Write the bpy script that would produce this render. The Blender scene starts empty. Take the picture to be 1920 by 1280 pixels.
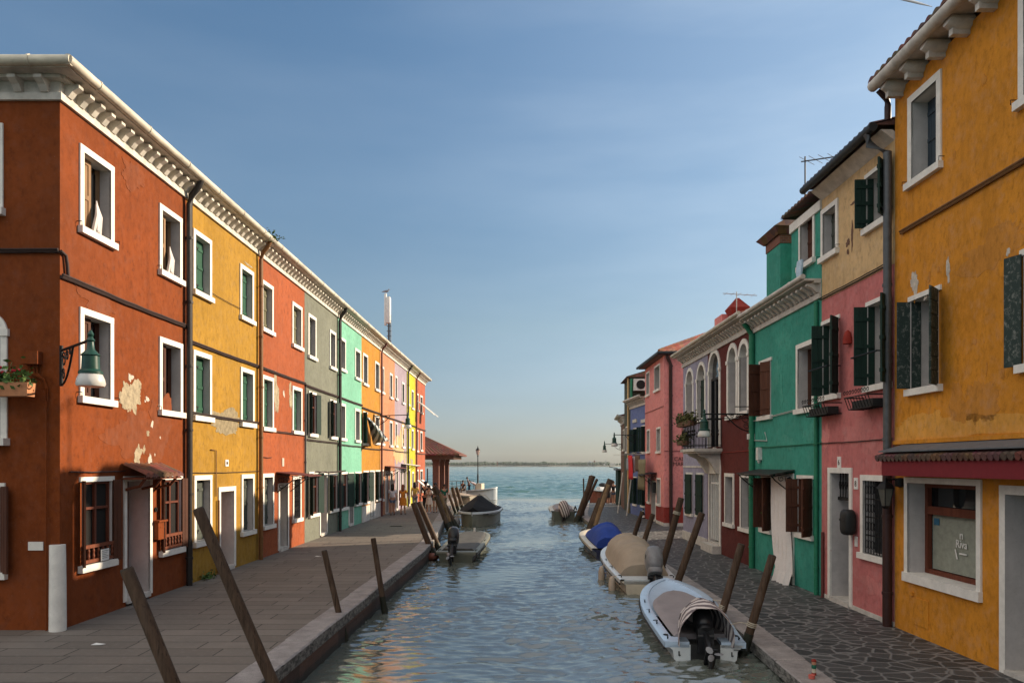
import bpy, bmesh, math, random
from math import sin, cos, pi, sqrt, radians
from mathutils import Vector, noise
random.seed(7)
R = random.Random(11)
sc = bpy.context.scene
COL = sc.collection
V = Vector
F = 1400.0; CX = 960.0; HY = 870.0; EYE = 2.75
WZ = -0.5      # water level
RZ = -0.3      # level of the pavement on the right bank

# ------------------------------------------------------------------ materials
MATS = {}
def newmat(name):
    m = bpy.data.materials.new(name); m.use_nodes = True
    nt = m.node_tree; b = nt.nodes['Principled BSDF']
    MATS[name] = m
    return m, nt, b
def N(nt, t, **kw):
    n = nt.nodes.new(t)
    for k, v in kw.items(): setattr(n, k, v)
    return n
def coord(nt, sx=1, sy=1, sz=1):
    g = N(nt, 'ShaderNodeNewGeometry'); mp = N(nt, 'ShaderNodeMapping')
    mp.inputs['Scale'].default_value = (sx, sy, sz)
    nt.links.new(g.outputs['Position'], mp.inputs['Vector'])
    return mp.outputs['Vector']
def nz(nt, vec, scale, detail=4, rough=.6):
    n = N(nt, 'ShaderNodeTexNoise'); n.inputs['Scale'].default_value = scale
    n.inputs['Detail'].default_value = detail; n.inputs['Roughness'].default_value = rough
    nt.links.new(vec, n.inputs['Vector'])
    return n.outputs['Fac']
def ramp(nt, fac, stops):
    r = N(nt, 'ShaderNodeValToRGB'); el = r.color_ramp.elements
    while len(el) < len(stops): el.new(.5)
    for e, (p, c) in zip(el, stops):
        e.position = p; e.color = (c[0], c[1], c[2], 1) if not isinstance(c, (int, float)) else (c, c, c, 1)
    nt.links.new(fac, r.inputs['Fac'])
    return r.outputs['Color']
def mix(nt, fac, a, b, mode='MIX'):
    m = N(nt, 'ShaderNodeMix', data_type='RGBA', blend_type=mode)
    for sock, v in ((m.inputs[0], fac), (m.inputs[6], a), (m.inputs[7], b)):
        if hasattr(v, 'is_output'): nt.links.new(v, sock)
        elif isinstance(v, (int, float)): sock.default_value = v
        else: sock.default_value = (v[0], v[1], v[2], 1)
    return m.outputs[2]
def bump(nt, b, h, strength=.3, dist=.02):
    n = N(nt, 'ShaderNodeBump'); n.inputs['Strength'].default_value = strength
    n.inputs['Distance'].default_value = dist
    nt.links.new(h, n.inputs['Height']); nt.links.new(n.outputs['Normal'], b.inputs['Normal'])
def sc3(c, k): return tuple(min(1, x*k) for x in c)

def stucco(name, c, stain=(.3,.27,.22), amt=.25, rough=.9, fade=.5):
    """Painted lime plaster: cloudy paint, rain streaks, faded blotches, a few dark marks."""
    m, nt, b = newmat(name)
    v = coord(nt); vs = coord(nt, 3.2, 3.2, .35)
    n1 = nz(nt, v, .75, 5, .62); n2 = nz(nt, v, 4.2, 6, .65); n3 = nz(nt, vs, 1.1, 5, .6); n4 = nz(nt, v, 38, 3, .6)
    n5 = nz(nt, coord(nt, 1, 1, .7), 9, 6, .7); n6 = nz(nt, v, .32, 3, .5)
    col = mix(nt, ramp(nt, n1, [(.3, 0), (.7, 1)]), sc3(c, .80), sc3(c, 1.15))
    col = mix(nt, ramp(nt, n5, [(.34, 1), (.5, 0)]), col, sc3(c, .70))
    col = mix(nt, ramp(nt, n5, [(.54, 0), (.72, .55)]), col, tuple(min(1, x*1.22+.012) for x in c))
    col = mix(nt, ramp(nt, n6, [(.42, 0), (.66, .35)]), col, tuple(x*.82+.01 for x in c))
    faded = tuple(x*.75 + .25*sum(c)/3*1.25 + .015 for x in c)
    col = mix(nt, mix(nt, fade, (0,0,0), ramp(nt, n2, [(.5, 0), (.72, 1)])), col, faded)
    col = mix(nt, mix(nt, amt, (0,0,0), ramp(nt, n3, [(.52, 0), (.74, 1)])), col, sc3(c, .62))
    col = mix(nt, ramp(nt, n4, [(.68, 0), (.76, .35)]), col, stain)
    nt.links.new(col, b.inputs['Base Color'])
    b.inputs['Roughness'].default_value = rough
    b.inputs['Specular IOR Level'].default_value = .2
    h = mix(nt, .45, n2, n4)
    bump(nt, b, h, .35, .03)
    return m
def plain(name, c, rough=.6, metal=0, var=.18, scale=9, spec=.35, bumps=.15, sx=1, sy=1, sz=1):
    m, nt, b = newmat(name)
    v = coord(nt, sx, sy, sz)
    n1 = nz(nt, v, scale, 5, .65); n2 = nz(nt, v, scale*7, 3, .6)
    col = mix(nt, ramp(nt, n1, [(.3, 0), (.7, 1)]), sc3(c, 1-var), sc3(c, 1+var))
    col = mix(nt, ramp(nt, n2, [(.6, 0), (.75, .3)]), col, sc3(c, .55))
    nt.links.new(col, b.inputs['Base Color'])
    b.inputs['Roughness'].default_value = rough; b.inputs['Metallic'].default_value = metal
    b.inputs['Specular IOR Level'].default_value = spec
    if bumps: bump(nt, b, n1, bumps, .02)
    return m
def wood(name, c, rough=.7, along='z', var=.3):
    m, nt, b = newmat(name)
    s = {'z': (14, 14, .8), 'y': (14, .8, 14), 'x': (.8, 14, 14)}[along]
    v = coord(nt, *s); n1 = nz(nt, v, 1.6, 6, .7); n2 = nz(nt, coord(nt), 2.2, 3)
    col = mix(nt, ramp(nt, n1, [(.32, 0), (.7, 1)]), sc3(c, 1-var), sc3(c, 1+var))
    col = mix(nt, ramp(nt, n2, [(.45, 0), (.7, .5)]), col, sc3(c, .6))
    if name.startswith('post'):
        n3 = nz(nt, coord(nt, 30, 30, 1.6), 1.3, 5, .7); col = mix(nt, ramp(nt, n3, [(.56, 0), (.63, .8)]), col, sc3(c, .25)); n4 = nz(nt, coord(nt, 3, 3, .9), 2, 4); col = mix(nt, ramp(nt, n4, [(.5, 0), (.7, .5)]), col, (c[0]*1.5+.03, c[1]*1.5+.03, c[2]*1.5+.03))
    nt.links.new(col, b.inputs['Base Color']); b.inputs['Roughness'].default_value = rough
    b.inputs['Specular IOR Level'].default_value = .25
    bump(nt, b, n1, .3, .01)
    return m
def stripes(name, ca, cb, axis, period, duty=.5, rough=.85):
    m, nt, b = newmat(name)
    g = N(nt, 'ShaderNodeNewGeometry'); d = N(nt, 'ShaderNodeVectorMath', operation='DOT_PRODUCT')
    d.inputs[1].default_value = axis; nt.links.new(g.outputs['Position'], d.inputs[0])
    nn = N(nt, 'ShaderNodeMath', operation='MULTIPLY'); nn.inputs[1].default_value = 1/period
    nt.links.new(d.outputs['Value'], nn.inputs[0])
    fr = N(nt, 'ShaderNodeMath', operation='FRACT'); nt.links.new(nn.outputs[0], fr.inputs[0])
    st = N(nt, 'ShaderNodeMath', operation='GREATER_THAN'); st.inputs[1].default_value = duty
    nt.links.new(fr.outputs[0], st.inputs[0])
    nt.links.new(mix(nt, st.outputs[0], ca, cb), b.inputs['Base Color'])
    b.inputs['Roughness'].default_value = rough; b.inputs['Specular IOR Level'].default_value = .2
    return m

def tile_mat(name, c):
    m, nt, b = newmat(name)
    v = coord(nt); vo = N(nt, 'ShaderNodeTexVoronoi'); vo.inputs['Scale'].default_value = 3.6
    nt.links.new(v, vo.inputs['Vector'])
    col = mix(nt, .45, c, vo.outputs['Color'], 'SOFT_LIGHT')
    n1 = nz(nt, v, 6, 5, .7)
    col = mix(nt, ramp(nt, n1, [(.4, 0), (.7, .65)]), col, sc3(c, .38))
    nt.links.new(col, b.inputs['Base Color']); b.inputs['Roughness'].default_value = .85
    bump(nt, b, n1, .4, .02)
    return m

def make_materials():
    M = {}
    S = stucco
    M['red'] = S('paint_red', (.195,.043,.007), amt=.4, fade=.3)
    M['yellow'] = S('paint_yellow', (.345,.185,.022), amt=.4, fade=.35)
    M['orangered'] = S('paint_orange_red', (.32,.08,.027), amt=.25, fade=.3)
    M['grey'] = S('paint_grey', (.175,.18,.14), amt=.3)
    M['turquoise'] = S('paint_turquoise', (.18,.44,.31), amt=.3)
    M['orange'] = S('paint_orange', (.44,.20,.025), amt=.2)
    M['salmon'] = S('paint_salmon', (.50,.215,.11), amt=.3)
    M['lavender'] = S('paint_lavender', (.34,.27,.32), amt=.45)
    M['lime'] = S('paint_lime', (.48,.45,.025), amt=.25)
    M['red2'] = S('paint_brick_red', (.38,.10,.05), amt=.25)
    M['ochre'] = S('paint_ochre', (.60,.235,.022), amt=.4)
    M['cream'] = S('paint_cream', (.60,.40,.20), amt=.35)
    M['pink'] = S('paint_pink', (.54,.17,.16), amt=.3)
    M['green'] = S('paint_green', (.048,.28,.21), amt=.35, fade=.35)
    M['darkred'] = S('paint_dark_red', (.115,.024,.019), amt=.3, fade=.25)
    M['lilac'] = S('paint_lilac', (.31,.29,.38), amt=.3)
    M['rose'] = S('paint_rose', (.68,.24,.22), amt=.25)
    M['ochrepale'] = S('paint_ochre_pale', (.64,.30,.055), amt=.5); M['ochredark'] = S('paint_ochre_worn', (.535,.218,.034), amt=.5); M['redworn'] = S('paint_red_worn', (.20,.052,.016), amt=.6); M['greenpale'] = S('paint_green_pale', (.060,.30,.225), amt=.5); M['pinkpale'] = S('paint_pink_pale', (.56,.195,.18), amt=.5)
    M['plinthred'] = S('paint_plinth_red', (.27,.034,.024), amt=.3)
    M['blue'] = S('paint_blue', (.13,.17,.36), amt=.3)
    M['olive'] = S('paint_olive_grey', (.07,.075,.055), amt=.3)
    M['brown'] = S('paint_brown', (.16,.085,.055), amt=.3)
    M['stone'] = plain('istrian_stone', (.72,.68,.62), .75, var=.12, scale=5, bumps=.2)
    M['cornice'] = plain('cornice_stone', (.58,.54,.47), .85, var=.28, scale=3.5, bumps=.3)
    M['stonegrey'] = plain('weathered_stone', (.52,.48,.43), .8, var=.25, scale=4, bumps=.3)
    M['reveal'] = plain('reveal_plaster', (.50,.46,.44), .9, var=.12, scale=4)
    M['plinthwhite'] = plain('plinth_stone', (.55,.50,.45), .85, var=.2, scale=3)
    M['bare'] = plain('bare_render', (.33,.27,.18), .95, var=.4, scale=9, bumps=.7)
    M['barewhite'] = plain('bare_white_render', (.50,.44,.37), .95, var=.25, scale=12, bumps=.5)
    M['damp'] = plain('damp_render', (.25,.20,.12), .95, var=.35, scale=8, bumps=.4)
    M['shgreen'] = wood('shutter_green', (.018,.085,.048))
    M['shdark'] = wood('shutter_dark_green', (.010,.030,.022))
    M['shgrey'] = wood('shutter_grey_green', (.075,.085,.072))
    M['sholive'] = wood('shutter_olive', (.14,.13,.075))
    M['shbrown'] = wood('shutter_brown', (.085,.030,.016))
    M['shtan'] = wood('shutter_tan', (.26,.15,.075))
    M['shblue'] = wood('shutter_blue_grey', (.040,.058,.075))
    m, nt, b = newmat('shutter_peeling'); v = coord(nt, 1, 1, .8); n1 = nz(nt, v, 17, 6, .8)
    nt.links.new(mix(nt, ramp(nt, n1, [(.52, 0), (.64, 1)]), (.014,.030,.025), (.17,.175,.155)), b.inputs['Base Color'])
    b.inputs['Roughness'].default_value = .8; M['shpeel'] = m
    M['wood'] = wood('door_wood', (.16,.045,.02))
    M['winwood'] = wood('window_wood', (.13,.035,.018))
    M['white'] = plain('white_paint', (.74,.72,.68), .5, var=.08, scale=6)
    m, nt, b = newmat('window_glass'); b.inputs['Base Color'].default_value = (.012,.014,.016,1)
    b.inputs['Roughness'].default_value = .06; b.inputs['Specular IOR Level'].default_value = .6
    M['glass'] = m
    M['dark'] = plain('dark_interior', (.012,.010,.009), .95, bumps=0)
    M['hall'] = plain('hall_grey', (.13,.115,.10), .9)
    M['iron'] = plain('wrought_iron', (.014,.013,.013), .55, metal=.5, bumps=0)
    M['irongreen'] = plain('lamp_green_iron', (.010,.050,.036), .4, bumps=0)
    M['pipe'] = plain('dark_pipe', (.035,.030,.028), .5, metal=.4)
    M['pipegrey'] = plain('grey_pipe', (.09,.095,.10), .5, metal=.4)
    M['pipebrown'] = plain('brown_pipe', (.17,.075,.022), .6)
    M['pipered'] = plain('red_pipe', (.12,.03,.025), .6)
    M['pipegreen'] = plain('green_pipe', (.016,.17,.09), .6)
    M['piperust'] = plain('maroon_pipe', (.035,.012,.010), .55)
    M['gutter'] = plain('zinc_gutter', (.52,.47,.38), .6, metal=.15, var=.35, scale=3, sx=.5, sy=.5)
    M['gutterdark'] = plain('dark_gutter', (.03,.032,.034), .5, metal=.3)
    M['lead'] = plain('lead_flashing', (.13,.14,.155), .6, metal=.3)
    M['cable'] = plain('cable_black', (.03,.014,.011), .7, bumps=0)
    M['cablewhite'] = plain('cable_white', (.45,.44,.42), .6, bumps=0)
    M['tile'] = tile_mat('roof_tile', (.36,.115,.06))
    M['tilemid'] = tile_mat('roof_tile_mid', (.17,.055,.035)); M['tiledark'] = tile_mat('roof_tile_dark', (.14,.065,.045))
    m, nt, b = newmat('lamp_glass'); b.inputs['Base Color'].default_value = (.72,.70,.66,1)
    b.inputs['Roughness'].default_value = .25; b.inputs['Transmission Weight'].default_value = .25; M['lampglass'] = m
    M['cloth'] = plain('white_cloth', (.72,.66,.62), .9, var=.06)
    M['awning'] = plain('red_awning', (.17,.012,.018), .8, var=.1)
    M['strcloth'] = stripes('striped_cloth', (.74,.72,.70), (.14,.15,.14), (.9,.45,0), .17)
    M['strmotor'] = stripes('striped_motor_cloth', (.60,.53,.50), (.155,.125,.13), (.35,.9,.55), .15)
    M['strmotor2'] = stripes('striped_motor_cloth_far', (.62,.55,.52), (.10,.08,.08), (.95,.2,.35), .13)
    M['bundle'] = stripes('striped_curtain', (.70,.68,.66), (.09,.07,.07), (.4,1,0), .22)
    M['terracotta'] = plain('terracotta', (.48,.21,.10), .85)
    M['leaf'] = plain('leaf_green', (.060,.115,.022), .6, var=.5, scale=25)
    M['leaf2'] = plain('leaf_dull', (.085,.085,.024), .7, var=.5, scale=25)
    M['flowerred'] = plain('petal_red', (.55,.012,.03), .6)
    M['flowerwhite'] = plain('petal_white', (.8,.78,.74), .6)
    M['plastic'] = plain('white_plastic', (.62,.61,.58), .5)
    M['brick'] = None
    m, nt, b = newmat('brick'); v = coord(nt); bt = N(nt, 'ShaderNodeTexBrick')
    mp = N(nt, 'ShaderNodeMapping'); mp.inputs['Rotation'].default_value = (pi/2, 0, 0); nt.links.new(v, mp.inputs[0])
    nt.links.new(mp.outputs[0], bt.inputs['Vector']); bt.inputs['Scale'].default_value = 4
    bt.inputs['Color1'].default_value = (.22,.07,.035,1); bt.inputs['Color2'].default_value = (.14,.045,.028,1); bt.inputs['Mortar'].default_value = (.2,.16,.13,1)
    nt.links.new(bt.outputs['Color'], b.inputs['Base Color']); b.inputs['Roughness'].default_value = .9; M['brick'] = m
    # mooring post wood, dark and wet below
    M['post'] = wood('post_wood', (.075,.045,.028), .75, var=.4)
    M['postpale'] = wood('post_pale_wood', (.22,.14,.075), .8, var=.35)
    M['postwet'] = plain('post_weed', (.018,.020,.012), .55, var=.5, scale=14, bumps=.6)
    M['posttop'] = plain('post_top', (.045,.03,.02), .8)
    M['rope'] = plain('rope', (.42,.37,.29), .9, bumps=0)
    # boats
    M['hullwhite'] = plain('hull_white', (.60,.63,.64), .30, var=.07, scale=3, spec=.5, bumps=0)
    M['hullbluewhite'] = plain('hull_pale_blue', (.46,.58,.72), .22, var=.08, scale=2.5, spec=.55, bumps=0)
    M['hullcream'] = plain('hull_cream', (.55,.48,.37), .4, var=.12, scale=3, bumps=0)
    M['hullgrey'] = plain('hull_grey_green', (.085,.09,.068), .5, var=.2, scale=3)
    M['hullolive'] = plain('hull_pale_olive', (.17,.17,.135), .5, var=.15, scale=3)
    M['hullnavy'] = plain('hull_navy', (.022,.025,.06), .4, bumps=0)
    M['hullrust'] = plain('hull_rust', (.20,.06,.035), .5)
    M['coverbeige'] = plain('cover_beige', (.34,.27,.20), .85, var=.1, scale=3)
    M['covergrey'] = plain('cover_mauve_grey', (.27,.235,.235), .8, var=.08, scale=3)
    M['coverblue'] = plain('cover_blue', (.016,.048,.26), .8, var=.15, scale=4)
    M['coverblack'] = plain('cover_black', (.006,.006,.0075), .95, var=.2, scale=3)
    M['deckgrey'] = plain('deck_grey', (.075,.07,.062), .7, var=.18, scale=4)
    M['rubber'] = plain('black_rubber', (.015,.015,.015), .6, bumps=0)
    M['motor'] = plain('motor_black', (.012,.012,.014), .35, bumps=0)
    M['motorgrey'] = plain('motor_grey', (.20,.20,.21), .35, bumps=0)
    M['fender'] = plain('fender', (.42,.33,.25), .6)
    # people
    M['skin'] = plain('skin', (.42,.21,.13), .6, var=.06, bumps=0)
    M['hairdark'] = plain('hair_dark', (.014,.010,.008), .6, bumps=0)
    M['hairred'] = plain('hair_auburn', (.22,.06,.025), .6, bumps=0)
    for k, c in dict(cwhite=(.62,.56,.58), cdenim=(.10,.13,.20), corange=(.60,.20,.02), cyellow=(.60,.40,.08), cgrey=(.26,.27,.30), cblack=(.012,.012,.014),
                     cpale=(.62,.52,.45), cgreen=(.015,.11,.07), cred=(.5,.03,.035), cbrown=(.12,.075,.05), cpink=(.55,.25,.24), cnavy=(.02,.025,.06), ckhaki=(.2,.17,.10)).items():
        M[k] = plain('fabric_'+k[1:], c, .9, var=.12, scale=14, bumps=0)
    # ground
    m, nt, b = newmat('paving_slabs'); v = coord(nt)
    dn = N(nt, 'ShaderNodeTexNoise'); dn.inputs['Scale'].default_value = 1.3; nt.links.new(v, dn.inputs['Vector'])
    vv = N(nt, 'ShaderNodeMix', data_type='VECTOR'); vv.inputs[0].default_value = .022
    nt.links.new(v, vv.inputs[4]); nt.links.new(dn.outputs['Color'], vv.inputs[5])
    bt = N(nt, 'ShaderNodeTexBrick'); nt.links.new(vv.outputs[1], bt.inputs['Vector'])
    bt.inputs['Scale'].default_value = 1; bt.inputs['Brick Width'].default_value = 1.05; bt.inputs['Row Height'].default_value = .42
    bt.inputs['Mortar Size'].default_value = .013; bt.inputs['Mortar Smooth'].default_value = .3; bt.offset = .37; bt.squash = 1.35; bt.squash_frequency = 3
    bt.inputs['Color1'].default_value = (.205,.172,.145,1); bt.inputs['Color2'].default_value = (.150,.124,.104,1); bt.inputs['Mortar'].default_value = (.028,.024,.02,1)
    bt.inputs['Bias'].default_value = .1
    n1 = nz(nt, v, 1.1, 6, .65); n2 = nz(nt, v, 12, 5, .7)
    col = mix(nt, ramp(nt, n1, [(.35, 0), (.7, .55)]), bt.outputs['Color'], (.11,.098,.085))
    col = mix(nt, ramp(nt, n2, [(.5, 0), (.75, .4)]), col, (.23,.207,.183))
    nt.links.new(col, b.inputs['Base Color']); b.inputs['Roughness'].default_value = .8; b.inputs['Specular IOR Level'].default_value = .25
    bump(nt, b, mix(nt, .35, bt.outputs['Fac'], n2), -.4, .012); M['slabs'] = m
    m, nt, b = newmat('crazy_paving'); v = coord(nt, 1, 1.25, 1)
    dn = N(nt, 'ShaderNodeTexNoise'); dn.inputs['Scale'].default_value = 2.4; dn.inputs['Detail'].default_value = 3; nt.links.new(v, dn.inputs['Vector'])
    vv = N(nt, 'ShaderNodeMix', data_type='VECTOR'); vv.inputs[0].default_value = .10
    nt.links.new(v, vv.inputs[4]); nt.links.new(dn.outputs['Color'], vv.inputs[5])
    vo = N(nt, 'ShaderNodeTexVoronoi', feature='DISTANCE_TO_EDGE'); vo.inputs['Scale'].default_value = 3.3; vo.inputs['Randomness'].default_value = .92
    vc = N(nt, 'ShaderNodeTexVoronoi'); vc.inputs['Scale'].default_value = 3.3; vc.inputs['Randomness'].default_value = .92
    nt.links.new(vv.outputs[1], vo.inputs['Vector']); nt.links.new(vv.outputs[1], vc.inputs['Vector'])
    n2 = nz(nt, v, 14, 5, .7); n1 = nz(nt, v, .8, 4)
    sep = N(nt, 'ShaderNodeSeparateColor'); nt.links.new(vc.outputs['Color'], sep.inputs[0])
    stone = mix(nt, sep.outputs[0], (.026,.027,.026), (.062,.060,.058))
    stone = mix(nt, ramp(nt, n2, [(.45, 0), (.75, .5)]), stone, (.085,.080,.076))
    e = ramp(nt, vo.outputs['Distance'], [(.03, 1), (.085, 0)])
    col = mix(nt, e, stone, mix(nt, n1, (.13,.125,.12), (.21,.20,.19)))
    nt.links.new(col, b.inputs['Base Color']); b.inputs['Roughness'].default_value = .62; b.inputs['Specular IOR Level'].default_value = .35
    bump(nt, b, mix(nt, .3, ramp(nt, vo.outputs['Distance'], [(.02, 0), (.10, 1)]), n2), .5, .02); M['crazy'] = m
    m, nt, b = newmat('curb_stone'); v = coord(nt); n1 = nz(nt, v, 3, 6, .7); n2 = nz(nt, v, 60, 3, .7)
    col = mix(nt, ramp(nt, n1, [(.35, 0), (.7, 1)]), (.20,.175,.165), (.36,.32,.30))
    col = mix(nt, ramp(nt, n2, [(.52, 0), (.68, .6)]), col, (.10,.085,.08))
    gn = N(nt, 'ShaderNodeNewGeometry'); sn = N(nt, 'ShaderNodeSeparateXYZ'); nt.links.new(gn.outputs['True Normal'], sn.inputs[0])
    n3 = nz(nt, coord(nt, 1, 1, 2.5), 7, 6, .75); grime = mix(nt, ramp(nt, n3, [(.42, 0), (.58, 1)]), (.055,.052,.046), (.24,.225,.205))
    col = mix(nt, ramp(nt, sn.outputs['Z'], [(.35, 1), (.6, 0)]), col, grime)
    nt.links.new(col, b.inputs['Base Color']); b.inputs['Roughness'].default_value = .8; bump(nt, b, n2, .3, .01); M['curb'] = m
    # canal wall: grey stone lip, dark brick and weed towards the water
    m, nt, b = newmat('canal_wall'); v = coord(nt); n1 = nz(nt, v, 5, 6, .7); n2 = nz(nt, coord(nt, 1, 1, 6), 5, 4)
    g = N(nt, 'ShaderNodeSeparateXYZ'); nt.links.new(v, g.inputs[0])
    ad = N(nt, 'ShaderNodeMath', operation='ADD'); nt.links.new(g.outputs['Z'], ad.inputs[0])
    mm = N(nt, 'ShaderNodeMath', operation='MULTIPLY'); mm.inputs[1].default_value = .16; nt.links.new(n1, mm.inputs[0]); nt.links.new(mm.outputs[0], ad.inputs[1])
    mr = N(nt, 'ShaderNodeMapRange'); mr.inputs['From Min'].default_value = -.55; mr.inputs['From Max'].default_value = .1; nt.links.new(ad.outputs[0], mr.inputs['Value'])
    col = ramp(nt, mr.outputs[0], [(.0, (.012,.013,.008)), (.32, (.022,.018,.012)), (.42, (.09,.042,.026)), (.66, (.12,.06,.04)), (.74, (.10,.095,.085)), (.95, (.20,.18,.165))])
    bk = N(nt, 'ShaderNodeTexBrick'); mpb = N(nt, 'ShaderNodeMapping'); mpb.inputs['Rotation'].default_value = (pi/2, 0, pi/2); nt.links.new(v, mpb.inputs[0]); nt.links.new(mpb.outputs[0], bk.inputs['Vector'])
    bk.inputs['Scale'].default_value = 1; bk.inputs['Brick Width'].default_value = .26; bk.inputs['Row Height'].default_value = .075; bk.inputs['Mortar Size'].default_value = .008
    for k, c_ in (('Color1', 1.25), ('Color2', .7), ('Mortar', .55)): bk.inputs[k].default_value = (c_, c_, c_, 1)
    col = mix(nt, 1, col, bk.outputs['Color'], 'MULTIPLY')
    col = mix(nt, ramp(nt, n2, [(.5, 0), (.7, .6)]), col, (.03,.028,.022))
    nt.links.new(col, b.inputs['Base Color']); b.inputs['Roughness'].default_value = .7; bump(nt, b, n1, .6, .03); M['cwall'] = m
    # water
    m, nt, b = newmat('lagoon_water')
    b.inputs['Base Color'].default_value = (.115,.128,.110,1); b.inputs['Roughness'].default_value = .03
    b.inputs['IOR'].default_value = 2.8; b.inputs['Specular IOR Level'].default_value = .5
    v1 = coord(nt, .8, 1.7, 1); v2 = coord(nt, .9, 1.5, 1)
    h = mix(nt, .5, nz(nt, v1, 5.0, 4, .6), nz(nt, v2, 13, 3, .55))
    bump(nt, b, h, .35, .012); M['water'] = m
    M['islandgreen'] = plain('island_trees', (.045,.065,.035), .9, var=.5, scale=.05, bumps=0)
    M['islandland'] = plain('island_shore', (.16,.14,.10), .9, var=.3, scale=.03, bumps=0)
    M['farwall'] = plain('far_buildings', (.50,.46,.42), .9, bumps=0)
    m, nt, b = newmat('contrail_ice'); b.inputs['Base Color'].default_value = (.9,.9,.92,1); b.inputs['Roughness'].default_value = 1; M['contrail'] = m
    return M
M = make_materials()

# ------------------------------------------------------------------ object helpers
ROOT = {}
def tag(o, label=None, cat=None, group=None, kind=None):
    if label: o['label'] = label
    if cat: o['category'] = cat
    if group: o['group'] = group
    if kind: o['kind'] = kind
    return o
def thing(name, loc, label, cat, group=None):
    o = bpy.data.objects.new(name, None); o.empty_display_size = .2
    COL.objects.link(o); o.location = loc; ROOT[o] = V(loc)
    return tag(o, label, cat, group)

class MB:
    def __init__(s): s.v = []; s.f = []; s.m = []
    def add(s, vs, fs, mi=0):
        o = len(s.v); s.v += [tuple(p) for p in vs]
        for f in fs: s.f.append([i+o for i in f]); s.m.append(mi)
    def quad(s, a, b, c, d, mi=0): s.add([a, b, c, d], [(0,1,2,3)], mi)
    def poly(s, pts, mi=0): s.add(pts, [tuple(range(len(pts)))], mi)
    def obox(s, o, ex, ey, ez, mi=0):
        o, ex, ey, ez = V(o), V(ex), V(ey), V(ez)
        p = [o, o+ex, o+ex+ey, o+ey]; p += [q+ez for q in p]
        s.add(p, [(3,2,1,0), (4,5,6,7), (0,1,5,4), (1,2,6,5), (2,3,7,6), (3,0,4,7)], mi)
    def box(s, x0, x1, y0, y1, z0, z1, mi=0): s.obox((x0,y0,z0), (x1-x0,0,0), (0,y1-y0,0), (0,0,z1-z0), mi)
    def tube(s, pts, r, n=8, mi=0, cap=True):
        pts = [V(p) for p in pts]; k = len(pts); rs = r if isinstance(r, (list, tuple)) else [r]*k
        vs = []; up0 = V((0,0,1))
        for i, p in enumerate(pts):
            t = (pts[min(i+1, k-1)] - pts[max(i-1, 0)]).normalized()
            a = up0 if abs(t.z) < .95 else V((0,1,0))
            e1 = t.cross(a).normalized(); e2 = t.cross(e1)
            for j in range(n):
                q = 2*pi*j/n; vs.append(p + rs[i]*(cos(q)*e1 + sin(q)*e2))
        fs = [(i*n+j, i*n+(j+1) % n, (i+1)*n+(j+1) % n, (i+1)*n+j) for i in range(k-1) for j in range(n)]
        if cap: fs += [tuple(range(n))[::-1], tuple((k-1)*n+j for j in range(n))]
        s.add(vs, fs, mi)
    def lathe(s, c, prof, n=16, mi=0, sx=1, sy=1):
        c = V(c); vs = []
        for (r, z) in prof:
            for j in range(n):
                q = 2*pi*j/n; vs.append(c + V((r*cos(q)*sx, r*sin(q)*sy, z)))
        k = len(prof)
        fs = [(i*n+j, i*n+(j+1) % n, (i+1)*n+(j+1) % n, (i+1)*n+j) for i in range(k-1) for j in range(n)]
        fs += [tuple(range(n))[::-1], tuple((k-1)*n+j for j in range(n))]
        s.add(vs, fs, mi)
    def blob(s, c, ex, ey, ez, nu=12, nv=8, mi=0, p=1.0):
        """super-ellipsoid with half axes ex, ey, ez (vectors)"""
        c, ex, ey, ez = V(c), V(ex), V(ey), V(ez); vs = []
        def sp(x): return math.copysign(abs(x)**p, x)
        for i in range(nv+1):
            a = -pi/2 + pi*i/nv
            for j in range(nu):
                b = 2*pi*j/nu
                vs.append(c + ex*(sp(cos(a))*sp(cos(b))) + ey*(sp(cos(a))*sp(sin(b))) + ez*sp(sin(a)))
        fs = [(i*nu+j, i*nu+(j+1) % nu, (i+1)*nu+(j+1) % nu, (i+1)*nu+j) for i in range(nv) for j in range(nu)]
        s.add(vs, fs, mi)
    def build(s, name, mats, parent=None, smooth=False, label=None, loc=None, angle=None):
        me = bpy.data.meshes.new(name)
        off = V((0,0,0))
        if parent is not None: off = ROOT[parent]
        elif loc is not None: off = V(loc)
        me.from_pydata([V(p)-off for p in s.v], [], s.f)
        if not isinstance(mats, (list, tuple)): mats = [mats]
        for m in mats: me.materials.append(m)
        me.polygons.foreach_set('material_index', s.m)
        if smooth: me.polygons.foreach_set('use_smooth', [True]*len(me.polygons))
        bm = bmesh.new(); bm.from_mesh(me); bmesh.ops.remove_doubles(bm, verts=bm.verts, dist=1e-5)
        bmesh.ops.recalc_face_normals(bm, faces=bm.faces)
        if smooth:
            for e in bm.edges:
                if len(e.link_faces) == 2 and e.calc_face_angle(0) > radians(angle or 45): e.smooth = False
        bm.to_mesh(me); bm.free(); me.update()
        o = bpy.data.objects.new(name, me); COL.objects.link(o)
        if parent is not None: o.parent = parent; ROOT[o] = ROOT[parent]
        elif loc is not None: o.location = loc; ROOT[o] = V(loc)
        else: ROOT[o] = V((0,0,0))
        if label: o['label'] = label
        return o
def copy_tree(o, loc, parent=None):
    c = o.copy(); COL.objects.link(c)
    if parent is not None: c.parent = parent
    else: c.location = loc; ROOT[c] = V(loc)
    for ch in list(o.children): copy_tree(ch, None, c)
    return c
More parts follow.
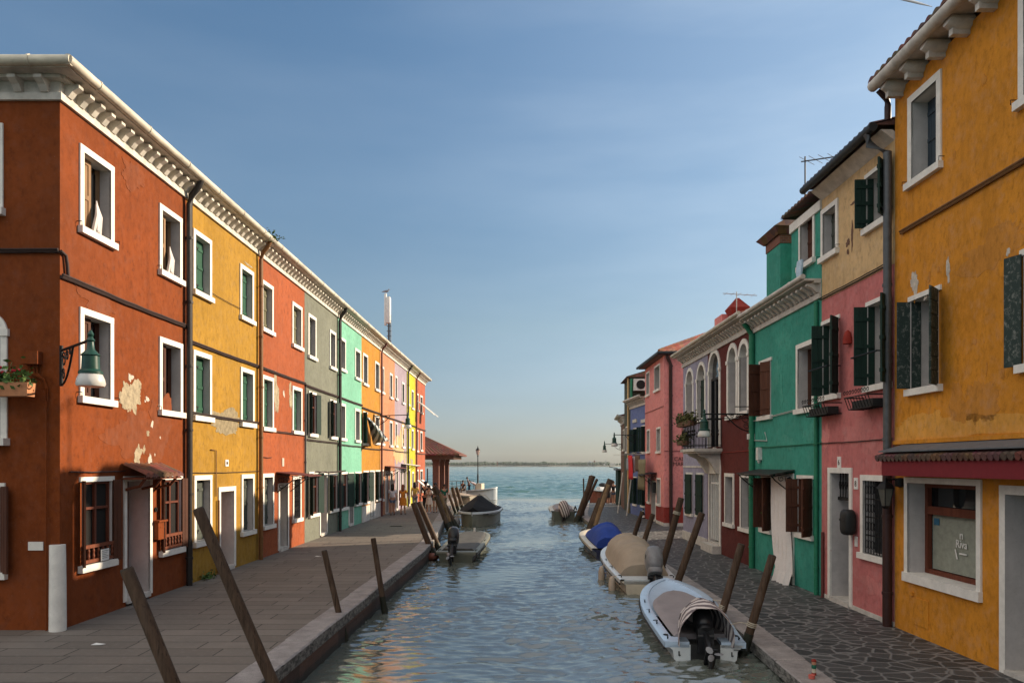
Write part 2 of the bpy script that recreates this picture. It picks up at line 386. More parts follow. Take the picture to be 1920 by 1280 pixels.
def text_mesh(mb_name, body, mat, parent, origin, ex, ey, size, font_shear=0, extr=.004, align='CENTER'):
    cu = bpy.data.curves.new(mb_name, 'FONT'); cu.body = body; cu.size = size; cu.extrude = extr; cu.shear = font_shear; cu.align_x = align
    o = bpy.data.objects.new('tmp', cu); COL.objects.link(o)
    dg = bpy.context.evaluated_depsgraph_get(); me = bpy.data.meshes.new_from_object(o.evaluated_get(dg))
    bpy.data.objects.remove(o); bpy.data.curves.remove(cu)
    ex, ey = V(ex).normalized(), V(ey).normalized(); ez = ex.cross(ey)
    for v in me.vertices: v.co = V(origin) - ROOT[parent] + ex*v.co.x + ey*v.co.y + ez*v.co.z
    me.materials.clear(); me.materials.append(mat)
    t = bpy.data.objects.new(mb_name, me); COL.objects.link(t); t.parent = parent; ROOT[t] = ROOT[parent]
    return t

# ------------------------------------------------------------------ surveying: a facade is a vertical plane in plan
class Fac:
    """Vertical wall plane; u runs along it, v out of it, z up. Sizes were surveyed from the photo once."""
    def __init__(s, O, E, n):
        s.O = V((O[0], O[1], 0)); d = V((E[0]-O[0], E[1]-O[1], 0)); s.d = d.normalized()
        m = V((-s.d.y, s.d.x, 0)); s.n = m if m.dot(V((n[0], n[1], 0))) > 0 else -m
    def P(s, u, v, z): p = s.O + s.d*u + s.n*v; return V((p.x, p.y, z))
    def u(s, px, v=0):
        k = (px-CX)/F; o = s.O + s.n*v
        return (k*o.y-o.x)/(s.d.x-k*s.d.y)
    def z(s, px, py, v=0):
        u = s.u(px, v); Y = (s.O + s.n*v + s.d*u).y
        return EYE-(py-HY)/F*Y
    def rect(s, x0, x1, yt, yb, ref=None):
        ref = x0 if ref is None else ref
        a, b = s.u(x0), s.u(x1)
        return min(a,b), max(a,b), s.z(ref, yb), s.z(ref, yt)
    def box(s, mb, u0, u1, v0, v1, z0, z1, mi=0):
        mb.obox(s.P(u0, v0, z0), s.d*(u1-u0), s.n*(v1-v0), V((0,0,z1-z0)), mi)
def at(px, py, Y): return V(((px-CX)/F*Y, Y, EYE-(py-HY)/F*Y))

LF = Fac((-7.74, 0), (-7.74+.0186*60, 60), (1, 0))
RF = Fac((7.29, 0), (7.29-.00714*60, 60), (-1, 0))

# ------------------------------------------------------------------ house parts
def wall(fac, house, mat, u0, u1, z0, z1, holes, depth, arches=(), gap=.004, name='wall', front_only=False, near=True):
    mb = MB(); u0 += gap; u1 -= gap
    us = sorted(set([u0, u1] + [min(max(x, u0), u1) for h in holes for x in h[:2]]))
    zs = sorted(set([z0, z1] + [min(max(x, z0), z1) for h in holes for x in h[2:4]]))
    for a, b in zip(us, us[1:]):
        for c, d in zip(zs, zs[1:]):
            if b-a < 1e-4 or d-c < 1e-4: continue
            mu, mz = (a+b)/2, (c+d)/2
            if any(h[0] < mu < h[1] and h[2] < mz < h[3] for h in holes): continue
            mb.quad(fac.P(a,0,c), fac.P(b,0,c), fac.P(b,0,d), fac.P(a,0,d))
    for (a, b, zt) in arches:     # spandrels: the square corners over a round arch
        r = (b-a)/2; c = (a+b)/2
        for sgn in (-1, 1):
            corner = fac.P(c+sgn*r, 0, zt)
            pts = [fac.P(c+sgn*r*cos(t), 0, zt-r+r*sin(t)) for t in [pi/2*i/8 for i in range(9)]]
            for p, q in zip(pts, pts[1:]): mb.poly([corner, p, q])
    if not front_only:
        A, B = (u0, u1)
        if near: mb.quad(fac.P(A,0,z0), fac.P(A,0,z1), fac.P(A,-depth,z1), fac.P(A,-depth,z0))
        mb.quad(fac.P(B,0,z0), fac.P(B,0,z1), fac.P(B,-depth,z1), fac.P(B,-depth,z0))
        mb.quad(fac.P(A,-depth,z0), fac.P(B,-depth,z0), fac.P(B,-depth,z1), fac.P(A,-depth,z1))
        mb.quad(fac.P(A,0,z1), fac.P(B,0,z1), fac.P(B,-depth,z1), fac.P(A,-depth,z1))
    return mb.build(name, mat, house)

def leaf(fac, hu, hv, z0, z1, w, ang, sgn, style='batten', t=.035):
    """One shutter leaf hinged at (hu, hv); ang = degrees opened outwards from closed; sgn = +1 if it closes towards +u."""
    mb = MB(); a = radians(ang)
    ex = fac.d*(cos(a)*sgn) + fac.n*sin(a)
    ey = fac.n*cos(a)*1.0 - fac.d*(sin(a)*sgn)
    o = fac.P(hu, hv, z0); H = z1-z0
    Z = V((0,0,1))
    if style == 'boards':
        n = max(4, round(H/.22)); h = H/n
        mb.obox(o, ex*w, ey*(t*.5), Z*H)
        for i in range(n): mb.obox(o+Z*(h*i+.008)+ey*(t*.5-.002)+ex*.012, ex*(w-.024), ey*(t*.5), Z*(h-.016))
    elif style == 'panel':
        mb.obox(o, ex*w, ey*(t*.5), Z*H); f = .07
        e0 = o+ey*(t*.5-.002)
        mb.obox(e0, ex*f, ey*(t*.5), Z*H); mb.obox(e0+ex*(w-f), ex*f, ey*(t*.5), Z*H)
        for zz in (0, H*.45, H-f*1.2): mb.obox(e0+ex*f+Z*zz, ex*(w-2*f), ey*(t*.5), Z*f*1.2)
        mb.obox(o-ey*.004+ex*f, ex*(w-2*f), ey*.012, Z*H)
    else:
        n = max(2, round(w/.14)); bw = w/n
        for i in range(n): mb.obox(o+ex*(bw*i+.003), ex*(bw-.006), ey*t, Z*H)
        for zz in (H*.13, H*.5, H*.84):
            mb.obox(o+ey*(t-.002)+ex*.02+Z*(zz-.035), ex*(w-.04), ey*.02, Z*.07)
            mb.obox(o-ey*.02+ex*.02+Z*(zz-.035), ex*(w-.04), ey*.022, Z*.07)
    return mb

HOLES = {}
def window(fac, house, rect, style='closed', col='shgreen', fw=.115, depth=.24, sill=True, frame='stone', extra=(), ang=(150, 166), leafstyle='batten', arch=False, name='window', sillw=.06, half=.5, hv=.055, lw=.78):
    u0, u1, z0, z1 = rect
    w = u1-u0; fw = min(fw, w*.16)*(.75 if style == 'open' else 1); sh = .12 if sill else 0
    a, b, c, d = u0+fw, u1-fw, z0+sh, z1-fw
    mb = MB()
    if arch:
        r_in = (b-a)/2; r_out = w/2; cu = (u0+u1)/2; zc = z1-r_out; d = zc+r_in
        HOLES.setdefault(house, []).append((a, b, c, d)); HOLES.setdefault((house, 'arch'), []).append((a, b, d))
        n = 14
        for i in range(n):
            t0, t1 = pi*i/n, pi*(i+1)/n
            for (f0, f1, v0, v1) in ((r_in, r_out, .035, .035), (r_out, r_out, .035, -.01), (r_in, r_in, .035, -depth)):
                mb.quad(fac.P(cu+f0*cos(t0), v0, zc+f0*sin(t0)), fac.P(cu+f0*cos(t1), v0, zc+f0*sin(t1)),
                        fac.P(cu+f1*cos(t1), v1, zc+f1*sin(t1)), fac.P(cu+f1*cos(t0), v1, zc+f1*sin(t0)))
        fac.box(mb, u0, a, -.01, .035, c, zc); fac.box(mb, b, u1, -.01, .035, c, zc)
        fac.box(mb, u0-.03, a+.0, -.01, .06, zc-.07, zc+.05); fac.box(mb, b, u1+.03, -.01, .06, zc-.07, zc+.05)
        ztop = zc
    else:
        HOLES.setdefault(house, []).append((a, b, c, d))
        fac.box(mb, u0, u1, -.01, .032, d, z1)
        if style != 'open': fac.box(mb, u0, a, -.01, .030, c, d); fac.box(mb, b, u1, -.01, .030, c, d)
        mb.quad(fac.P(a,.03,d), fac.P(b,.03,d), fac.P(b,-depth,d), fac.P(a,-depth,d))
        ztop = d
    mb.quad(fac.P(a,.03,c), fac.P(a,.03,ztop), fac.P(a,-depth,ztop), fac.P(a,-depth,c), 1)
    mb.quad(fac.P(b,.03,c), fac.P(b,.03,ztop), fac.P(b,-depth,ztop), fac.P(b,-depth,c), 1)
    mb.quad(fac.P(a,.03,c), fac.P(b,.03,c), fac.P(b,-depth,c), fac.P(a,-depth,c), 1)
    win = mb.build(name, [M[frame], M['reveal']], house)
    if sill:
        sb = MB(); fac.box(sb, u0-.035, u1+.035, -.02, .03+sillw, z0, z0+sh)
        sb.build('sill', M[frame], win)
    mu = (a+b)/2
    # what fills the opening
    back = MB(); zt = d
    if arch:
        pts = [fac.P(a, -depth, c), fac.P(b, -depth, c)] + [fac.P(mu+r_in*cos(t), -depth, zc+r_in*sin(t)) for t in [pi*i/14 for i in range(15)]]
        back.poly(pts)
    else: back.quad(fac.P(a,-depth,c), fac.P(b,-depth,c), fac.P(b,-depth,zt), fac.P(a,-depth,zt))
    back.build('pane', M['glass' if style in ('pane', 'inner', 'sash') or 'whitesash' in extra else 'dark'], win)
    g = .012
    if style == 'closed':
        hw = (b-a)/2-g
        for hu, sg in ((a+g/2, 1), (b-g/2, -1)):
            leaf(fac, hu, -depth*.72, c+.01, ztop-.01, hw, 0, sg, leafstyle).build('shutter', M[col], win)
        hb = MB()
        for zz in (c+(d-c)*.16, c+(d-c)*.84): fac.box(hb, mu-.05, mu+.05, -depth*.72+.05, -depth*.72+.068, zz-.02, zz+.02)
        hb.build('latch', M['iron'], win)
    elif style == 'inner':   # one leaf in view, the other folded back, dark room behind
        hw = (b-a)*half
        leaf(fac, a+.01, -depth*.7, c+.01, ztop-.01, hw, 4, 1, 'panel').build('shutter', M[col], win)
        leaf(fac, b-.01, -depth*.75, c+.01, ztop-.01, hw*.8, -68, -1, 'panel').build('shutter', M[col], win)
    elif style in ('open', 'sash'):
        fr = MB(); t = .045
        for (p, q) in ((a, a+t), (b-t, b), (mu-t*.6, mu+t*.6)): fac.box(fr, p, q, -depth+.004, -depth+.05, c, ztop)
        for (p, q) in ((c, c+t), (ztop-t, ztop), (c+(ztop-c)*.66, c+(ztop-c)*.66+t)): fac.box(fr, a, b, -depth+.006, -depth+.046, p, q)
        fr.build('sash', M['white' if 'whitesash' in extra else 'winwood'], win)
        if style == 'open':
            hw = (b-a)/2; hv2 = hv if isinstance(hv, tuple) else (hv, hv)
            for hu, sg, an, hv in ((a+(.012 if hv2[0] < 0 else -.02), 1, ang[0], hv2[0]), (b-(.012 if hv2[1] < 0 else -.02), -1, ang[1], hv2[1])):
                if an is None: continue
                leaf(fac, hu, hv, c+(.012 if hv < 0 else -.02), ztop+(-.012 if hv < 0 else .02), hw*lw, an, sg, leafstyle).build('shutter', M[col], win)
    if 'cloth' in extra:
        cb = MB(); zc0 = c+.02; cu = mu+.08*(b-a)
        for i in range(7):
            t = i/6
            cb.tube([fac.P(cu-.12+.22*t+.03*sin(i*2), -.03+.05*sin(i), zc0+.02*i % .05), fac.P(cu-.06+.12*t, .0, zc0+.33), fac.P(cu+.01, -.05, zc0+.62-.05*abs(t-.5))], [.045, .038, .012], 6)
        cb.build('curtain', M['cloth'], win, smooth=True)
    if 'grille' in extra:
        gb = MB(); n = max(4, int((b-a)/.11))
        for i in range(n+1):
            uu = a+(b-a)*i/n; gb.tube([fac.P(uu, -.03, c), fac.P(uu, -.03, ztop)], .010, 5)
        k = max(4, int((ztop-c)/.3))
        for i in range(k+1):
            zz = c+(ztop-c)*i/k; fac.box(gb, a, b, -.042, -.030, zz-.012, zz+.012)
            if i < k:
                for j in range(n):
                    uu = a+(b-a)*(j+.5)/n; zm = zz+(ztop-c)/k*.5
                    gb.tube([fac.P(uu+.035*cos(q), -.03, zm+.09*sin(q)) for q in [2*pi*m/8 for m in range(9)]], .006, 4, cap=False)
        gb.build('grille', M['iron'], win)
    if 'balustrade' in extra:
        bb = MB(); h = .34
        fac.box(bb, a-.02, b+.02, .0, .05, c+h-.06, c+h); fac.box(bb, a-.02, b+.02, .0, .05, c+.02, c+.08)
        n = max(4, int((b-a)/.13))
        for i in range(n+1):
            uu = a+(b-a)*i/n
            bb.lathe(fac.P(uu, .025, c+.08), [(.016,0), (.03,.05), (.02,.1), (.03,.15), (.016,h-.14)], 8)
        bb.build('balustrade', M['wood'], win)
    if 'bar' in extra:
        bb = MB(); zz = c+(ztop-c)*.36
        bb.tube([fac.P(a-.12, .30, zz), fac.P(b+.12, .30, zz)], .018, 6)
        bb.tube([fac.P(a-.12, .02, zz), fac.P(a-.12, .30, zz)], .014, 6); bb.tube([fac.P(b+.12, .02, zz), fac.P(b+.12, .30, zz)], .014, 6)
        bb.build('rail', M['iron'], win)
    if 'hooks' in extra:
        hb = MB()
        for uu in (u0-.06, u1+.06):
            hb.tube([fac.P(uu, 0, z0+.18), fac.P(uu, .09, z0+.18), fac.P(uu, .09, z0+.11)], .008, 5)
        hb.build('hook', M['iron'], win)
    return win

def door(fac, house, rect, fill='leaf', mat='wood', frame='stone', fw=.12, depth=.38, reveal='reveal', name='door', transom=False):
    u0, u1, z0, z1 = rect; a, b, d = u0+fw, u1-fw, z1-fw
    HOLES.setdefault(house, []).append((a, b, z0-.5, d))
    mb = MB()
    fac.box(mb, u0, u1, -.01, .034, d, z1); fac.box(mb, u0, a, -.01, .032, z0, d); fac.box(mb, b, u1, -.01, .032, z0, d)
    for uu in (a, b): mb.quad(fac.P(uu,.03,z0), fac.P(uu,.03,d), fac.P(uu,-depth,d), fac.P(uu,-depth,z0), 1)
    mb.quad(fac.P(a,.03,d), fac.P(b,.03,d), fac.P(b,-depth,d), fac.P(a,-depth,d), 1)
    dr = mb.build('door_frame' if name == 'door' else name, [M[frame], M[reveal]], house)
    st = MB(); fac.box(st, a, b, -depth, .05, z0-.05, z0+.06); st.build('threshold', M['stonegrey'], dr)
    lf = MB()
    if fill == 'leaf':
        fac.box(lf, a, b, -depth-.05, -depth, z0+.06, d)
        n = 3; w = (b-a)/2
        for k in range(2):
            for i in range(4):
                hh = (d-z0-.1)/4
                fac.box(lf, a+w*k+.07, a+w*(k+1)-.07, -depth-.001, -depth+.018, z0+.12+hh*i, z0+.06+hh*(i+1))
        o = lf.build('door_leaf', M[mat], dr)
        hb = MB(); hb.tube([fac.P(a+(b-a)*.5-.05, -depth, z0+1.05), fac.P(a+(b-a)*.5-.05, -depth+.06, z0+1.05), fac.P(a+(b-a)*.5-.16, -depth+.06, z0+1.05)], .013, 6)
        hb.build('handle', M['iron'], dr)
    else:
        lf.quad(fac.P(a,-depth,z0), fac.P(b,-depth,z0), fac.P(b,-depth,d), fac.P(a,-depth,d)); lf.build('door_leaf', M[mat], dr)
    if transom:
        gb = MB(); zt = d-.55
        fac.box(gb, a, b, -.2, -.15, zt-.05, zt+.02)
        for i in range(7):
            uu = a+(b-a)*(i+.5)/7; gb.tube([fac.P(uu,-.18,zt), fac.P(uu,-.18,d)], .012, 5)
            gb.tube([fac.P(uu+.05*cos(q), -.18, zt+.28+.1*sin(q)) for q in [2*pi*m/8 for m in range(9)]], .009, 4, cap=False)
        gb.build('transom_grille', M['iron'], dr)
    return dr

def cornice(fac, house, u0, u1, z, h=.42, proj=.36, step=.34, mat='cornice', gut='gutter', gr=.085, brk=(.13,.20,.24), fascia=.12, frieze=True, name='cornice', ends=(0,0)):
    """Moulded white eaves cornice: fascia, frieze with a row of brackets, soffit slab; gutter in front."""
    mb = MB()
    fac.box(mb, u0-ends[0]*.05, u1+ends[1]*.05, -.05, .055, z, z+fascia)
    fac.box(mb, u0, u1, -.05, .02, z+fascia, z+h-.05)
    fac.box(mb, u0-ends[0]*proj, u1+ends[1]*proj, -.05, proj, z+h-.05, z+h)
    fac.box(mb, u0-ends[0]*.1, u1+ends[1]*.1, -.05, proj*.42, z+h-.10, z+h-.052)
    n = max(1, round((u1-u0)/step)); bw, bh, bp = brk
    for i in range(n):
        c = u0+(u1-u0)*(i+.5)/n; zt = z+h-.102
        prof = [(0, 0), (bp, 0), (bp, -.05), (bp*.82, -.075), (bp*.55, -bh*.55), (.06, -bh), (0, -bh)]
        L = [fac.P(c-bw/2, .02+p, zt+q) for p, q in prof]; Rr = [fac.P(c+bw/2, .02+p, zt+q) for p, q in prof]
        k = len(prof)
        mb.add(L+Rr, [tuple(range(k)), tuple(range(k, 2*k))[::-1]] + [(j, (j+1) % k, k+(j+1) % k, k+j) for j in range(k)])
    co = mb.build(name, M[mat], house)
    if gut:
        gb = MB(); e0, e1 = u0-ends[0]*(proj+.06), u1+ends[1]*(proj+.06)
        m = max(2, int((e1-e0)/1.3))
        gb.tube([fac.P(e0+(e1-e0)*i/m, proj+.03, z+h+.045+.004*sin(i*3.1)) for i in range(m+1)], gr, 10)
        for i in range(m): 
            uu = e0+(e1-e0)*(i+.5)/m; gb.tube([fac.P(uu-.02, proj+.03, z+h+.045), fac.P(uu+.02, proj+.03, z+h+.045)], gr+.012, 10)
        gb.build('gutter', M[gut], house, smooth=True)
    return co

def roof(fac, house, u0, u1, ve, ze, vr, zr, vb, mat='tile', period=.21, amp=.045, fine=True):
    """Barrel-tiled pitched roof from the eaves (ve, ze) up to the ridge (vr, zr) and down behind to vb."""
    mb = MB(); n = max(2, round((u1-u0)/period)); per = 6 if fine else 1
    k = n*per; rows = 9 if fine else 1
    def prof(i): return amp*abs(sin(pi*i/per)) if fine else 0
    grid = []
    for r in range(rows+1):
        t = r/rows
        grid.append([fac.P(u0+(u1-u0)*i/k, ve+(vr-ve)*t, ze+(zr-ze)*t+prof(i)*(1 if r else 1.25)) for i in range(k+1)])
    vs = [p for g in grid for p in g]
    fs = [(r*(k+1)+i, r*(k+1)+i+1, (r+1)*(k+1)+i+1, (r+1)*(k+1)+i) for r in range(rows) for i in range(k)]
    mb.add(vs, fs)
    lip = [fac.P(u0+(u1-u0)*i/k, ve, ze-.035+prof(i)*.55) for i in range(k+1)]
    mb.add(grid[0]+lip, [(i, i+1, k+2+i, k+1+i) for i in range(k)])
    mb.quad(fac.P(u0,ve,ze-.03), fac.P(u1,ve,ze-.03), fac.P(u1,vr,zr-.06), fac.P(u0,vr,zr-.06))
    zb = zr-(zr-ze)*abs((vb-vr)/(vr-ve))
    mb.quad(fac.P(u0,vr,zr), fac.P(u1,vr,zr), fac.P(u1,vb,zb), fac.P(u0,vb,zb))
    for uu in (u0, u1): mb.poly([fac.P(uu,ve,ze-.03), fac.P(uu,vr,zr), fac.P(uu,vb,zb), fac.P(uu,vb,ze-.06)])
    return mb.build('roof', M[mat], house)

def pipe(fac, house, pts, r=.05, mat='pipe', name='downpipe', bands=True):
    mb = MB(); mb.tube([fac.P(*p) for p in pts], r, 10)
    if bands:
        z0, z1 = min(p[2] for p in pts), max(p[2] for p in pts); u, v = pts[-1][0], pts[-1][1]; z = z0+.6
        while z < z1-.5:
            mb.tube([fac.P(u, v, z), fac.P(u, v, z+.05)], r+.014, 10)
            z += 1.45
    return mb.build(name, M[mat], house, smooth=True)
def cable(fac, house, u0, u1, z, mat='cable', r=.016, sag=.02, v=.03, n=14, name='cable', twin=True):
    mb = MB()
    for q in range(2 if twin else 1):
        mb.tube([fac.P(u0+(u1-u0)*i/n, v+.02*q, z+.035*q-sag*.5*sin(pi*i/n)**2+sag*.12*sin(i*1.9+q)+.003*R.uniform(-1,1)) for i in range(n+1)], r*(1-.25*q), 6)
    return mb.build(name, M[mat], house)
def patch(fac, house, cu, cz, w, h, mat='bare', seed=0, name='bare_patch', v=.006, lobes=5):
    """Flaked-off paint with a ragged outline: a thin raised scab of another render."""
    mb = MB(); n = 72; rr = random.Random(seed); ph = [rr.uniform(0, 6.28) for _ in range(lobes+6)]
    pts = []
    for i in range(n):
        t = 2*pi*i/n; k = 1+sum(.24/(j+1)**.75*sin((j+2)*t+ph[j]) for j in range(lobes+6))*.8+rr.uniform(-.10,.10)
        pts.append((cu+w/2*k*cos(t), cz+h/2*k*sin(t)))
    top = [fac.P(a, v, b) for a, b in pts]; bot = [fac.P(a, -.004, b) for a, b in pts]
    c = fac.P(cu, v, cz)
    mb.add(top+[c]+bot, [(i, (i+1) % n, n) for i in range(n)] + [(i, (i+1) % n, n+1+(i+1) % n, n+1+i) for i in range(n)])
    return mb.build(name, M[mat], house)

# ------------------------------------------------------------------ left bank: the terrace of tall houses
ZL_TOP = 8.78
def begin(fac, u0, u1, z, name, label, cat='house', group=None):
    return thing(name, fac.P((u0+u1)/2, 0, z), label, cat, group)
def finish(fac, h, mat, u0, u1, z0, z1, depth=9, **kw):
    return wall(fac, h, M[mat], u0, u1, z0, z1, HOLES.get(h, []), depth, HOLES.get((h, 'arch'), []), **kw)
LX = [103, 350, 485, 571, 634, 678, 713, 740, 763, 779, 797]
LU = [LF.u(x) for x in LX]; LU[0] = 12.40
W = lambda f, *a: f.rect(*a)
GRP_L = 'terraced houses along the left bank'
Lhouses = []
LH = [  # name, label, paint
 ('red', 'tall red corner house with a wall lamp, tiled door hood and patches of bare render', 'red'),
 ('yellow', 'mustard yellow terraced house with dark green shutters right of the red corner house', 'yellow'),
 ('orangered', 'orange red terraced house with a canopy over its door, right of the mustard yellow one', 'orangered'),
 ('grey', 'grey green terraced house with dark open shutters between orange red and turquoise houses', 'grey'),
 ('turquoise', 'turquoise terraced house with three storeys beside the grey green house', 'turquoise'),
 ('orange', 'bright orange terraced house with a striped cloth blowing from its middle window', 'orange'),
 ('salmon', 'pale salmon terraced house with a striped door curtain, right of the bright orange house', 'salmon'),
 ('lavender', 'narrow lavender terraced house with flaking lower wall left of the lime yellow house', 'lavender'),
 ('lime', 'lime yellow narrow terraced house near the water end of the left row', 'lime'),
 ('red2', 'last brick red house of the left row, with slanting white awnings beside the pavilion', 'red2'),
]
for i, (k, lab, mat) in enumerate(LH):
    Lhouses.append(begin(LF, LU[i], LU[i+1], 0, 'terraced_house', lab, 'house', GRP_L))
H1, H2, H3, H4, H5, H6, H7, H8, H9, H10 = Lhouses
# H1 red
w = window(LF, H1, W(LF,148,212,268,436), 'inner', 'shtan', extra=('cloth','hooks'))
window(LF, H1, W(LF,297.5,340,380,515), 'inner', 'shtan', extra=('cloth','hooks'))
window(LF, H1, W(LF,148,211,574.5,754.5), 'inner', 'shbrown', extra=('hooks',))
window(LF, H1, W(LF,297.5,341,630,778), 'inner', 'shbrown', extra=('hooks',))
wg = window(LF, H1, W(LF,148,212,894,1074), 'open', 'shbrown', extra=('balustrade',), leafstyle='panel', lw=.36, ang=(140,158), depth=.07)
window(LF, H1, W(LF,299,340.5,892,1044), 'open', 'shbrown', extra=('balustrade',), leafstyle='panel', lw=.36, ang=(140,158), depth=.07)
door(LF, H1, (LF.u(230.5), LF.u(283.5), .1, 2.52), 'leaf', 'wood', fw=.10, depth=.42)
# paper notice on the balustrade of the ground floor window
pb = MB(); u = LF.u(189); LF.box(pb, u-.13, u+.13, .075, .08, LF.z(180,1052), LF.z(180,1030)); pb.build('notice', M['white'], wg)
nb = MB()
for i in range(5):
    zz = LF.z(180,1033)-.032*i; LF.box(nb, u-.10, u+.10-.03*(i % 3), .0805, .083, zz-.006, zz)
nb.build('notice_text', M['cable'], wg)
# tiled hood over the door
u0, u1 = LF.u(228)-.05, LF.u(300); zc = LF.z(270, 886)
hb = MB(); per = 6; n = int((u1-u0)/.19); k = n*per; rows = 3
g = [[LF.P(u0+(u1-u0)*i/k, .06+.44*r/rows, zc+.17-.20*r/rows+.045*abs(sin(pi*i/per))) for i in range(k+1)] for r in range(rows+1)]
g.append([LF.P(u0+(u1-u0)*i/k, .50, zc-.09+.02*abs(sin(pi*i/per))) for i in range(k+1)])
hb.add([p for q in g for p in q], [(r*(k+1)+i, r*(k+1)+i+1, (r+1)*(k+1)+i+1, (r+1)*(k+1)+i) for r in range(rows+1) for i in range(k)])
hd = hb.build('door_hood', M['tilemid'], H1)
bb = MB()
for uu in (u0+.15, (u0+u1)/2, u1-.15): bb.tube([LF.P(uu,.02,zc-.32), LF.P(uu,.3,zc-.25), LF.P(uu,.44,zc-.07)], .03, 6)
LF.box(bb, u0, u1, .01, .46, zc-.12, zc-.085); bb.build('bracket', M['wood'], hd)
# letter box, bell, corner guard, cables, bare patches
mb = MB(); u = LF.u(293); z = LF.z(293, 1010)
LF.box(mb, u-.17, u+.17, .0, .13, z, z+.36); LF.box(mb, u-.19, u+.19, -.002, .16, z+.361, z+.40); LF.box(mb, u-.10, u+.10, .128, .136, z+.24, z+.27)
mb.build('letter_box', M['red'], H1)
mb = MB(); mb.tube([LF.P(u-.05, 0, z+.62), LF.P(u-.05, .03, z+.62)], .05, 10); mb.tube([LF.P(u-.05, .02, z+.62), LF.P(u-.05, .045, z+.62)], .018, 8); mb.build('door_bell', M['iron'], H1)
mb = MB(); mb.tube([(-7.52, 12.36, -.02), (-7.52, 12.36, .8), (-7.53, 12.37, 1.42)], [.13, .125, .12], 12)
mb.build('corner_guard', M['stone'], H1, smooth=True)
cable(LF, H1, LU[0], LU[1], 5.86, r=.03, sag=.03)
pipe(LF, H1, [(LU[0]-.02, .03, 6.28), (LU[0]+.10, .04, 6.24), (LU[0]+.13, .045, 6.1), (LU[0]+.16, .045, 5.88)], .028, 'cable', 'cable_drop', False)
cable(LF, H1, LF.u(128), LF.u(232), 2.62, r=.012, twin=False)
patch(LF, H1, LF.u(247), LF.z(247,742), .62, .70, 'bare', 1)
patch(LF, H1, LF.u(236), LF.z(236,750), .45, .35, 'bare', 4, v=.009)
patch(LF, H1, LF.u(258), LF.z(258,855), .26, .42, 'bare', 2); patch(LF, H1, LF.u(281), LF.z(281,862), .13, .25, 'barewhite', 3)
patch(LF, H1, LF.u(247), LF.z(247,707), .12, .1, 'barewhite', 8); patch(LF, H1, LF.u(300), LF.z(300,735+85), .06, .05, 'barewhite', 5)
for (px, py, w_, h_, sd_) in ((262,815,1.9,1.0,51), (300,800,1.0,1.3,52), (180,560,1.2,.5,53), (250,330,.9,.5,54)): patch(LF, H1, LF.u(px), LF.z(px,py), w_, h_, 'redworn', sd_, name='worn_patch', v=.0025+.0012*(sd_-50))
for k, (px, py) in enumerate(((232,716),(243,708),(226,742),(272,752),(262,722),(276,748),(240,770),(285,795),(277,812),(290,852),(270,842),(300,760))): patch(LF, H1, LF.u(px), LF.z(px,py), .05+.04*(k % 3), .05+.05*((k*2) % 3), 'barewhite' if k % 2 else 'bare', 60+k, name='paint_flake', v=.005)
# gable wall of the red house, facing the viewer
GF = Fac((-7.51, 12.40), (-20, 12.40), (0, -1))
gw = window(GF, H1, (GF.u(7), GF.u(-60), GF.z(0,405), GF.z(0,232)), 'closed', 'shbrown', sillw=.08)
gw2 = window(GF, H1, (GF.u(15), GF.u(-60), GF.z(0,835), GF.z(0,585)), 'pane', arch=True, sillw=.14, fw=.16)
window(GF, H1, (GF.u(11), GF.u(-60), GF.z(0,1085), GF.z(0,905)), 'open', 'shbrown', leafstyle='panel')
GH = HOLES[H1][-3:]; HOLES[H1] = HOLES[H1][:-3]; GA = HOLES.pop((H1,'arch'))
wall(GF, H1, M['red'], 0, 9, 0, ZL_TOP, GH, 1, GA, gap=0, name='gable_wall', front_only=True)
cable(GF, H1, 0, 5, 6.27, r=.025, sag=.025)
mb = MB(); GF.box(mb, GF.u(80), GF.u(50), 0, .14, GF.z(60,684), GF.z(60,660))
for q in range(3): mb.tube([GF.P(GF.u(60+6*q), .05, GF.z(60,684)), GF.P(GF.u(62+6*q), .05, 4.25), GF.P(GF.u(86), .05, 4.15), GF.P(GF.u(90+q), .05, 4.0), GF.P(GF.u(90+q), .05, .0 if q == 0 else 3.8)], .016, 6)
mb.build('junction_box', M['red'], H1)
mb = MB(); GF.box(mb, GF.u(82), GF.u(54), 0, .02, GF.z(60,1031), GF.z(60,1015)); mb.build('stone_plate', M['stone'], H1)
cornice(GF, H1, 0, 9, ZL_TOP-.004, step=.42, mat='stonegrey', ends=(1,0))
finish(LF, H1, 'red', LU[0], LU[1], 0, ZL_TOP, near=False)
# H2 yellow
window(LF, H2, W(LF,361,395.5,427,551), 'closed', 'shgreen'); window(LF, H2, W(LF,449,474.5,493,598), 'closed', 'shgreen')
window(LF, H2, W(LF,361,395.5,654.5,787.5), 'closed', 'shgreen'); window(LF, H2, W(LF,450,475.5,687,799), 'closed', 'shgreen')
window(LF, H2, W(LF,362.5,396,891,1026.5), 'closed', 'shgrey'); window(LF, H2, W(LF,451.5,475.5,889,1005.5), 'closed', 'shgrey')
door(LF, H2, (LF.u(408.5), LF.u(440.5), .06, LF.z(408.5,913)), 'leaf', 'wood', depth=.5)
cable(LF, H2, LU[1], LU[2], 5.55, r=.028); cable(LF, H2, LU[1], LU[2], 3.92, r=.02); cable(LF, H2, LU[1]+.1, LU[2], 2.55, r=.009, twin=False)
cable(LF, H2, LF.u(396), LF.u(449), 6.95, r=.008, twin=False)
patch(LF, H2, LF.u(423), LF.z(423,790), 2.2, .55, 'damp', 6, name='damp_patch')
patch(LF, H2, LF.u(466), LF.z(466,497), .5, .06, 'bare', 7)
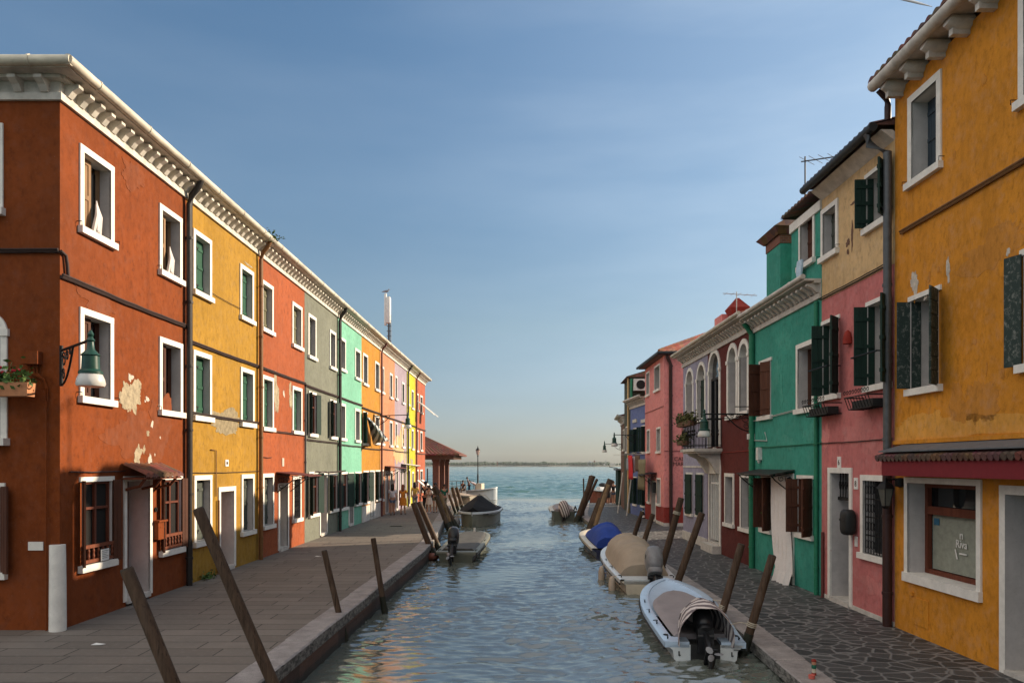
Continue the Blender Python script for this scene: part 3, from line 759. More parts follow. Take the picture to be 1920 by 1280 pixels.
mb = MB(); u = LF.u(424.5); z = LF.z(424.5,868); LF.box(mb, u-.1, u+.1, 0, .02, z-.08, z+.09); mb.build('number_plate', M['white'], H2)
mb = MB(); LF.box(mb, u-.05, u+.05, .02, .024, z-.03, z+.04); mb.build('number_digits', M['cable'], H2)
mb = MB(); u = LF.u(403); mb.tube([LF.P(u-.3,.03,LF.z(403,843)), LF.P(u,.03,LF.z(403,844)), LF.P(u,.03,LF.z(403,930))], .014, 6); mb.build('conduit', M['pipebrown'], H2)
mb = MB(); u = LF.u(408)-.06; mb.tube([LF.P(u,.05,0), LF.P(u,.05,LF.z(408,937))], .03, 8); mb.build('gas_pipe', M['pipebrown'], H2, smooth=True)
finish(LF, H2, 'yellow', LU[1], LU[2], 0, ZL_TOP)
# H3 orange red
for r, st, co, ex in (((489.5,511.5,522.5,620),'closed','sholive',()), ((547,565.5,564,650),'closed','sholive',()), ((490.6,512,701.5,807),'closed','shgreen',()), ((547.3,565.5,722.5,813),'closed','shgreen',()),
                  ((491.5,512.5,887.5,993.5),'closed','shgrey',()), ((548,564,892,980),'pane','',('grille',))):
    window(LF, H3, W(LF,*r), st, co, extra=ex)
door(LF, H3, (LF.u(521), LF.u(540.5), .05, LF.z(521,906)), 'leaf', 'shgrey', depth=.45)
cable(LF, H3, LU[2], LU[3], 5.55, r=.028); cable(LF, H3, LU[2], LU[3], 3.75, r=.016); cable(LF, H3, LU[2]+.3, LF.u(508), LF.z(500,857), r=.01, twin=False)
patch(LF, H3, LF.u(517.5), LF.z(517.5,738), .48, 1.15, 'bare', 9); patch(LF, H3, LF.u(544.5), LF.z(544.5,742), .3, .8, 'bare', 10)
patch(LF, H3, LF.u(532), LF.z(532,738), .16, .2, 'barewhite', 12)
mb = MB(); u = LF.u(530); z = LF.z(530,866); LF.box(mb, u-.09, u+.09, 0, .02, z-.13, z+.13); mb.build('number_plate', M['barewhite'], H3)
# glass canopy on scrolled iron brackets
def canopy(fac, h, u0, u1, z, proj=.8, mat='pipered', name='canopy'):
    mb = MB(); mb.obox(fac.P(u0, .02, z+.12), fac.d*(u1-u0), fac.n*proj+V((0,0,-.12)), V((0,0,.025))); c = mb.build(name, M[mat], h)
    bb = MB()
    for uu in (u0+.06, u1-.06):
        bb.tube([fac.P(uu,.02,z-.5), fac.P(uu,.25,z-.32), fac.P(uu,.5,z-.12), fac.P(uu,proj-.05,z-.03)], .016, 6); bb.tube([fac.P(uu,.02,z+.08), fac.P(uu,proj-.02,z-.03)], .014, 6)
        for (cv, cz, rr) in ((.14,-.1,.10), (.34,-.08,.07), (.14,-.3,.07)):
            bb.tube([fac.P(uu, cv+rr*cos(q)*(.4+.6*q/6.3), z+cz+rr*sin(q)*(.4+.6*q/6.3)) for q in [7*j/12 for j in range(13)]], .010, 5)
    bb.tube([fac.P(u0+.06,proj-.03,z-.02), fac.P(u1-.06,proj-.03,z-.02)], .016, 6)
    bb.build('bracket', M['iron'], c); return c
canopy(LF, H3, LF.u(517), LF.u(545), LF.z(519,893), 1.0)
finish(LF, H3, 'orangered', LU[2], LU[3], 0, ZL_TOP)
# H4 grey
window(LF, H4, W(LF,577,592,586,671), 'closed', 'shgrey'); window(LF, H4, W(LF,617.5,629,616.5,691), 'closed', 'shgrey')
window(LF, H4, W(LF,578,592.5,732,818), 'open', 'shdark', leafstyle='boards', depth=.08); window(LF, H4, W(LF,618,630,747.7,823), 'open', 'shdark', leafstyle='boards', depth=.08)
window(LF, H4, W(LF,578.5,596,884,971), 'open', 'shdark', leafstyle='boards', depth=.08); window(LF, H4, W(LF,616,632,887,962), 'open', 'shdark', leafstyle='boards', depth=.08)
door(LF, H4, (LF.u(598.5), LF.u(613), .08, LF.z(598.5,884)), 'leaf', 'hall', depth=.45)
cable(LF, H4, LU[3], LU[4], 5.5, r=.03); cable(LF, H4, LU[3], LU[4], 3.6, r=.018); cable(LF, H4, LU[3]+.2, LU[4], 2.46, r=.02, sag=.06, v=.3)
finish(LF, H4, 'grey', LU[3], LU[4], 0, ZL_TOP)
# H5 turquoise
for r, st, an in (((637,647.5,630.5,694.5),'closed',None), ((665,675.5,651.4,710.7),'closed',None), ((637.3,647.3,754.5,825.7),'closed',None), ((665,674.5,764.6,829),'closed',None),
              ((636,651,885,958),'open',(None,160)), ((665,677,884,949),'open',(152,165))):
    window(LF, H5, W(LF,*r), st, 'shgrey' if st == 'closed' else 'shdark', ang=an or (150,165), leafstyle='batten', depth=.08 if st == 'open' else .24)
door(LF, H5, (LF.u(653), LF.u(662.5), .08, LF.z(653,885.7)), 'leaf', 'hall', depth=.45)
cable(LF, H5, LU[4], LU[5], 5.5, r=.03); cable(LF, H5, LU[4], LU[5], 3.55, r=.018)
finish(LF, H5, 'turquoise', LU[4], LU[5], 0, ZL_TOP)
# H6 orange
for r, st, an in (((680,689,660.4,721.5),'closed',None), ((702.7,710.5,675.8,732),'closed',None), ((680,688.5,770,834.6),'open',(140,None)), ((702.7,710.5,777,833),'closed',None),
              ((680.5,691,882,946),'open',(150,162)), ((703,712,881,940),'open',(150,168))):
    window(LF, H6, W(LF,*r), st, 'shdark', ang=an or (150,165), leafstyle='batten', depth=.08 if st == 'open' else .24)
d6 = door(LF, H6, (LF.u(692.5), LF.u(701.5), .06, LF.z(692.5,881.4)), 'leaf', 'hall', depth=.3)
mb = MB(); a, b = LF.u(693.2), LF.u(701)
n = 18
mb.add([LF.P(a+(b-a)*i/n, .05+.04*sin(i*1.7), z) for z in (.15, 1.2, 2.3) for i in range(n+1)], [(r*(n+1)+i, r*(n+1)+i+1, (r+1)*(n+1)+i+1, (r+1)*(n+1)+i) for r in range(2) for i in range(n)])
mb.build('door_curtain', M['strcloth'], d6, smooth=True)
# striped cloth billowing out of the middle window
mb = MB(); n, k = 16, 8; ua, ub = LF.u(682)-.35, LF.u(700); zt, zb = LF.z(684,782), LF.z(690,829)
gr = [[LF.P(ua+(ub-ua)*(.08+.92*i/n*(.35+.65*j/k)) , .12+.95*(j/k)**.8*(.55+.45*sin(1.2+i*.35))+.04*sin(i*1.9), zt+(zb-zt)*j/k+.10*sin(i*.5)*(j/k)) for i in range(n+1)] for j in range(k+1)]
mb.add([p for q in gr for p in q], [(r*(n+1)+i, r*(n+1)+i+1, (r+1)*(n+1)+i+1, (r+1)*(n+1)+i) for r in range(k) for i in range(n)])
so = mb.build('hanging_cloth', M['strcloth'], None, smooth=True, loc=gr[0][0]); so.modifiers.new('s', 'SOLIDIFY').thickness = .008
tag(so, 'striped white and black cloth blowing out of the bright orange house window', 'cloth')
cable(LF, H6, LU[5], LU[6], 5.4, r=.03); cable(LF, H6, LU[5], LU[6], 3.5, r=.018)
for (a, b) in ((LU[5]+.02, LF.u(692.5)), (LF.u(701.6), LU[6]-.02)): mb = MB(); LF.box(mb, a, b, -.01, .03, 0, .75); mb.build('plinth', M['plinthwhite'], H6)
finish(LF, H6, 'orange', LU[5], LU[6], 0, ZL_TOP)
# H7 salmon, H8 lavender, H9 lime, H10 red
for r in ((714.7,719.3,685.5,737.6), (730,735.3,698,747), (714.3,719.3,781.5,835), (729.8,735.2,788,838)): window(LF, H7, W(LF,*r), 'closed', 'shgrey')
window(LF, H7, W(LF,714.5,718.5,880,940), 'closed', 'shdark')
d7 = door(LF, H7, (LF.u(722), LF.u(727.5), .05, LF.z(722,882)), 'dark', 'dark'); window(LF, H7, W(LF,730.5,736,883,942), 'closed', 'sholive')
mb = MB(); a, b = LF.u(722.6), LF.u(725.2)
mb.add([LF.P(a+(b-a)*i/12*(1 if r != 1 else .8), .06+.06*sin(i*1.9), z) for r, z in enumerate((.12, 1.1, 2.35)) for i in range(13)], [(r*13+i, r*13+i+1, (r+1)*13+i+1, (r+1)*13+i) for r in range(2) for i in range(12)])
mb.build('door_curtain', M['bundle'], d7, smooth=True)
canopy(LF, H7, LF.u(721), LF.u(733), LF.z(722,878), .9)
cable(LF, H7, LU[6], LU[7], 5.35, r=.03); cable(LF, H7, LU[6], LU[7], 3.55, r=.018)
finish(LF, H7, 'salmon', LU[6], LU[7], 0, ZL_TOP)
for r in ((740.6,744.3,703.5,749.5), (753,757.8,715,757), (740.6,744.2,791,838), (753,757.6,796,840)): window(LF, H8, W(LF,*r), 'closed', 'shdark')
door(LF, H8, (LF.u(741.5), LF.u(746), .05, 2.45), 'leaf', 'shdark'); window(LF, H8, W(LF,750,753.5,880,935), 'closed', 'sholive'); door(LF, H8, (LF.u(756), LF.u(760.5), .05, 2.45), 'leaf', 'hall')
patch(LF, H8, LF.u(748.5), 3.75, 3.2, 2.2, 'cream', 21, lobes=4); patch(LF, H8, LF.u(755), 5.0, 1.2, .9, 'cream', 22); patch(LF, H8, LF.u(759), 3.2, 1.0, .8, 'bare', 23, v=.01)
canopy(LF, H8, LF.u(752), LF.u(762), 2.65, .9, 'white')
cable(LF, H8, LU[7], LU[8], 5.35, r=.03); cable(LF, H8, LU[7], LU[8], 3.5, r=.018)
finish(LF, H8, 'lavender', LU[7], LU[8], 0, ZL_TOP)
for r in ((764,766.8,723,760), (771.3,775.2,730,767), (764,766.8,800.5,840), (771.3,775,804,843.6)): window(LF, H9, W(LF,*r), 'closed', 'shgrey')
door(LF, H9, (LF.u(765), LF.u(768.8), .05, 2.4), 'leaf', 'shgrey'); window(LF, H9, W(LF,772,775.5,884,930), 'closed', 'shgrey')
patch(LF, H9, LF.u(772), 2.9, 1.0, .5, 'bare', 25)
cable(LF, H9, LU[8], LU[9], 5.35, r=.03); finish(LF, H9, 'lime', LU[8], LU[9], 0, ZL_TOP)
for r in ((780.2,784.2,736,770), (787.5,792,740,775), (780.2,783.6,805,847), (787.5,791.5,807.7,846), (780.2,784.2,880,926), (787.5,792,880,924)):
    ww = window(LF, H10, W(LF,*r), 'pane', 'shdark')
    if r[2] < 760 or r[2] > 870:
        a, b, c, d = LF.rect(*r); mb = MB(); zt = c+(d-c)*.55
        mb.obox(LF.P(a+.1,.05,zt), LF.d*(b-a-.2), LF.n*1.15+V((0,0,-.95)), V((0,0,.03))+LF.n*.02); mb.build('awning', M['white'], ww)
cable(LF, H10, LU[9], LU[10], 5.3, r=.03); cable(LF, H10, LU[9], LU[10], 3.5, r=.018)
finish(LF, H10, 'red2', LU[9], LU[10], 0, ZL_TOP)
for i, h in enumerate(Lhouses):
    cornice(LF, h, LU[i], LU[i+1], ZL_TOP, step=.33, ends=(1 if i == 0 else 0, 1 if i == 9 else 0))
    if i: roof(LF, h, LU[i], LU[i+1], .40, ZL_TOP+.50, -4.4, ZL_TOP+1.7, -9, fine=False, amp=.03)
    else:
        mb = MB(); a, b, zt, zr = LU[0]-.38, LU[1], ZL_TOP+.47, ZL_TOP+1.7; A, B, D, E = LF.P(a,.38,zt), LF.P(b,.38,zt), LF.P(b,-9,zt), LF.P(a,-9,zt); r0, r1 = LF.P(a+4.5,-4.4,zr), LF.P(b,-4.4,zr)
        mb.poly([A, B, r1, r0]); mb.poly([A, r0, E]); mb.poly([E, r0, r1, D]); mb.build('roof', M['tile'], h)
for i, (h, mt, r) in enumerate(((H1,'pipe',.07), (H2,'pipebrown',.06), (H4,'pipe',.07), (H6,'pipered',.05), (H8,'pipe',.06), (H9,'pipered',.05))):
    u = LU[{0:1,1:2,2:4,3:6,4:8,5:9}[i]]-.08
    pipe(LF, h, [(u,.36,ZL_TOP+.40), (u,.30,ZL_TOP+.25), (u,.14,ZL_TOP+.05), (u,.10,ZL_TOP-.15), (u,.10,0)], r, mt)
pipe(LF, H3, [(LU[3]-.05,.05,5.45), (LU[3]-.05,.05,2.2)], .03, 'pipegrey', 'conduit')
# weeds growing in the gutter of the yellow house and at its foot
def leafclump(mb, c, ext, n, size, rr, mi=0, droop=0):
    for _ in range(n):
        p = V(c)+V((rr.gauss(0,ext[0]), rr.gauss(0,ext[1]), rr.gauss(0,ext[2])-droop*rr.random()))
        a = V((rr.uniform(-1,1), rr.uniform(-1,1), rr.uniform(-.3,1))).normalized(); b = a.cross(V((rr.uniform(-1,1), rr.uniform(-1,1), rr.uniform(-1,1)))).normalized()
        s = size*rr.uniform(.6,1.4)
        mb.add([p-a*s, p+b*s*.45, p+a*s, p-b*s*.45], [(0,1,2,3)], mi)
for (nm, c, ext, lab) in (('weed_tuft', LF.P(LU[2]-.02,.4,ZL_TOP+.52), (.1,.25,.08), 'green weeds sprouting from the gutter above the mustard yellow house'), ('weed_tuft', LF.P(LF.u(381),.12,.06), (.06,.22,.05), 'dry weeds on the paving at the foot of the mustard yellow house')):
    mb = MB(); leafclump(mb, c, ext, 60, .06, R); o = mb.build(nm, M['leaf'], None, loc=(c.x,c.y,c.z)); tag(o, lab, 'weeds')
# aerial mast with a gull, vent pipes
mt = thing('antenna_mast', LF.P(45,-.52,9.35), 'tall white cellular antenna mast rising above the left row of roofs', 'antenna')
ROOT[mt] = V(mt.location); p = V(mt.location)
mb = MB(); mb.tube([p, p+V((0,0,3.5))], .06, 8); mb.tube([p+V((.12,0,.6)), p+V((.12,0,2.4))], .025, 6)
for q in range(6): mb.box(p.x-.12, p.x+.15, p.y-.05, p.y+.05, p.z+.5+.3*q, p.z+.53+.3*q)
mb.build('pole', M['pipegrey'], mt)
mb = MB(); mb.lathe(p+V((-.02,0,1.85)), [(.05,0),(.15,.05),(.15,1.55),(.10,1.62)], 12); mb.lathe(p+V((-.2,0,1.75)), [(.03,0),(.08,.03),(.08,1.9),(.04,1.95)], 10); mb.build('panel', M['plastic'], mt, smooth=True, angle=50)
gp = p+V((-.15,0,3.72)); mb = MB(); mb.blob(gp+V((0,0,.10)), (.16,0,.02), (0,.07,0), (0,0,.075)); mb.blob(gp+V((.15,0,.20)), (.05,0,0), (0,.04,0), (0,0,.04)); mb.tube([gp+V((.19,0,.20)), gp+V((.25,0,.185))], [.014,.004], 5); mb.tube([gp+V((-.12,0,.09)), gp+V((-.28,0,.05))], [.05,.015], 6)
mb.tube([gp+V((.02,0,.04)), gp+V((.02,0,-.02))], .01, 5)
tag(mb.build('gull', M['cgrey'], None, smooth=True, loc=gp), 'grey gull perched on top of the antenna mast', 'bird')
for (px, py0, py1) in ((617, 575, 556), (625, 580, 560)):
    u = LF.u(px, -.6); pp = LF.P(u, -.6, LF.z(px, 598, -.6)); zt = LF.z(px, py1, -.6); mb = MB()
    mb.tube([pp, V((pp.x,pp.y,zt))], .05, 8); mb.tube([V((pp.x,pp.y,zt)), V((pp.x,pp.y,zt+.06))], .09, 8)
    mb.build('vent_pipe', M['pipe'], H4)

# ------------------------------------------------------------------ right bank
def RW(f, h, r, *a, **k): return window(f, h, f.rect(*r), *a, **k)
UY0, UY1 = 1.0, RF.u(1678); UP1 = RF.u(1541); UG1 = RF.u(1412); UD1 = RF.u(1327); UV1 = RF.u(1281)
HY1 = begin(RF, UY0, UY1, RZ, 'shop_house', 'large ochre yellow house with a maroon awning over its shop window', 'house')
TY = RF.z(1678, 178)
RW(RF, HY1, (1704,1766.5,185.5,358), 'closed', 'shblue', depth=.42, fw=.13, extra=('hooks',))
RW(RF, HY1, (1705,1766,558,743), 'open', 'shpeel', hv=(.055,-.16), lw=1, ang=(135,94), leafstyle='boards', depth=.40, frame='stone', extra=('whitesash',))
window(RF, HY1, (RF.u(1990), RF.u(1915), RF.z(1915,700), RF.z(1915,470)), 'open', 'shpeel', ang=(165,165), lw=.9, leafstyle='boards', extra=('whitesash',))
window(RF, HY1, (RF.u(2000), RF.u(1912), RF.z(1912,208), RF.z(1912,-20)), 'closed', 'shblue', depth=.42, extra=('hooks',))
# shop window with brown joinery, blind and lettering
a, b, c, d = RF.rect(1698,1842,894,1087); HOLES[HY1].append((a+.11, b-.11, c+.16, d-.1)); dp = .40
mb = MB(); RF.box(mb, a, b, -.01, .035, d-.1, d); RF.box(mb, a, a+.11, -.01, .033, c+.16, d-.1); RF.box(mb, b-.11, b, -.01, .033, c+.16, d-.1)
for uu in (a+.11, b-.11): mb.quad(RF.P(uu,.03,c+.16), RF.P(uu,.03,d-.1), RF.P(uu,-dp,d-.1), RF.P(uu,-dp,c+.16), 1)
mb.quad(RF.P(a+.11,.03,d-.1), RF.P(b-.11,.03,d-.1), RF.P(b-.11,-dp,d-.1), RF.P(a+.11,-dp,d-.1), 1)
shop = mb.build('shop_window', [M['stone'], M['reveal']], HY1)
mb = MB(); RF.box(mb, a-.01, b+.01, -dp, .07, c, c+.16); mb.build('sill', M['stone'], shop)
a2, b2, c2, d2 = a+.11, b-.11, c+.16, d-.1; zt = c2+(d2-c2)*.70
mb = MB()
for (p, q, r, s) in ((a2, b2, c2, c2+.08), (a2, b2, d2-.08, d2), (a2, b2, zt-.07, zt+.07)): RF.box(mb, p, q, -dp+.03, -dp+.11, r, s)
for (p, q) in ((a2, a2+.09), (b2-.09, b2)): RF.box(mb, p, q, -dp+.032, -dp+.108, c2+.08, d2-.08)
mb.build('joinery', M['winwood'], shop)
mb = MB(); RF.box(mb, a2, b2, -dp+.0, -dp+.012, c2, d2); mb.build('pane', M['glass'], shop)
mb = MB(); nsl = 42
for i in range(nsl):
    zz = c2+.09+(zt-c2-.17)*i/nsl; mb.quad(RF.P(a2+.1,-dp+.028,zz), RF.P(b2-.1,-dp+.028,zz), RF.P(b2-.1,-dp+.016,zz+(zt-c2-.17)/nsl*.92), RF.P(a2+.1,-dp+.016,zz+(zt-c2-.17)/nsl*.92))
mb.build('blind', plain('blind_slats', (.30,.31,.25), .5, bumps=0), shop)
um = a2+(b2-a2)*.50; zm = c2+(zt-c2)*.50
for (t, s, du, dz, sh) in (('n', .20, .0, .13, 0), ('Riva', .19, .0, -.02, .0)):
    to = text_mesh('shop_lettering', t, M['white'], shop, RF.P(um, -dp+.05, zm+dz), -RF.d, V((0,0,1))-RF.d*(-.0), s)
mb = MB(); mb.obox(RF.P(um+.19,-dp+.045,zm-.06), -RF.d*.06+V((0,0,-.16)), RF.n*.008, -RF.d*.03); mb.obox(RF.P(um+.06,-dp+.045,zm-.13), -RF.d*.2, RF.n*.008, V((0,0,.025))); mb.build('shop_lettering', M['white'], shop)
mb = MB(); RF.box(mb, b2-.32, b2-.16, -dp+.03, -dp+.036, zt-.26, zt-.14); mb.build('sticker', plain('blue_sticker', (.03,.12,.20), .5), shop)
door(RF, HY1, (RF.u(2060), RF.u(1877), RZ, RF.z(1877,909)), 'dark', 'hall', depth=.55, fw=.13)
# maroon awning with flashing and a row of tiles over it
za, zb = RF.z(1660,862,.42), RF.z(1660,891,.42); ue = RF.u(1655,.42)
mb = MB(); RF.box(mb, UY0+.2, ue, .0, .44, zb, za); aw = mb.build('awning', M['awning'], HY1)
mb = MB(); k = int((ue-UY0)/.14)
for i in range(k):
    uu = UY0+.2+.14*i; mb.tube([RF.P(uu+.06, .02, za+.16), RF.P(uu+.06, .50, za+.03)], .062, 7)
mb.build('awning_tiles', M['tiledark'], HY1)
mb = MB(); mb.obox(RF.P(UY0, .0, za+.27), RF.d*(ue-UY0+.06), RF.n*.47+V((0,0,-.13)), V((0,0,.02))); mb.build('flashing', M['lead'], HY1)
mb = MB(); RF.box(mb, UY0, UY1, -.01, .05, za+.29, za+.36); mb.build('moulding', M['ochre'], HY1)
cable(RF, HY1, UY0, RF.u(1692), RF.z(1692,438), 'pipebrown', r=.028, sag=.025)
for (px, py, w, h, m, s) in ((1715,531,.22,.42,'barewhite',31), (1778,505,.09,.42,'barewhite',32), (1891,472,.09,.1,'barewhite',33), (1736,555,.1,.12,'barewhite',34)): patch(RF, HY1, RF.u(px), RF.z(px,py), w, h, m, s)
patch(RF, HY1, RF.u(1800), RF.z(1800,802), 4.6, .42, 'ochrepale', 71, name='worn_patch', v=.003); patch(RF, HY1, RF.u(1745), RF.z(1745,800), 1.8, .5, 'ochrepale', 72, name='worn_patch', v=.004)
patch(RF, HY1, RF.u(1838), RF.z(1838,755), .75, .75, 'ochredark', 73, name='worn_patch', v=.003); patch(RF, HY1, RF.u(1795), RF.z(1795,762), .5, .6, 'ochredark', 74, name='worn_patch', v=.0035); patch(RF, HY1, RF.u(1860), RF.z(1860,470), 1.4, .6, 'ochredark', 75, name='worn_patch', v=.003)
for k, (px, py) in enumerate(((1760,505),(1742,520),(1826,640),(1850,690),(1790,290),(1845,150),(1715,560),(1880,700))): patch(RF, HY1, RF.u(px), RF.z(px,py), .05+.03*(k % 3), .12+.06*(k % 2), 'ochredark', 80+k, name='paint_flake', v=.005)
mb = MB(); a, b, c, d = RF.rect(1713,1742,1118,1168); RF.box(mb, a, b, -.01, .012, c, d); RF.box(mb, b-.02, b+.08, 0, .04, d+.02, d+.08); mb.build('meter_hatch', M['ochre'], HY1)
finish(RF, HY1, 'ochre', UY0, UY1, RZ, TY, depth=10)
# eaves: stone gutter on round corbels, tiles on top
nc = int((UY1-UY0)/.66)
for i in range(nc):
    mb = MB(); u = UY1-.25-.66*i; mb.tube([RF.P(u,-.05,TY+.02), RF.P(u,.20,TY+.02), RF.P(u,.34,TY+.07)], [.13,.13,.10], 10); RF.box(mb, u-.05, u+.05, .0, .28, TY-.17, TY-.06)
    mb.build('corbel', M['stonegrey'], HY1, smooth=True, angle=50)
mb = MB(); mb.tube([RF.P(UY0+(UY1+.05-UY0)*i/8,.40,TY+.17) for i in range(9)], .10, 10); RF.box(mb, UY0, UY1, -.02, .38, TY+.12, TY+.20); mb.build('gutter', M['stonegrey'], HY1, smooth=True)
roof(RF, HY1, UY0, UY1+.06, .48, TY+.26, -5, TY+1.55, -10, 'tiledark')
# cream and pink house
HP = begin(RF, UY1, UP1, RZ, 'two_tone_house', 'house painted cream above and pink below beside the ochre shop house', 'house')
TP = 8.86
RW(RF, HP, (1540.6,1572.5,396,495), 'closed', 'shgrey', depth=.30, extra=('hooks',))
RW(RF, HP, (1623,1666,330,442), 'open', 'shdark', hv=(.055,-.12), lw=1, ang=(136,95), extra=('hooks','whitesash'), depth=.34)
RW(RF, HP, (1541.5,1576,604,753), 'open', 'shdark', hv=(.055,-.12), lw=1, ang=(136,95), extra=('bar','whitesash'), depth=.34)
RW(RF, HP, (1625,1672,568,736), 'open', 'shdark', hv=(.055,-.12), lw=1, ang=(136,95), extra=('bar','whitesash'), depth=.34)
door(RF, HP, (RF.u(1599), RF.u(1554), RZ+.04, RF.z(1554,876)), 'dark', 'dark', depth=.40, transom=True)
RW(RF, HP, (1615,1669,889.5,1045), 'pane', extra=('grille',), depth=.22)
zs = RF.z(1541, 604-22)
ZB = RF.z(1600, 534)
mb = MB(); RF.box(mb, UY1+.004, UP1-.004, 0, .004, RZ, ZB); 
def skin_wall(fac, h, mat, u0, u1, z0, z1, v=.004):
    """lower coat of another colour, lying on the wall with the same openings"""
    hs = HOLES.get(h, []); mb = MB()
    us = sorted(set([u0, u1]+[min(max(x,u0),u1) for q in hs for x in q[:2]])); zs = sorted(set([z0, z1]+[min(max(x,z0),z1) for q in hs for x in q[2:4]]))
    for a, b in zip(us, us[1:]):
        for c, d in zip(zs, zs[1:]):
            if b-a > 1e-4 and d-c > 1e-4 and not any(q[0] < (a+b)/2 < q[1] and q[2] < (c+d)/2 < q[3] for q in hs):
                mb.quad(fac.P(a,v,c), fac.P(b,v,c), fac.P(b,v,d), fac.P(a,v,d))
    return mb.build('lower_wall', M[mat], h)
skin_wall(RF, HP, 'pink', UY1+.005, UP1-.005, RZ, ZB)
cable(RF, HP, UY1+.1, UP1, ZB+.03, r=.016); cable(RF, HP, UY1+.1, UP1, RF.z(1600,827), r=.012, twin=False)
for (px, py, txt) in ((1574.5,866,'6'), (1606,906,'8')):
    mb = MB(); u = RF.u(px); z = RF.z(px,py); RF.box(mb, u-.085, u+.085, 0, .02, z-.12, z+.12); o = mb.build('number_plate', M['white'], HP)
    text_mesh('number_digits', txt, M['cable'], o, RF.P(u, .022, z-.06), -RF.d, V((0,0,1)), .17)
u = RF.u(1604); z = RF.z(1604,1000)
mb = MB(); mb.blob(RF.P(u,.16,z+.24), RF.d*.17, RF.n*.13, V((0,0,.27)), 16, 10, p=.5); RF.box(mb, u-.11, u+.11, .292, .298, z+.27, z+.31); mb.build('letter_box', M['rubber'], HP, smooth=True)
mb = MB(); RF.box(mb, u-.12, u-.02, 0, .03, z-.26, z-.05); mb.build('door_bell', M['plastic'], HP)
mb = MB(); u = RF.u(1595.5); z = RF.z(1595.5,633); mb.lathe(RF.P(u,.07,z-.13), [(.10,0),(.095,.12),(.06,.24),(.02,.29)], 12); mb.build('alarm_bell', M['plinthred'], HP, smooth=True)
for (x0, x1, y0, y1) in ((1539,1580,758,781), (1622,1668,742,768)):
    a, b, c, d = RF.rect(x0,x1,y0,y1); mb = MB(); pj = .42
    for zz, vv in ((c, pj*.8), (d-.05, pj)):
        mb.tube([RF.P(a,.02,zz), RF.P(a,vv,zz), RF.P(b,vv,zz), RF.P(b,.02,zz)], .014, 5)
    for i in range(9):
        uu = a+(b-a)*i/8; mb.tube([RF.P(uu,.02,c), RF.P(uu,pj*.8,c), RF.P(uu,pj,d-.05)], .009, 5)
        mb.tube([RF.P(uu+.05*cos(q)*(.3+q/9), pj, d+.06+.06*sin(q)*(.3+q/9)) for q in [6.5*j/9 for j in range(10)]], .008, 4)
    rk = mb.build('flower_rack', M['iron'], HP)
    mb = MB(); RF.box(mb, a+.06, b-.06, .06, pj*.7, c+.02, d-.12); mb.build('planter', M['rubber'], rk)
patch(RF, HP, RF.u(1549), RF.z(1549,818), .35, .55, 'rose', 41, lobes=4); 
for (px, py, w, h, s) in ((1598,440,.12,.5,42), (1605,400,.1,.3,43), (1590,455,.2,.16,44), (1601,380,.3,.06,45), (1590,472,.14,.10,46)): patch(RF, HP, RF.u(px), RF.z(px,py), w*.8, h, 'brown', s, name='crack', lobes=8)
mb = MB(); mb.tube([RF.P(UP1-.15,.05,RZ), RF.P(UP1-.15,.05,RZ+1.5)], .035, 8); mb.build('gas_pipe', M['pipered'], HP, smooth=True)
mb = MB(); RF.box(mb, UY1+.01, UP1-.01, -.01, .02, RZ, RZ+.09); mb.build('plinth', M['stonegrey'], HP)
for k, (px, py, w_, h_) in enumerate(((1610,810,1.4,.5),(1640,840,1.0,.4),(1552,1000,.3,.9),(1640,1100,1.2,.3))): patch(RF, HP, RF.u(px), RF.z(px,py), w_, h_, 'pinkpale', 101+k, name='worn_patch', v=.007+.001*k)
finish(RF, HP, 'cream', UY1, UP1, RZ, TP, depth=9)
def plain_eaves(h, u0, u1, z, far=.3):
    mb = MB(); mb.obox(RF.P(u0,.0,z-.02), RF.d*(u1-u0), RF.n*.26+V((0,0,.20)), RF.n*(-.22)); mb.build('eaves_cove', M['stonegrey'], h)
    mb = MB(); mb.tube([RF.P(u0+(u1+far-u0)*i/5,.40,z+.24) for i in range(6)], .085, 10); mb.build('gutter', M['gutterdark'], h, smooth=True)
plain_eaves(HP, UY1+.02, UP1, TP, .1)
roof(RF, HP, UY1+.02, UP1+.12, .42, TP+.30, -4.5, TP+1.5, -9, 'tiledark')
pipe(RF, HP, [(UY1+.25,.40,TP+.18), (UY1+.22,.38,TP-.02), (UY1+.02,.13,TP-.25), (UY1+.05,.12,RZ+2.9)], .075, 'pipegrey')
pipe(RF, HP, [(UY1+.05,.12,RZ+2.9), (UY1+.05,.12,RZ)], .085, 'piperust', 'downpipe_foot')
pipe(RF, HY1, [(UY1+.02,.30,TY+.10), (UY1+.03,.14,TY-.06), (UY1+.03,.12,TY-.2), (UY1+.03,.12,TP+.35)], .06, 'piperust')
# green house with attic, chimney
HG = begin(RF, UP1, UG1, RZ, 'green_house', 'emerald green house with a raised attic and a white curtain over its door', 'house')
TG = 6.60; UA1 = RF.u(1484)
RW(RF, HG, (1424.5,1448,678,789), 'open', 'shbrown', ang=(30,80), hv=-.05, lw=1, depth=.26)
RW(RF, HG, (1494,1527.5,647.5,777), 'inner', 'shbrown', depth=.30, half=.3)
RW(RF, HG, (1428,1449,889,996), 'open', 'shbrown', ang=(125,95), hv=(.055,-.10), lw=1, depth=.2)
RW(RF, HG, (1495.5,1526.5,890,1006), 'open', 'shbrown', ang=(128,96), hv=(.055,-.10), lw=1, depth=.2)
dg = door(RF, HG, (RF.u(1489.5), RF.u(1456), RZ+.18, RF.z(1456,886)), 'leaf', 'white', depth=.2)
mb = MB(); RF.box(mb, RF.u(1490), RF.u(1455.5), -.01, .06, RZ, RZ+.22); mb.build('doorstep', M['stonegrey'], HG)
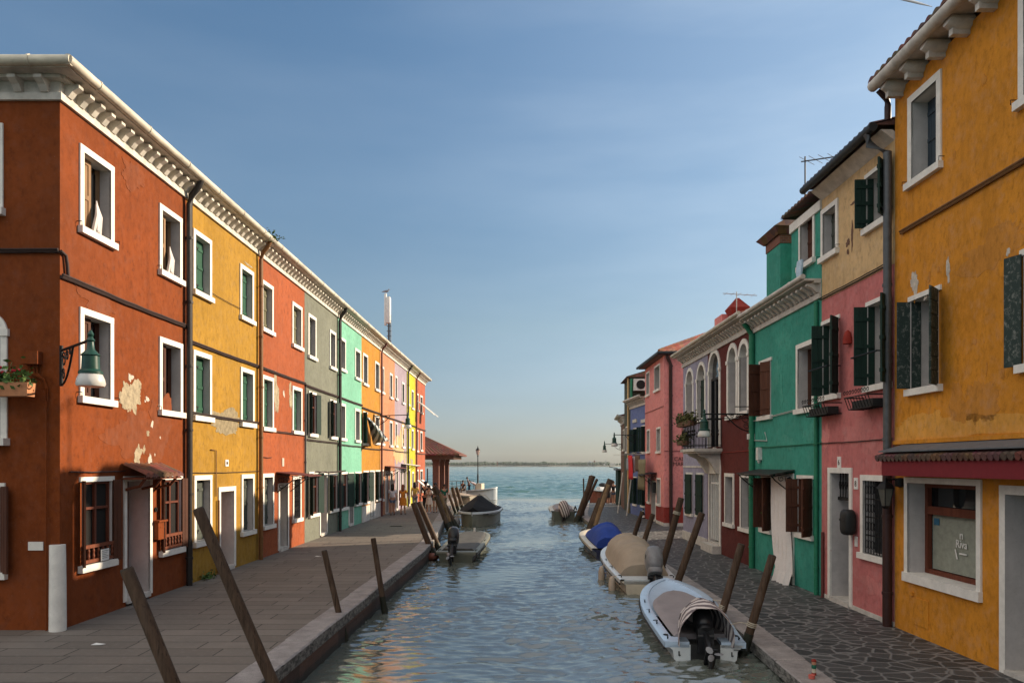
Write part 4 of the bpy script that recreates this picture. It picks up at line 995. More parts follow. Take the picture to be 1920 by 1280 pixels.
mb = MB(); a, b = RF.u(1484), RF.u(1452.5); n = 22; rows = 8; zt, zb = RF.z(1455,893), RF.z(1462,1068)
gr = [[RF.P(b+(a-b)*i/n-.42*(j/rows)**1.5+.10*(i/n-.5)*(j/rows), .10+.06*sin(i*1.25+.4*j)*(.5+.5*j/rows)+.05*(j/rows)**2, zt+(zb-zt)*j/rows) for i in range(n+1)] for j in range(rows+1)]
mb.add([p for q in gr for p in q], [(r*(n+1)+i, r*(n+1)+i+1, (r+1)*(n+1)+i+1, (r+1)*(n+1)+i) for r in range(rows) for i in range(n)])
fr = [[gr[-1][i]+V((0,0,.08))+RF.n*.02, gr[-1][i]+RF.n*(.10+.05*sin(i*2.1))-RF.d*.05*(i/n-.5)+V((0,0,-.30))] for i in range(n+1)]
mb.add([p for q in fr for p in q], [(2*i, 2*i+2, 2*i+3, 2*i+1) for i in range(n)])
mb.tube([RF.P(a-.1,.12,zt+.01), RF.P(b+.1,.12,zt+.01)], .014, 6)
mb.build('door_curtain', M['cloth'], dg, smooth=True)
canopy(RF, HG, RF.u(1490)-.05, RF.u(1422), RF.z(1440,889), .62, 'pipe')
cable(RF, HG, UP1, UG1, RF.z(1500,833), 'pipegreen', r=.016, twin=False)
pipe(RF, HG, [(UP1+.18,.06,TG-.05), (UP1+.18,.06,RZ)], .05, 'pipegreen'); pipe(RF, HG, [(UG1-.12,.30,TG+.3), (UG1-.12,.08,TG-.05), (UG1-.12,.08,RZ)], .085, 'pipegreen')
mb = MB(); u, z = RF.u(1427), RF.z(1427,862); RF.box(mb, u-.09, u+.09, 0, .12, z, z+.36); mb.lathe(RF.P(u,.06,z-.1), [(.02,0),(.05,.05),(.04,.1)], 8); mb.build('meter_box', M['plastic'], HG)
mb = MB(); u, z = RF.u(1413), RF.z(1413,823); RF.box(mb, u-.12, u+.12, .0, .16, z, z+.16); mb.build('junction_box', M['plastic'], HG)
mb = MB(); mb.tube([RF.P(RF.u(1493),.03,RF.z(1493,770)), RF.P(UG1-.3,.03,RF.z(1424,788)), RF.P(UG1+.2,.05,RF.z(1412,788))], .012, 5); mb.tube([RF.P(RF.u(1493),.05,RF.z(1493,768)), RF.P(UG1+.1,.05,RF.z(1412,790))], .009, 5)
mb.tube([RF.P(UG1-.2,.03,RF.z(1420,825)), RF.P(RF.u(1440),.03,RF.z(1440,826)), RF.P(RF.u(1436),.03,RF.z(1436,810))], .014, 5); mb.build('cable', M['cablewhite'], HG)
for k, (px, py, w_, h_) in enumerate(((1470,640,.9,.5),(1455,705,.5,1.0),(1475,830,1.2,.35),(1520,810,.8,.4),(1465,735,.3,.8))): patch(RF, HG, RF.u(px), RF.z(px,py), w_, h_, 'greenpale', 91+k, name='worn_patch', v=.003+.001*k)
finish(RF, HG, 'green', UP1, UG1, RZ, TG, depth=9)
cornice(RF, HG, UP1+.02, UG1, TG, h=.45, proj=.40, step=.30, mat='stonegrey', brk=(.14,.2,.28), gut='stonegrey', gr=.06)
HOLES[(HG,'attic')] = []
hold = HOLES.pop(HG); aw_ = RW(RF, HG, (1499,1528.5,410.6,510.6), 'closed', 'shbrown', depth=.28, fw=.10); ah = HOLES.pop(HG)
wall(RF, HG, M['green'], UP1, UA1, TG, TP, ah, 6, name='attic_wall')

mb = MB(); RF.box(mb, UP1, UA1+.02, -.02, .05, TP-.22, TP); mb.build('fascia', M['stone'], HG)
roof(RF, HG, UP1+.12, UA1+.15, .22, TP+.22, -4.5, TP+1.4, -6, 'tiledark')
r2 = roof(RF, HG, UA1+.0, UG1, .38, TG+.52, -4.5, TG+1.75, -9, 'tile')
mb = MB(); u, z = RF.u(1509), RF.z(1509,490); n = 5
for i in range(n): mb.tube([RF.P(u+.05*(i-2),.11,z+.02), RF.P(u+.05*(i-2)+.02,.12+.015*sin(i*2),z-.25), RF.P(u+.03*(i-2)+.03,.12,z-.50-.05*(i % 3))], [.045,.04,.02], 6)
tag(mb.build('hanging_cloth', plain('pale_blue_cloth', (.45,.56,.66), .9), None, smooth=True, loc=RF.P(u,.11,z)), 'pale blue cloth hanging below the green attic window', 'cloth')
uc0, uc1 = RF.u(1463,-.02), RF.u(1463,-.02)+1.05; zc1 = RF.z(1463,430)
mb = MB(); RF.box(mb, uc0, uc1, -.62, -.02, TG+.3, zc1-.35); ch = mb.build('chimney', M['green'], HG)
mb = MB(); RF.box(mb, uc0-.02, uc1+.02, -.64, .0, zc1-.35, zc1-.12); mb.build('brick_band', M['brick'], ch)
mb = MB(); c = RF.P((uc0+uc1)/2,-.32,zc1-.12); e0 = [RF.P(uc0-.05,.05,zc1-.12), RF.P(uc1+.05,.05,zc1-.12), RF.P(uc1+.05,-.69,zc1-.12), RF.P(uc0-.05,-.69,zc1-.12)]
e1 = [RF.P(uc0-.25,.22,zc1+.05), RF.P(uc1+.2,.22,zc1+.05), RF.P(uc1+.2,-.9,zc1+.05), RF.P(uc0-.25,-.9,zc1+.05)]; ap = [RF.P(uc0+.15,-.32,zc1+.42), RF.P(uc1-.2,-.32,zc1+.42)]
mb.add(e0+e1+ap, [(0,1,5,4),(1,2,6,5),(2,3,7,6),(3,0,4,7),(4,5,9,8),(5,6,9),(6,7,8,9),(7,4,8)]); mb.build('chimney_cap', M['tiledark'], ch)
an = thing('television_aerial', RF.P(UA1,-.35,TP+.3), 'thin television aerial above the attic of the emerald green house', 'aerial')
p = V(an.location); zt = RF.z(1482,322,-.35)
mb = MB(); mb.tube([p, V((p.x,p.y,zt))], .02, 6); mb.build('pole', M['pipe'], an)
mb = MB(); q = V((p.x,p.y,zt-.12)); e = V((.72,-.65,-.12)).normalized(); s_ = V((.65,.72,.1)).normalized(); mb.tube([q-e*.1, q+e*1.5], .018, 5)
for i in range(7): mb.tube([q+e*(.05+.22*i)-s_*(.5-.03*i), q+e*(.05+.22*i)+s_*(.5-.03*i)], .008, 4)
mb.build('antenna', M['pipegrey'], an)
# dark red and lilac houses share an eaves line
HD = begin(RF, UG1, UD1, RZ, 'dark_red_house', 'dark red house with round arched windows and an iron balcony', 'house')
HV = begin(RF, UD1, UV1, RZ, 'lilac_house', 'lilac house with two arched windows and closed dark shutters below', 'house')
TD = 6.72
RW(RF, HD, (1364,1384,648,788), 'pane', arch=True, depth=.34, fw=.16); RW(RF, HD, (1385,1405.5,640,780), 'pane', arch=True, depth=.34, fw=.16)
wb = RW(RF, HD, (1328.5,1351.5,660,838), 'pane', arch=True, depth=.10, fw=.16, sill=False, name='balcony_door')
a, b, c, d = RF.rect(1328.5,1351.5,660,838); mb = MB()
for uu in (a+.2, (a+b)/2, b-.2): RF.box(mb, uu-.035, uu+.035, -.095, -.05, c, d-1.0)
RF.box(mb, a+.17, b-.17, -.095, -.05, d-1.08, d-1.0); mb.build('glazing_bar', M['iron'], wb)
dd = door(RF, HD, (RF.u(1352), RF.u(1329.5), RZ+.25, RF.z(1329.5,880)), 'leaf', 'shgrey', depth=.2, fw=.14)
a, b = RF.u(1352), RF.u(1329.5); zt = RF.z(1329.5,880); r = (b-a)/2; mb = MB()
pts = [RF.P((a+b)/2+r*cos(t), .034, zt-.002+r*1.05*sin(t)) for t in [pi*i/16 for i in range(17)]]; mb.poly(pts); low = [p-RF.n*.04 for p in pts]
mb.add(pts+low, [(i, i+1, 18+i, 17+i) for i in range(16)]); mb.build('tympanum', M['stone'], dd)
mb = MB()
for i in range(6): uu = a+.16+(b-a-.32)*i/5; mb.tube([RF.P(uu,-.05,RZ+.4), RF.P(uu,-.05,zt-.14)], .028, 6)
RF.box(mb, a+.14, b-.14, -.06, -.03, zt-.5, zt-.44); mb.build('gate_bars', M['white'], dd)
mb = MB(); RF.box(mb, a-.02, b+.02, -.01, .30, RZ, RZ+.27); mb.build('doorstep', M['stonegrey'], HD)
RW(RF, HD, (1359.5,1377,886.5,985), 'inner', 'shdark', depth=.26, half=.4); RW(RF, HD, (1388.5,1408,887.7,994), 'inner', 'shdark', depth=.26, half=.4)
# balcony: slab on a corbel, iron railing; the flower boxes on it are things of their own
ba, bb_ = RF.u(1352)-.15, RF.u(1329)+.35; bz = RF.z(1330,842); bp = .95
mb = MB(); RF.box(mb, ba, bb_, -.05, bp, bz-.10, bz); RF.box(mb, ba+.05, bb_-.05, -.05, bp-.08, bz-.16, bz-.102)
for uu in (ba+.25, bb_-.45):
    prof = [(-.02,-.16),(.75,-.16),(.70,-.24),(.45,-.34),(.25,-.60),(.12,-.85),(-.02,-.9)]; L = [RF.P(uu,p,bz+q) for p,q in prof]; Rr = [RF.P(uu+.2,p,bz+q) for p,q in prof]; k = 7
    mb.add(L+Rr, [tuple(range(k)), tuple(range(k,2*k))[::-1]]+[(j,(j+1)%k,k+(j+1)%k,k+j) for j in range(k)])
bal = mb.build('balcony', M['stonegrey'], HD)
mb = MB(); loop = [(ba+.04,.02),(ba+.04,bp-.05),(bb_-.04,bp-.05),(bb_-.04,.02)]
for zz, rr in ((bz+.98,.022), (bz+.12,.014)): mb.tube([RF.P(u,v,zz) for u,v in loop], rr, 6)
for (p, q), nn in (((loop[0],loop[1]),8), ((loop[1],loop[2]),14), ((loop[2],loop[3]),8)):
    for i in range(nn+1):
        u_, v_ = p[0]+(q[0]-p[0])*i/nn, p[1]+(q[1]-p[1])*i/nn
        mb.tube([RF.P(u_,v_,bz), RF.P(u_,v_,bz+.98)], .010, 5)
        if i % 2: mb.lathe(RF.P(u_,v_,bz+.42), [(.01,0),(.035,.06),(.01,.12),(.03,.18),(.01,.24)], 6)
mb.build('railing', M['iron'], bal)
cable(RF, HD, UG1+.1, UD1-.6, RF.z(1380,846), 'plinthred', r=.01, twin=False)
finish(RF, HD, 'darkred', UG1, UD1, RZ, TD, depth=8)
RW(RF, HV, (1307,1324,682,792), 'closed', 'shdark', arch=True, depth=.2, fw=.13); RW(RF, HV, (1286.5,1301,693,788), 'pane', arch=True, depth=.26, fw=.13)
for r in ((1287.5,1299.5,885,965), (1307,1320.5,885.5,968)): RW(RF, HV, r, 'open', 'shdark', ang=(14,14), lw=1, depth=.12)
mb = MB(); RF.box(mb, UD1+.005, UV1, -.01, .03, RZ, RZ+.34); RF.box(mb, UD1+.005, UV1, -.01, .02, RF.z(1300,876), RF.z(1300,873)); mb.build('plinth', M['plinthwhite'], HV)
finish(RF, HV, 'lilac', UD1, UV1, RZ, TD, depth=5)
cornice(RF, HD, UG1, UD1, TD, h=.46, proj=.40, step=.30, mat='stonegrey', gut='gutter', gr=.06, brk=(.12,.18,.24)); cornice(RF, HV, UD1, UV1+.05, TD, h=.46, proj=.40, step=.30, mat='stonegrey', gut='gutter', gr=.06, brk=(.12,.18,.24), ends=(0,.4))
roof(RF, HD, UG1, UD1, .40, TD+.5, -4, TD+1.55, -8, 'tile'); roof(RF, HV, UD1, UV1+.15, .40, TD+.5, -2.5, TD+1.15, -5, 'tile')
# flared venetian chimney
cc = V((8.45, 28, TD+.8)); mb = MB(); sq = lambda s, z: [cc+V((sx*s, sy*s, z)) for sx, sy in ((-1,-1),(1,-1),(1,1),(-1,1))]
zz = at(1383,579,28).z-cc.z
L = [sq(.24,-.4), sq(.22,zz-.42), sq(.20,zz-.40), sq(.37,zz), sq(.05,zz+.40)]
mb.add([p for q in L for p in q], [(4*r+i, 4*r+(i+1)%4, 4*r+4+(i+1)%4, 4*r+4+i) for r in range(4) for i in range(4)] + [(16,17,18,19)]); mb.build('chimney', M['plinthred'], HD)
mb = MB(); mb.box(8.0, 8.9, 28.45, 29.5, TD+.2, TD+1.75); ch2 = mb.build('roof_stack', M['rose'], HD)
a2 = thing('television_aerial', (8.3,27.6,TD+.9), 'small television aerial beside the flared dark red chimney', 'aerial'); p = V(a2.location)
mb = MB(); mb.tube([p, p+V((0,0,1.5))], .018, 6); mb.build('pole', M['cablewhite'], a2); mb = MB(); mb.tube([p+V((-.5,0,1.44)), p+V((.75,0,1.36))], .014, 5)
for i in range(5): mb.tube([p+V((-.4+.25*i,-.25,1.43-.015*i)), p+V((-.4+.25*i,.25,1.43-.015*i))], .007, 4)
mb.build('antenna', M['cablewhite'], a2)

# rose pink house beyond the side alley: canal front, near side wall, hipped roof
KX, KY = 7.50, 36.8
F1 = Fac((KX, KY), (7.55, 42.2), (-1, 0)); F2 = Fac((KX, KY), (13, KY), (0, -1))
HR = thing('rose_house', (KX+.3, KY+2.5, RZ), 'rose pink house with a dark red base and hipped tile roof beyond the alley', 'house'); TR = 8.1; UR1 = F1.u(1209.5)
for r, st in (((1212.3,1218.3,699,745),'pane'), ((1227.5,1238,688,737),'pane'), ((1213.5,1219,805,850),'closed'), ((1231.5,1239,801.5,850),'closed'), ((1215,1220,894,943),'closed'), ((1232,1239,895,947),'closed')):
    RW(F1, HR, r, st, 'shgrey', fw=.09)
door(F1, HR, (F1.u(1230), F1.u(1222), RZ+.1, F1.z(1222,900)), 'leaf', 'hall', fw=.06)
mb = MB(); u, z = F1.u(1229.5), F1.z(1229,914); F1.box(mb, u-.25, u+.1, .02, .2, z-.25, z+.3); mb.build('letter_box', M['rubber'], HR)
finish(F1, HR, 'rose', 0, UR1, RZ, TR, depth=6, gap=0, front_only=True); wall(F2, HR, M['rose'], 0, 5.5, RZ, TR, [], 1, gap=0, name='side_wall', front_only=True)
mb = MB(); mb.quad(F1.P(UR1,0,RZ), F1.P(UR1,0,TR), F1.P(UR1,-6,TR), F1.P(UR1,-6,RZ)); mb.build('far_wall', M['rose'], HR)
hs = HOLES[HR]; skin_wall(F1, HR, 'plinthred', 0, UR1, RZ, F1.z(1240,949)); HOLES[HR] = []; skin_wall(F2, HR, 'plinthred', -.004, 5.5, RZ, F1.z(1240,949))
mb = MB(); F1.box(mb, -.03, F1.u(1230)-.02, -.01, .03, RZ, RZ+.16); F2.box(mb, -.03, 5.5, -.01, .031, RZ, RZ+.159); mb.build('plinth', M['stonegrey'], HR)
pipe(F2, HR, [(.10,.24,TR), (.12,.22,TR-.1), (.30,.1,TR-.45), (.32,.09,RZ)], .085, 'piperust')
cable(F1, HR, 0, UR1, F1.z(1225,769), 'pipered', r=.014, twin=False); cable(F2, HR, 0, 3, F1.z(1247,870-25), 'pipered', r=.014, twin=False)
for py in (860, 868.5):
    p_ = at(1272,py,KY); mb = MB(); mb.box(p_.x-.32, p_.x+.7, KY-.008, KY, p_.z-.10, p_.z+.115); mb.build('name_plate', M['pinkpale'], HR)
for t, py in (('CALLE', 863.5), ('MARETTI', 873)):
    text_mesh('street_name', t, M['cable'], HR, V((at(1264,py,KY).x if t[0] == 'C' else at(1261.5,py,KY).x, KY-.012, at(1264,py,KY).z)), (1,0,0), (0,0,1), .27, align='LEFT')
canopy(F1, HR, F1.u(1232), F1.u(1220), F1.z(1225,890), .7, 'iron')
ov = .32; ex0, ey0, ex1, ey1 = KX-ov, KY-ov, KX+6, 42.2+.3; zr = 9.55; rx, ry0, ry1 = 10.3, 38.9, 40.0
def hipplane(a, b, c, d, n, rows, mat, name, amp=.06):
    """barrel-tiled roof plane between eaves a-b and ridge d-c"""
    mb = MB(); a, b, c, d = map(V, (a, b, c, d)); per = 6; k = n*per
    g = [[(a.lerp(b, i/k)).lerp(d.lerp(c, i/k), r/rows)+V((0,0,amp*abs(sin(pi*i/per)))) for i in range(k+1)] for r in range(rows+1)]
    mb.add([p for q in g for p in q], [(r*(k+1)+i, r*(k+1)+i+1, (r+1)*(k+1)+i+1, (r+1)*(k+1)+i) for r in range(rows) for i in range(k)])
    lip = [a.lerp(b, i/k)+V((0,0,-.06)) for i in range(k+1)]; mb.add(g[0]+lip, [(i, i+1, k+2+i, k+1+i) for i in range(k)])
    return mb
e = TR+.14
for q in (((ex0,ey0,e),(ex1,ey0,e),(rx,ry0,zr),(rx-.02,ry0,zr),26), ((ex0,ey1,e),(ex0,ey0,e),(rx,ry0,zr),(rx,ry1,zr),26), ((ex1,ey1,e),(ex0,ey1,e),(rx,ry1,zr),(rx,ry1,zr),20), ((ex1,ey0,e),(ex1,ey1,e),(rx,ry1,zr),(rx,ry0,zr),20)):
    hipplane(*q, 8, M['tile'], 'roof').build('roof', M['tile'], HR)
mb = MB(); A, B = V((ex0,ey0,e+.05)), V((rx,ry0,zr+.05))
for i in range(14): mb.tube([A.lerp(B,i/14), A.lerp(B,(i+1.15)/14)], [.085,.10], 8)
mb.build('hip_tiles', M['tile'], HR, smooth=True)
mb = MB(); mb.box(ex0+.02, ex1, ey0+.02, ey1-.02, TR+.03, TR+.08); mb.build('soffit', M['tiledark'], HR)
mb = MB(); mb.tube([(ex0-.05,ey1,TR+.10), (ex0-.05,ey0-.04,TR+.10), (ex1,ey0-.04,TR+.10)], .075, 8); mb.build('gutter', M['gutterdark'], HR)
# blue house, dark olive house and brown house further on
F3 = Fac((7.62,42.3), (7.36,46.4), (-1,0)); HB = thing('blue_house', F3.P(2,0,RZ), 'low slate blue house with a stone cornice left of the rose pink house', 'house'); UB = 4.1; TB = 6.15
for r in ((1187.5,1194,803,852), (1202.5,1210,798,851), (1188,1194,893,947), (1203,1210,893,950)): RW(F3, HB, r, 'open', 'shdark', ang=(110,105), hv=-.08, lw=.9, fw=.08)
mb = MB()
for px in (1191,1207): u = F3.u(px); F3.box(mb, u-.5, u+.5, -.01, .06, F3.z(px,792), F3.z(px,786))
mb.build('lintel_moulding', M['stonegrey'], HB)
finish(F3, HB, 'blue', 0, UB, RZ, TB, depth=6); cornice(F3, HB, 0, UB+.1, TB, h=.45, proj=.4, step=.3, mat='stonegrey', gut='stonegrey', gr=.06); roof(F3, HB, 0, UB, .4, TB+.5, -3, TB+1.1, -6, 'tiledark', fine=False)
cable(F3, HB, 0, UB, F3.z(1200,850), r=.02, v=.3)
F4 = Fac((7.36,46.45), (7.55,50.2), (-1,0)); F4s = Fac((7.36,46.45), (13,46.45), (0,-1))
HO = thing('olive_house', F4.P(2,0,RZ), 'dark olive grey house with an air conditioner on its side wall above the blue house', 'house'); TO = 8.15
RW(F4, HO, (1174,1177.5,800,850), 'closed', 'shdark', fw=.08); finish(F4, HO, 'olive', 0, 3.75, RZ, TO, front_only=True, gap=0); wall(F4s, HO, M['olive'], 0, 5, RZ, TO, [], 1, gap=0, name='side_wall', front_only=True)
mb = MB(); mb.quad(F4.P(3.75,0,RZ), F4.P(3.75,0,TO), F4.P(3.75,-5,TO), F4.P(3.75,-5,RZ)); mb.build('far_wall', M['olive'], HO)
roof(F4, HO, -.15, 3.9, .25, TO+.05, -2.6, TO+.9, -5.2, 'tiledark', fine=False)
mb = MB(); c = at(1199.5,722,46.45); mb.box(c.x-.42,c.x+.42,46.05,46.4,c.z-.36,c.z+.36); ac = mb.build('air_conditioner', M['plastic'], HO)
mb = MB(); mb.tube([c+V((0,-.40,0)), c+V((0,-.42,0))], .28, 16); mb.build('fan_grille', M['iron'], ac)
pipe(F4s, HO, [(.05,.1,TO-.1), (.05,.1,TB+.6)], .07, 'pipegreen'); pipe(F4, HO, [(.3,.1,TO), (.3,.1,RZ)], .06, 'cream')
F5 = Fac((7.55,50.25), (7.95,54.5), (-1,0)); HN = thing('brown_house', F5.P(2,0,RZ), 'low brown house with a heavy cornice at the far end of the right row', 'house'); TN = 5.5
RW(F5, HN, (1168.5,1171,806,846), 'closed', 'shdark', fw=.08)
finish(F5, HN, 'brown', 0, 4.27, RZ, TN, depth=5); cornice(F5, HN, 0, 4.3, TN, h=.5, proj=.4, step=.32, mat='stonegrey', gut='stonegrey', gr=.07); roof(F5, HN, 0, 4.3, .4, TN+.55, -2.5, TN+1.2, -5, 'tiledark', fine=False)

# ------------------------------------------------------------------ quays, water, sky
Lc = [(-6,-3.56),(5,-3.27),(10.4,-3.12),(24,-2.75),(27,-2.80),(31,-3.02),(37,-3.38),(50,-4.07),(60,-4.4),(70,-4.1),(80,-3.0)]   # (y, x) outer edge of the left curb
Rc = [(-6,3.80),(5,3.90),(10.4,4.02),(12.9,4.12),(16,4.23),(24,4.23),(33,4.10),(39.2,4.03),(44.6,4.03),(53,5.0),(59,5.6)]
def interp(tab, y):
    for (a, p), (b, q) in zip(tab, tab[1:]):
        if a <= y <= b: return p+(q-p)*(y-a)/(b-a)
    return tab[-1][1] if y > tab[-1][0] else tab[0][1]
def quay(tab, sgn, z, cw, far_x, mat, nm_curb, nm_pave, nm_wall):
    ys = []; y = tab[0][0]
    while y < tab[-1][0]-.3:
        ys.append(y); y += 1.35+.35*((len(ys)*7) % 3-1)*.5
    ys.append(tab[-1][0])
    mb = MB(); g = .006
    for i, (a, b) in enumerate(zip(ys, ys[1:])):
        xa, xb = interp(tab, a), interp(tab, b); dz = .006*((i*5) % 3-1)
        o = [(xa, a+g), (xb, b-g), (xb-sgn*cw, b-g), (xa-sgn*cw, a+g)]
        t = [V((p[0], p[1], z+dz+.012)) for p in o]; ch = [V((o[0][0]-sgn*.025, a+g+.02, 0)), V((o[1][0]-sgn*.025, b-g-.02, 0)), V((o[2][0]+sgn*.0, b-g-.02, 0)), V((o[3][0], a+g+.02, 0))]
        t2 = [V((p.x, p.y, z+dz+.03)) for p in ch]; bt = [V((p[0], p[1], z-.17)) for p in o]
        mb.add(bt+t+t2, [(0,1,5,4),(1,2,6,5),(2,3,7,6),(3,0,4,7),(4,5,9,8),(5,6,10,9),(6,7,11,10),(7,4,8,11),(8,9,10,11)])
    tag(mb.build(nm_curb, M['curb']), kind='structure')
    mb = MB()
    for (a, p), (b, q) in zip(tab, tab[1:]):
        mb.quad((p-sgn*(cw-.03), a, z), (q-sgn*(cw-.03), b, z), (far_x, b, z), (far_x, a, z))
        mb.quad((p-sgn*.04, a, z-.12), (q-sgn*.04, b, z-.12), (q-sgn*.04, b, z-2), (p-sgn*.04, a, z-2), 1)
    yE, xE = tab[-1]
    mb.quad((xE-sgn*.04, yE, z-.001), (far_x, yE, z-.001), (far_x, yE, z-2), (xE-sgn*.04, yE, z-2), 1)
    tag(mb.build(nm_pave, [M[mat], M['cwall']]), kind='structure')
quay(Lc, 1, 0, .43, -45, 'slabs', 'left_curb', 'left_pavement', 'w')
quay(Rc, -1, RZ, .48, 45, 'crazy', 'right_curb', 'right_pavement', 'w')
# worn iron drain cover and small litter on the left paving
mb = MB(); p = at(743,986,3850/116); mb.box(p.x-.28, p.x+.28, p.y-.2, p.y+.2, 0, .008); 
for i in range(5): mb.box(p.x-.24, p.x+.24, p.y-.16+.07*i, p.y-.13+.07*i, .008, .014)
tag(mb.build('drain_cover', M['iron'], None, loc=(p.x,p.y,0)), 'dark iron drain cover set in the left paving near the walkers', 'drain cover')
for (px, py, lab) in ((183,1208,'white paper scrap lying on the paving in front of the red corner house'), (596,1043,'pale paper scrap on the paving before the orange red house')):
    Y = 3850/(py-HY); p = at(px,py,Y); mb = MB(); mb.add([(p.x-.09,p.y-.03,.006),(p.x+.06,p.y-.05,.012),(p.x+.1,p.y+.04,.005),(p.x-.05,p.y+.05,.02)], [(0,1,2),(0,2,3)])
    o = mb.build('paper_scrap', M['white'], None, loc=(p.x,p.y,0)); o.modifiers.new('s','SOLIDIFY').thickness = .002; tag(o, lab, 'litter')

import numpy as np
def water():
    rs = np.random.RandomState(4)
    def spectrum(lams, spread, slope, peak):
        w = []
        for lam in lams:
            th = rs.normal(pi/2+.10, spread); sl = slope*math.exp(-(math.log(lam/peak))**2/1.1)*rs.uniform(.6,1.3)
            w.append((2*pi/lam*cos(th), 2*pi/lam*sin(th), rs.uniform(0,6.28), sl*lam/(2*pi)))
        return w
    def height(X, Y, waves):
        h = np.zeros_like(X); wx = X+.22*np.sin(Y*.7+X*.3)+.08*np.sin(Y*2.1-X*1.7); wy = Y+.25*np.sin(X*.9+1.3)+.09*np.sin(X*2.3+Y*1.1)
        for kx, ky, p, a in waves:
            t = kx*wx+ky*wy+p; h += a*(np.sin(t)+.28*np.sin(2*t+.7))
        return h
    def sheet(xs2, Y2, Z, name, mat='water'):
        ny, nx = Z.shape; vs = np.stack([xs2, Y2, Z], -1).reshape(-1,3); idx = np.arange(nx*ny).reshape(ny, nx)
        fs = np.stack([idx[:-1,:-1], idx[:-1,1:], idx[1:,1:], idx[1:,:-1]], -1).reshape(-1,4)
        me = bpy.data.meshes.new(name); me.vertices.add(len(vs)); me.vertices.foreach_set('co', vs.astype(np.float32).ravel())
        me.loops.add(fs.size); me.loops.foreach_set('vertex_index', fs.astype(np.int32).ravel()); me.polygons.add(len(fs))
        me.polygons.foreach_set('loop_start', np.arange(0, fs.size, 4, dtype=np.int32)); me.polygons.foreach_set('loop_total', np.full(len(fs), 4, dtype=np.int32))
        me.update(calc_edges=True); me.validate(); me.materials.append(M[mat]); me.polygons.foreach_set('use_smooth', [True]*len(me.polygons))
        o = bpy.data.objects.new(name, me); COL.objects.link(o); tag(o, kind='structure')
    y1 = 70
    near = spectrum([.17*1.042**k for k in range(44)], .40, .084, .28)
    ys = [1.5]
    while ys[-1] < 70: ys.append(ys[-1]+max(.036, ys[-1]*.0030))
    ys = np.array(ys); xs = np.arange(-5.2, 6.4, .052); X, Y = np.meshgrid(xs, ys)
    env = .62+.38*np.sin(X*.55+Y*.23)*np.sin(Y*.31-X*.2+1)+.12*np.sin(X*1.7-Y*.9)
    sheet(X, Y, WZ+height(X, Y, near)*env*np.clip(1.2-.006*Y,.7,1.1)*np.clip((y1-Y)/8+.12,0,1), 'canal_water')
    # open lagoon: choppier, coarser sheet widening towards the far shore
    far = spectrum([.9*1.09**k for k in range(30)], .55, .085, 2.2); y1 = float(ys[-1])-.3
    yf = y1*np.exp(np.linspace(0, math.log(1180/y1), 520)); tf = np.linspace(-.62, .50, 460)
    T, Yf = np.meshgrid(tf, yf); Xf = T*Yf
    sheet(Xf, Yf, WZ+.006+height(Xf, Yf, far)*np.clip(40/np.sqrt(Yf)/4.8, .35, 1)*np.clip((Yf-y1)/18+.08, 0, 1), 'lagoon_water', 'waterfar')
    mb = MB(); x0, x1, y0, B = float(xs[0]), float(xs[-1]), 1.5, 1450; zz = WZ-.35
    mb.quad((-B,-60,zz),(B,-60,zz),(B,B,zz),(-B,B,zz)); z2 = WZ-.012
    mb.quad((x1-.02,-10,z2),(30,-10,z2),(60,74,z2),(x1-.02,74,z2)); mb.quad((-60,-10,z2),(x0+.02,-10,z2),(x0+.02,74,z2),(-60,74,z2)); tag(mb.build('open_water', M['waterfar']), kind='structure')
def far_water_mat():
    m, nt, b = newmat('open_lagoon_water')
    b.inputs['Base Color'].default_value = (.050,.118,.096,1); b.inputs['Roughness'].default_value = .06; b.inputs['IOR'].default_value = 1.7
    v1 = coord(nt, .40, 1.1, 1); v2 = coord(nt, .10, .34, 1)
    bump(nt, b, mix(nt, .5, nz(nt, v1, 1.3, 4, .6), nz(nt, v2, .8, 3, .5)), .8, .45)
    return m
M['waterfar'] = far_water_mat()
water()

# far shore: one strip of low land, its wood as a mass, and the towers one can tell apart
YI = 1130
mb = MB(); rr = random.Random(3)
pts = []; n = 120
top = []
for i in range(n+1):
    x = -420+880*i/n; top.append((x, .9+.5*noise.noise(V((x*.02,0,0)))))
for (x0, h0), (x1, h1) in zip(top, top[1:]):
    mb.quad((x0,YI,WZ-.3),(x1,YI,WZ-.3),(x1,YI+14,h1),(x0,YI+14,h0)); mb.quad((x0,YI+14,h0),(x1,YI+14,h1),(x1,YI+260,h1),(x0,YI+260,h0))
tag(mb.build('far_island', M['islandland']), kind='structure')
mb = MB()
for i in range(1500):
    x = rr.uniform(-410, 250) if i % 3 else rr.uniform(-410, 160); y = YI+rr.uniform(8, 90)
    hh = 3.2+3.0*(.5+.5*noise.noise(V((x*.03, 1.7, 0))))+2.2*max(0, noise.noise(V((x*.11, 4.2, 0))))
    if x > 150: hh *= .7
    hh *= rr.uniform(.6,1.1); w = hh*rr.uniform(.45,.9)
    mb.blob((x,y,1.0+hh*.55), (w,0,0), (0,w,0), (rr.uniform(-.5,.5),0,hh*.52), 7, 5)
tag(mb.build('far_wood', M['islandgreen']), 'hazy strip of low trees along the far shore of the lagoon', 'woodland', kind='stuff')
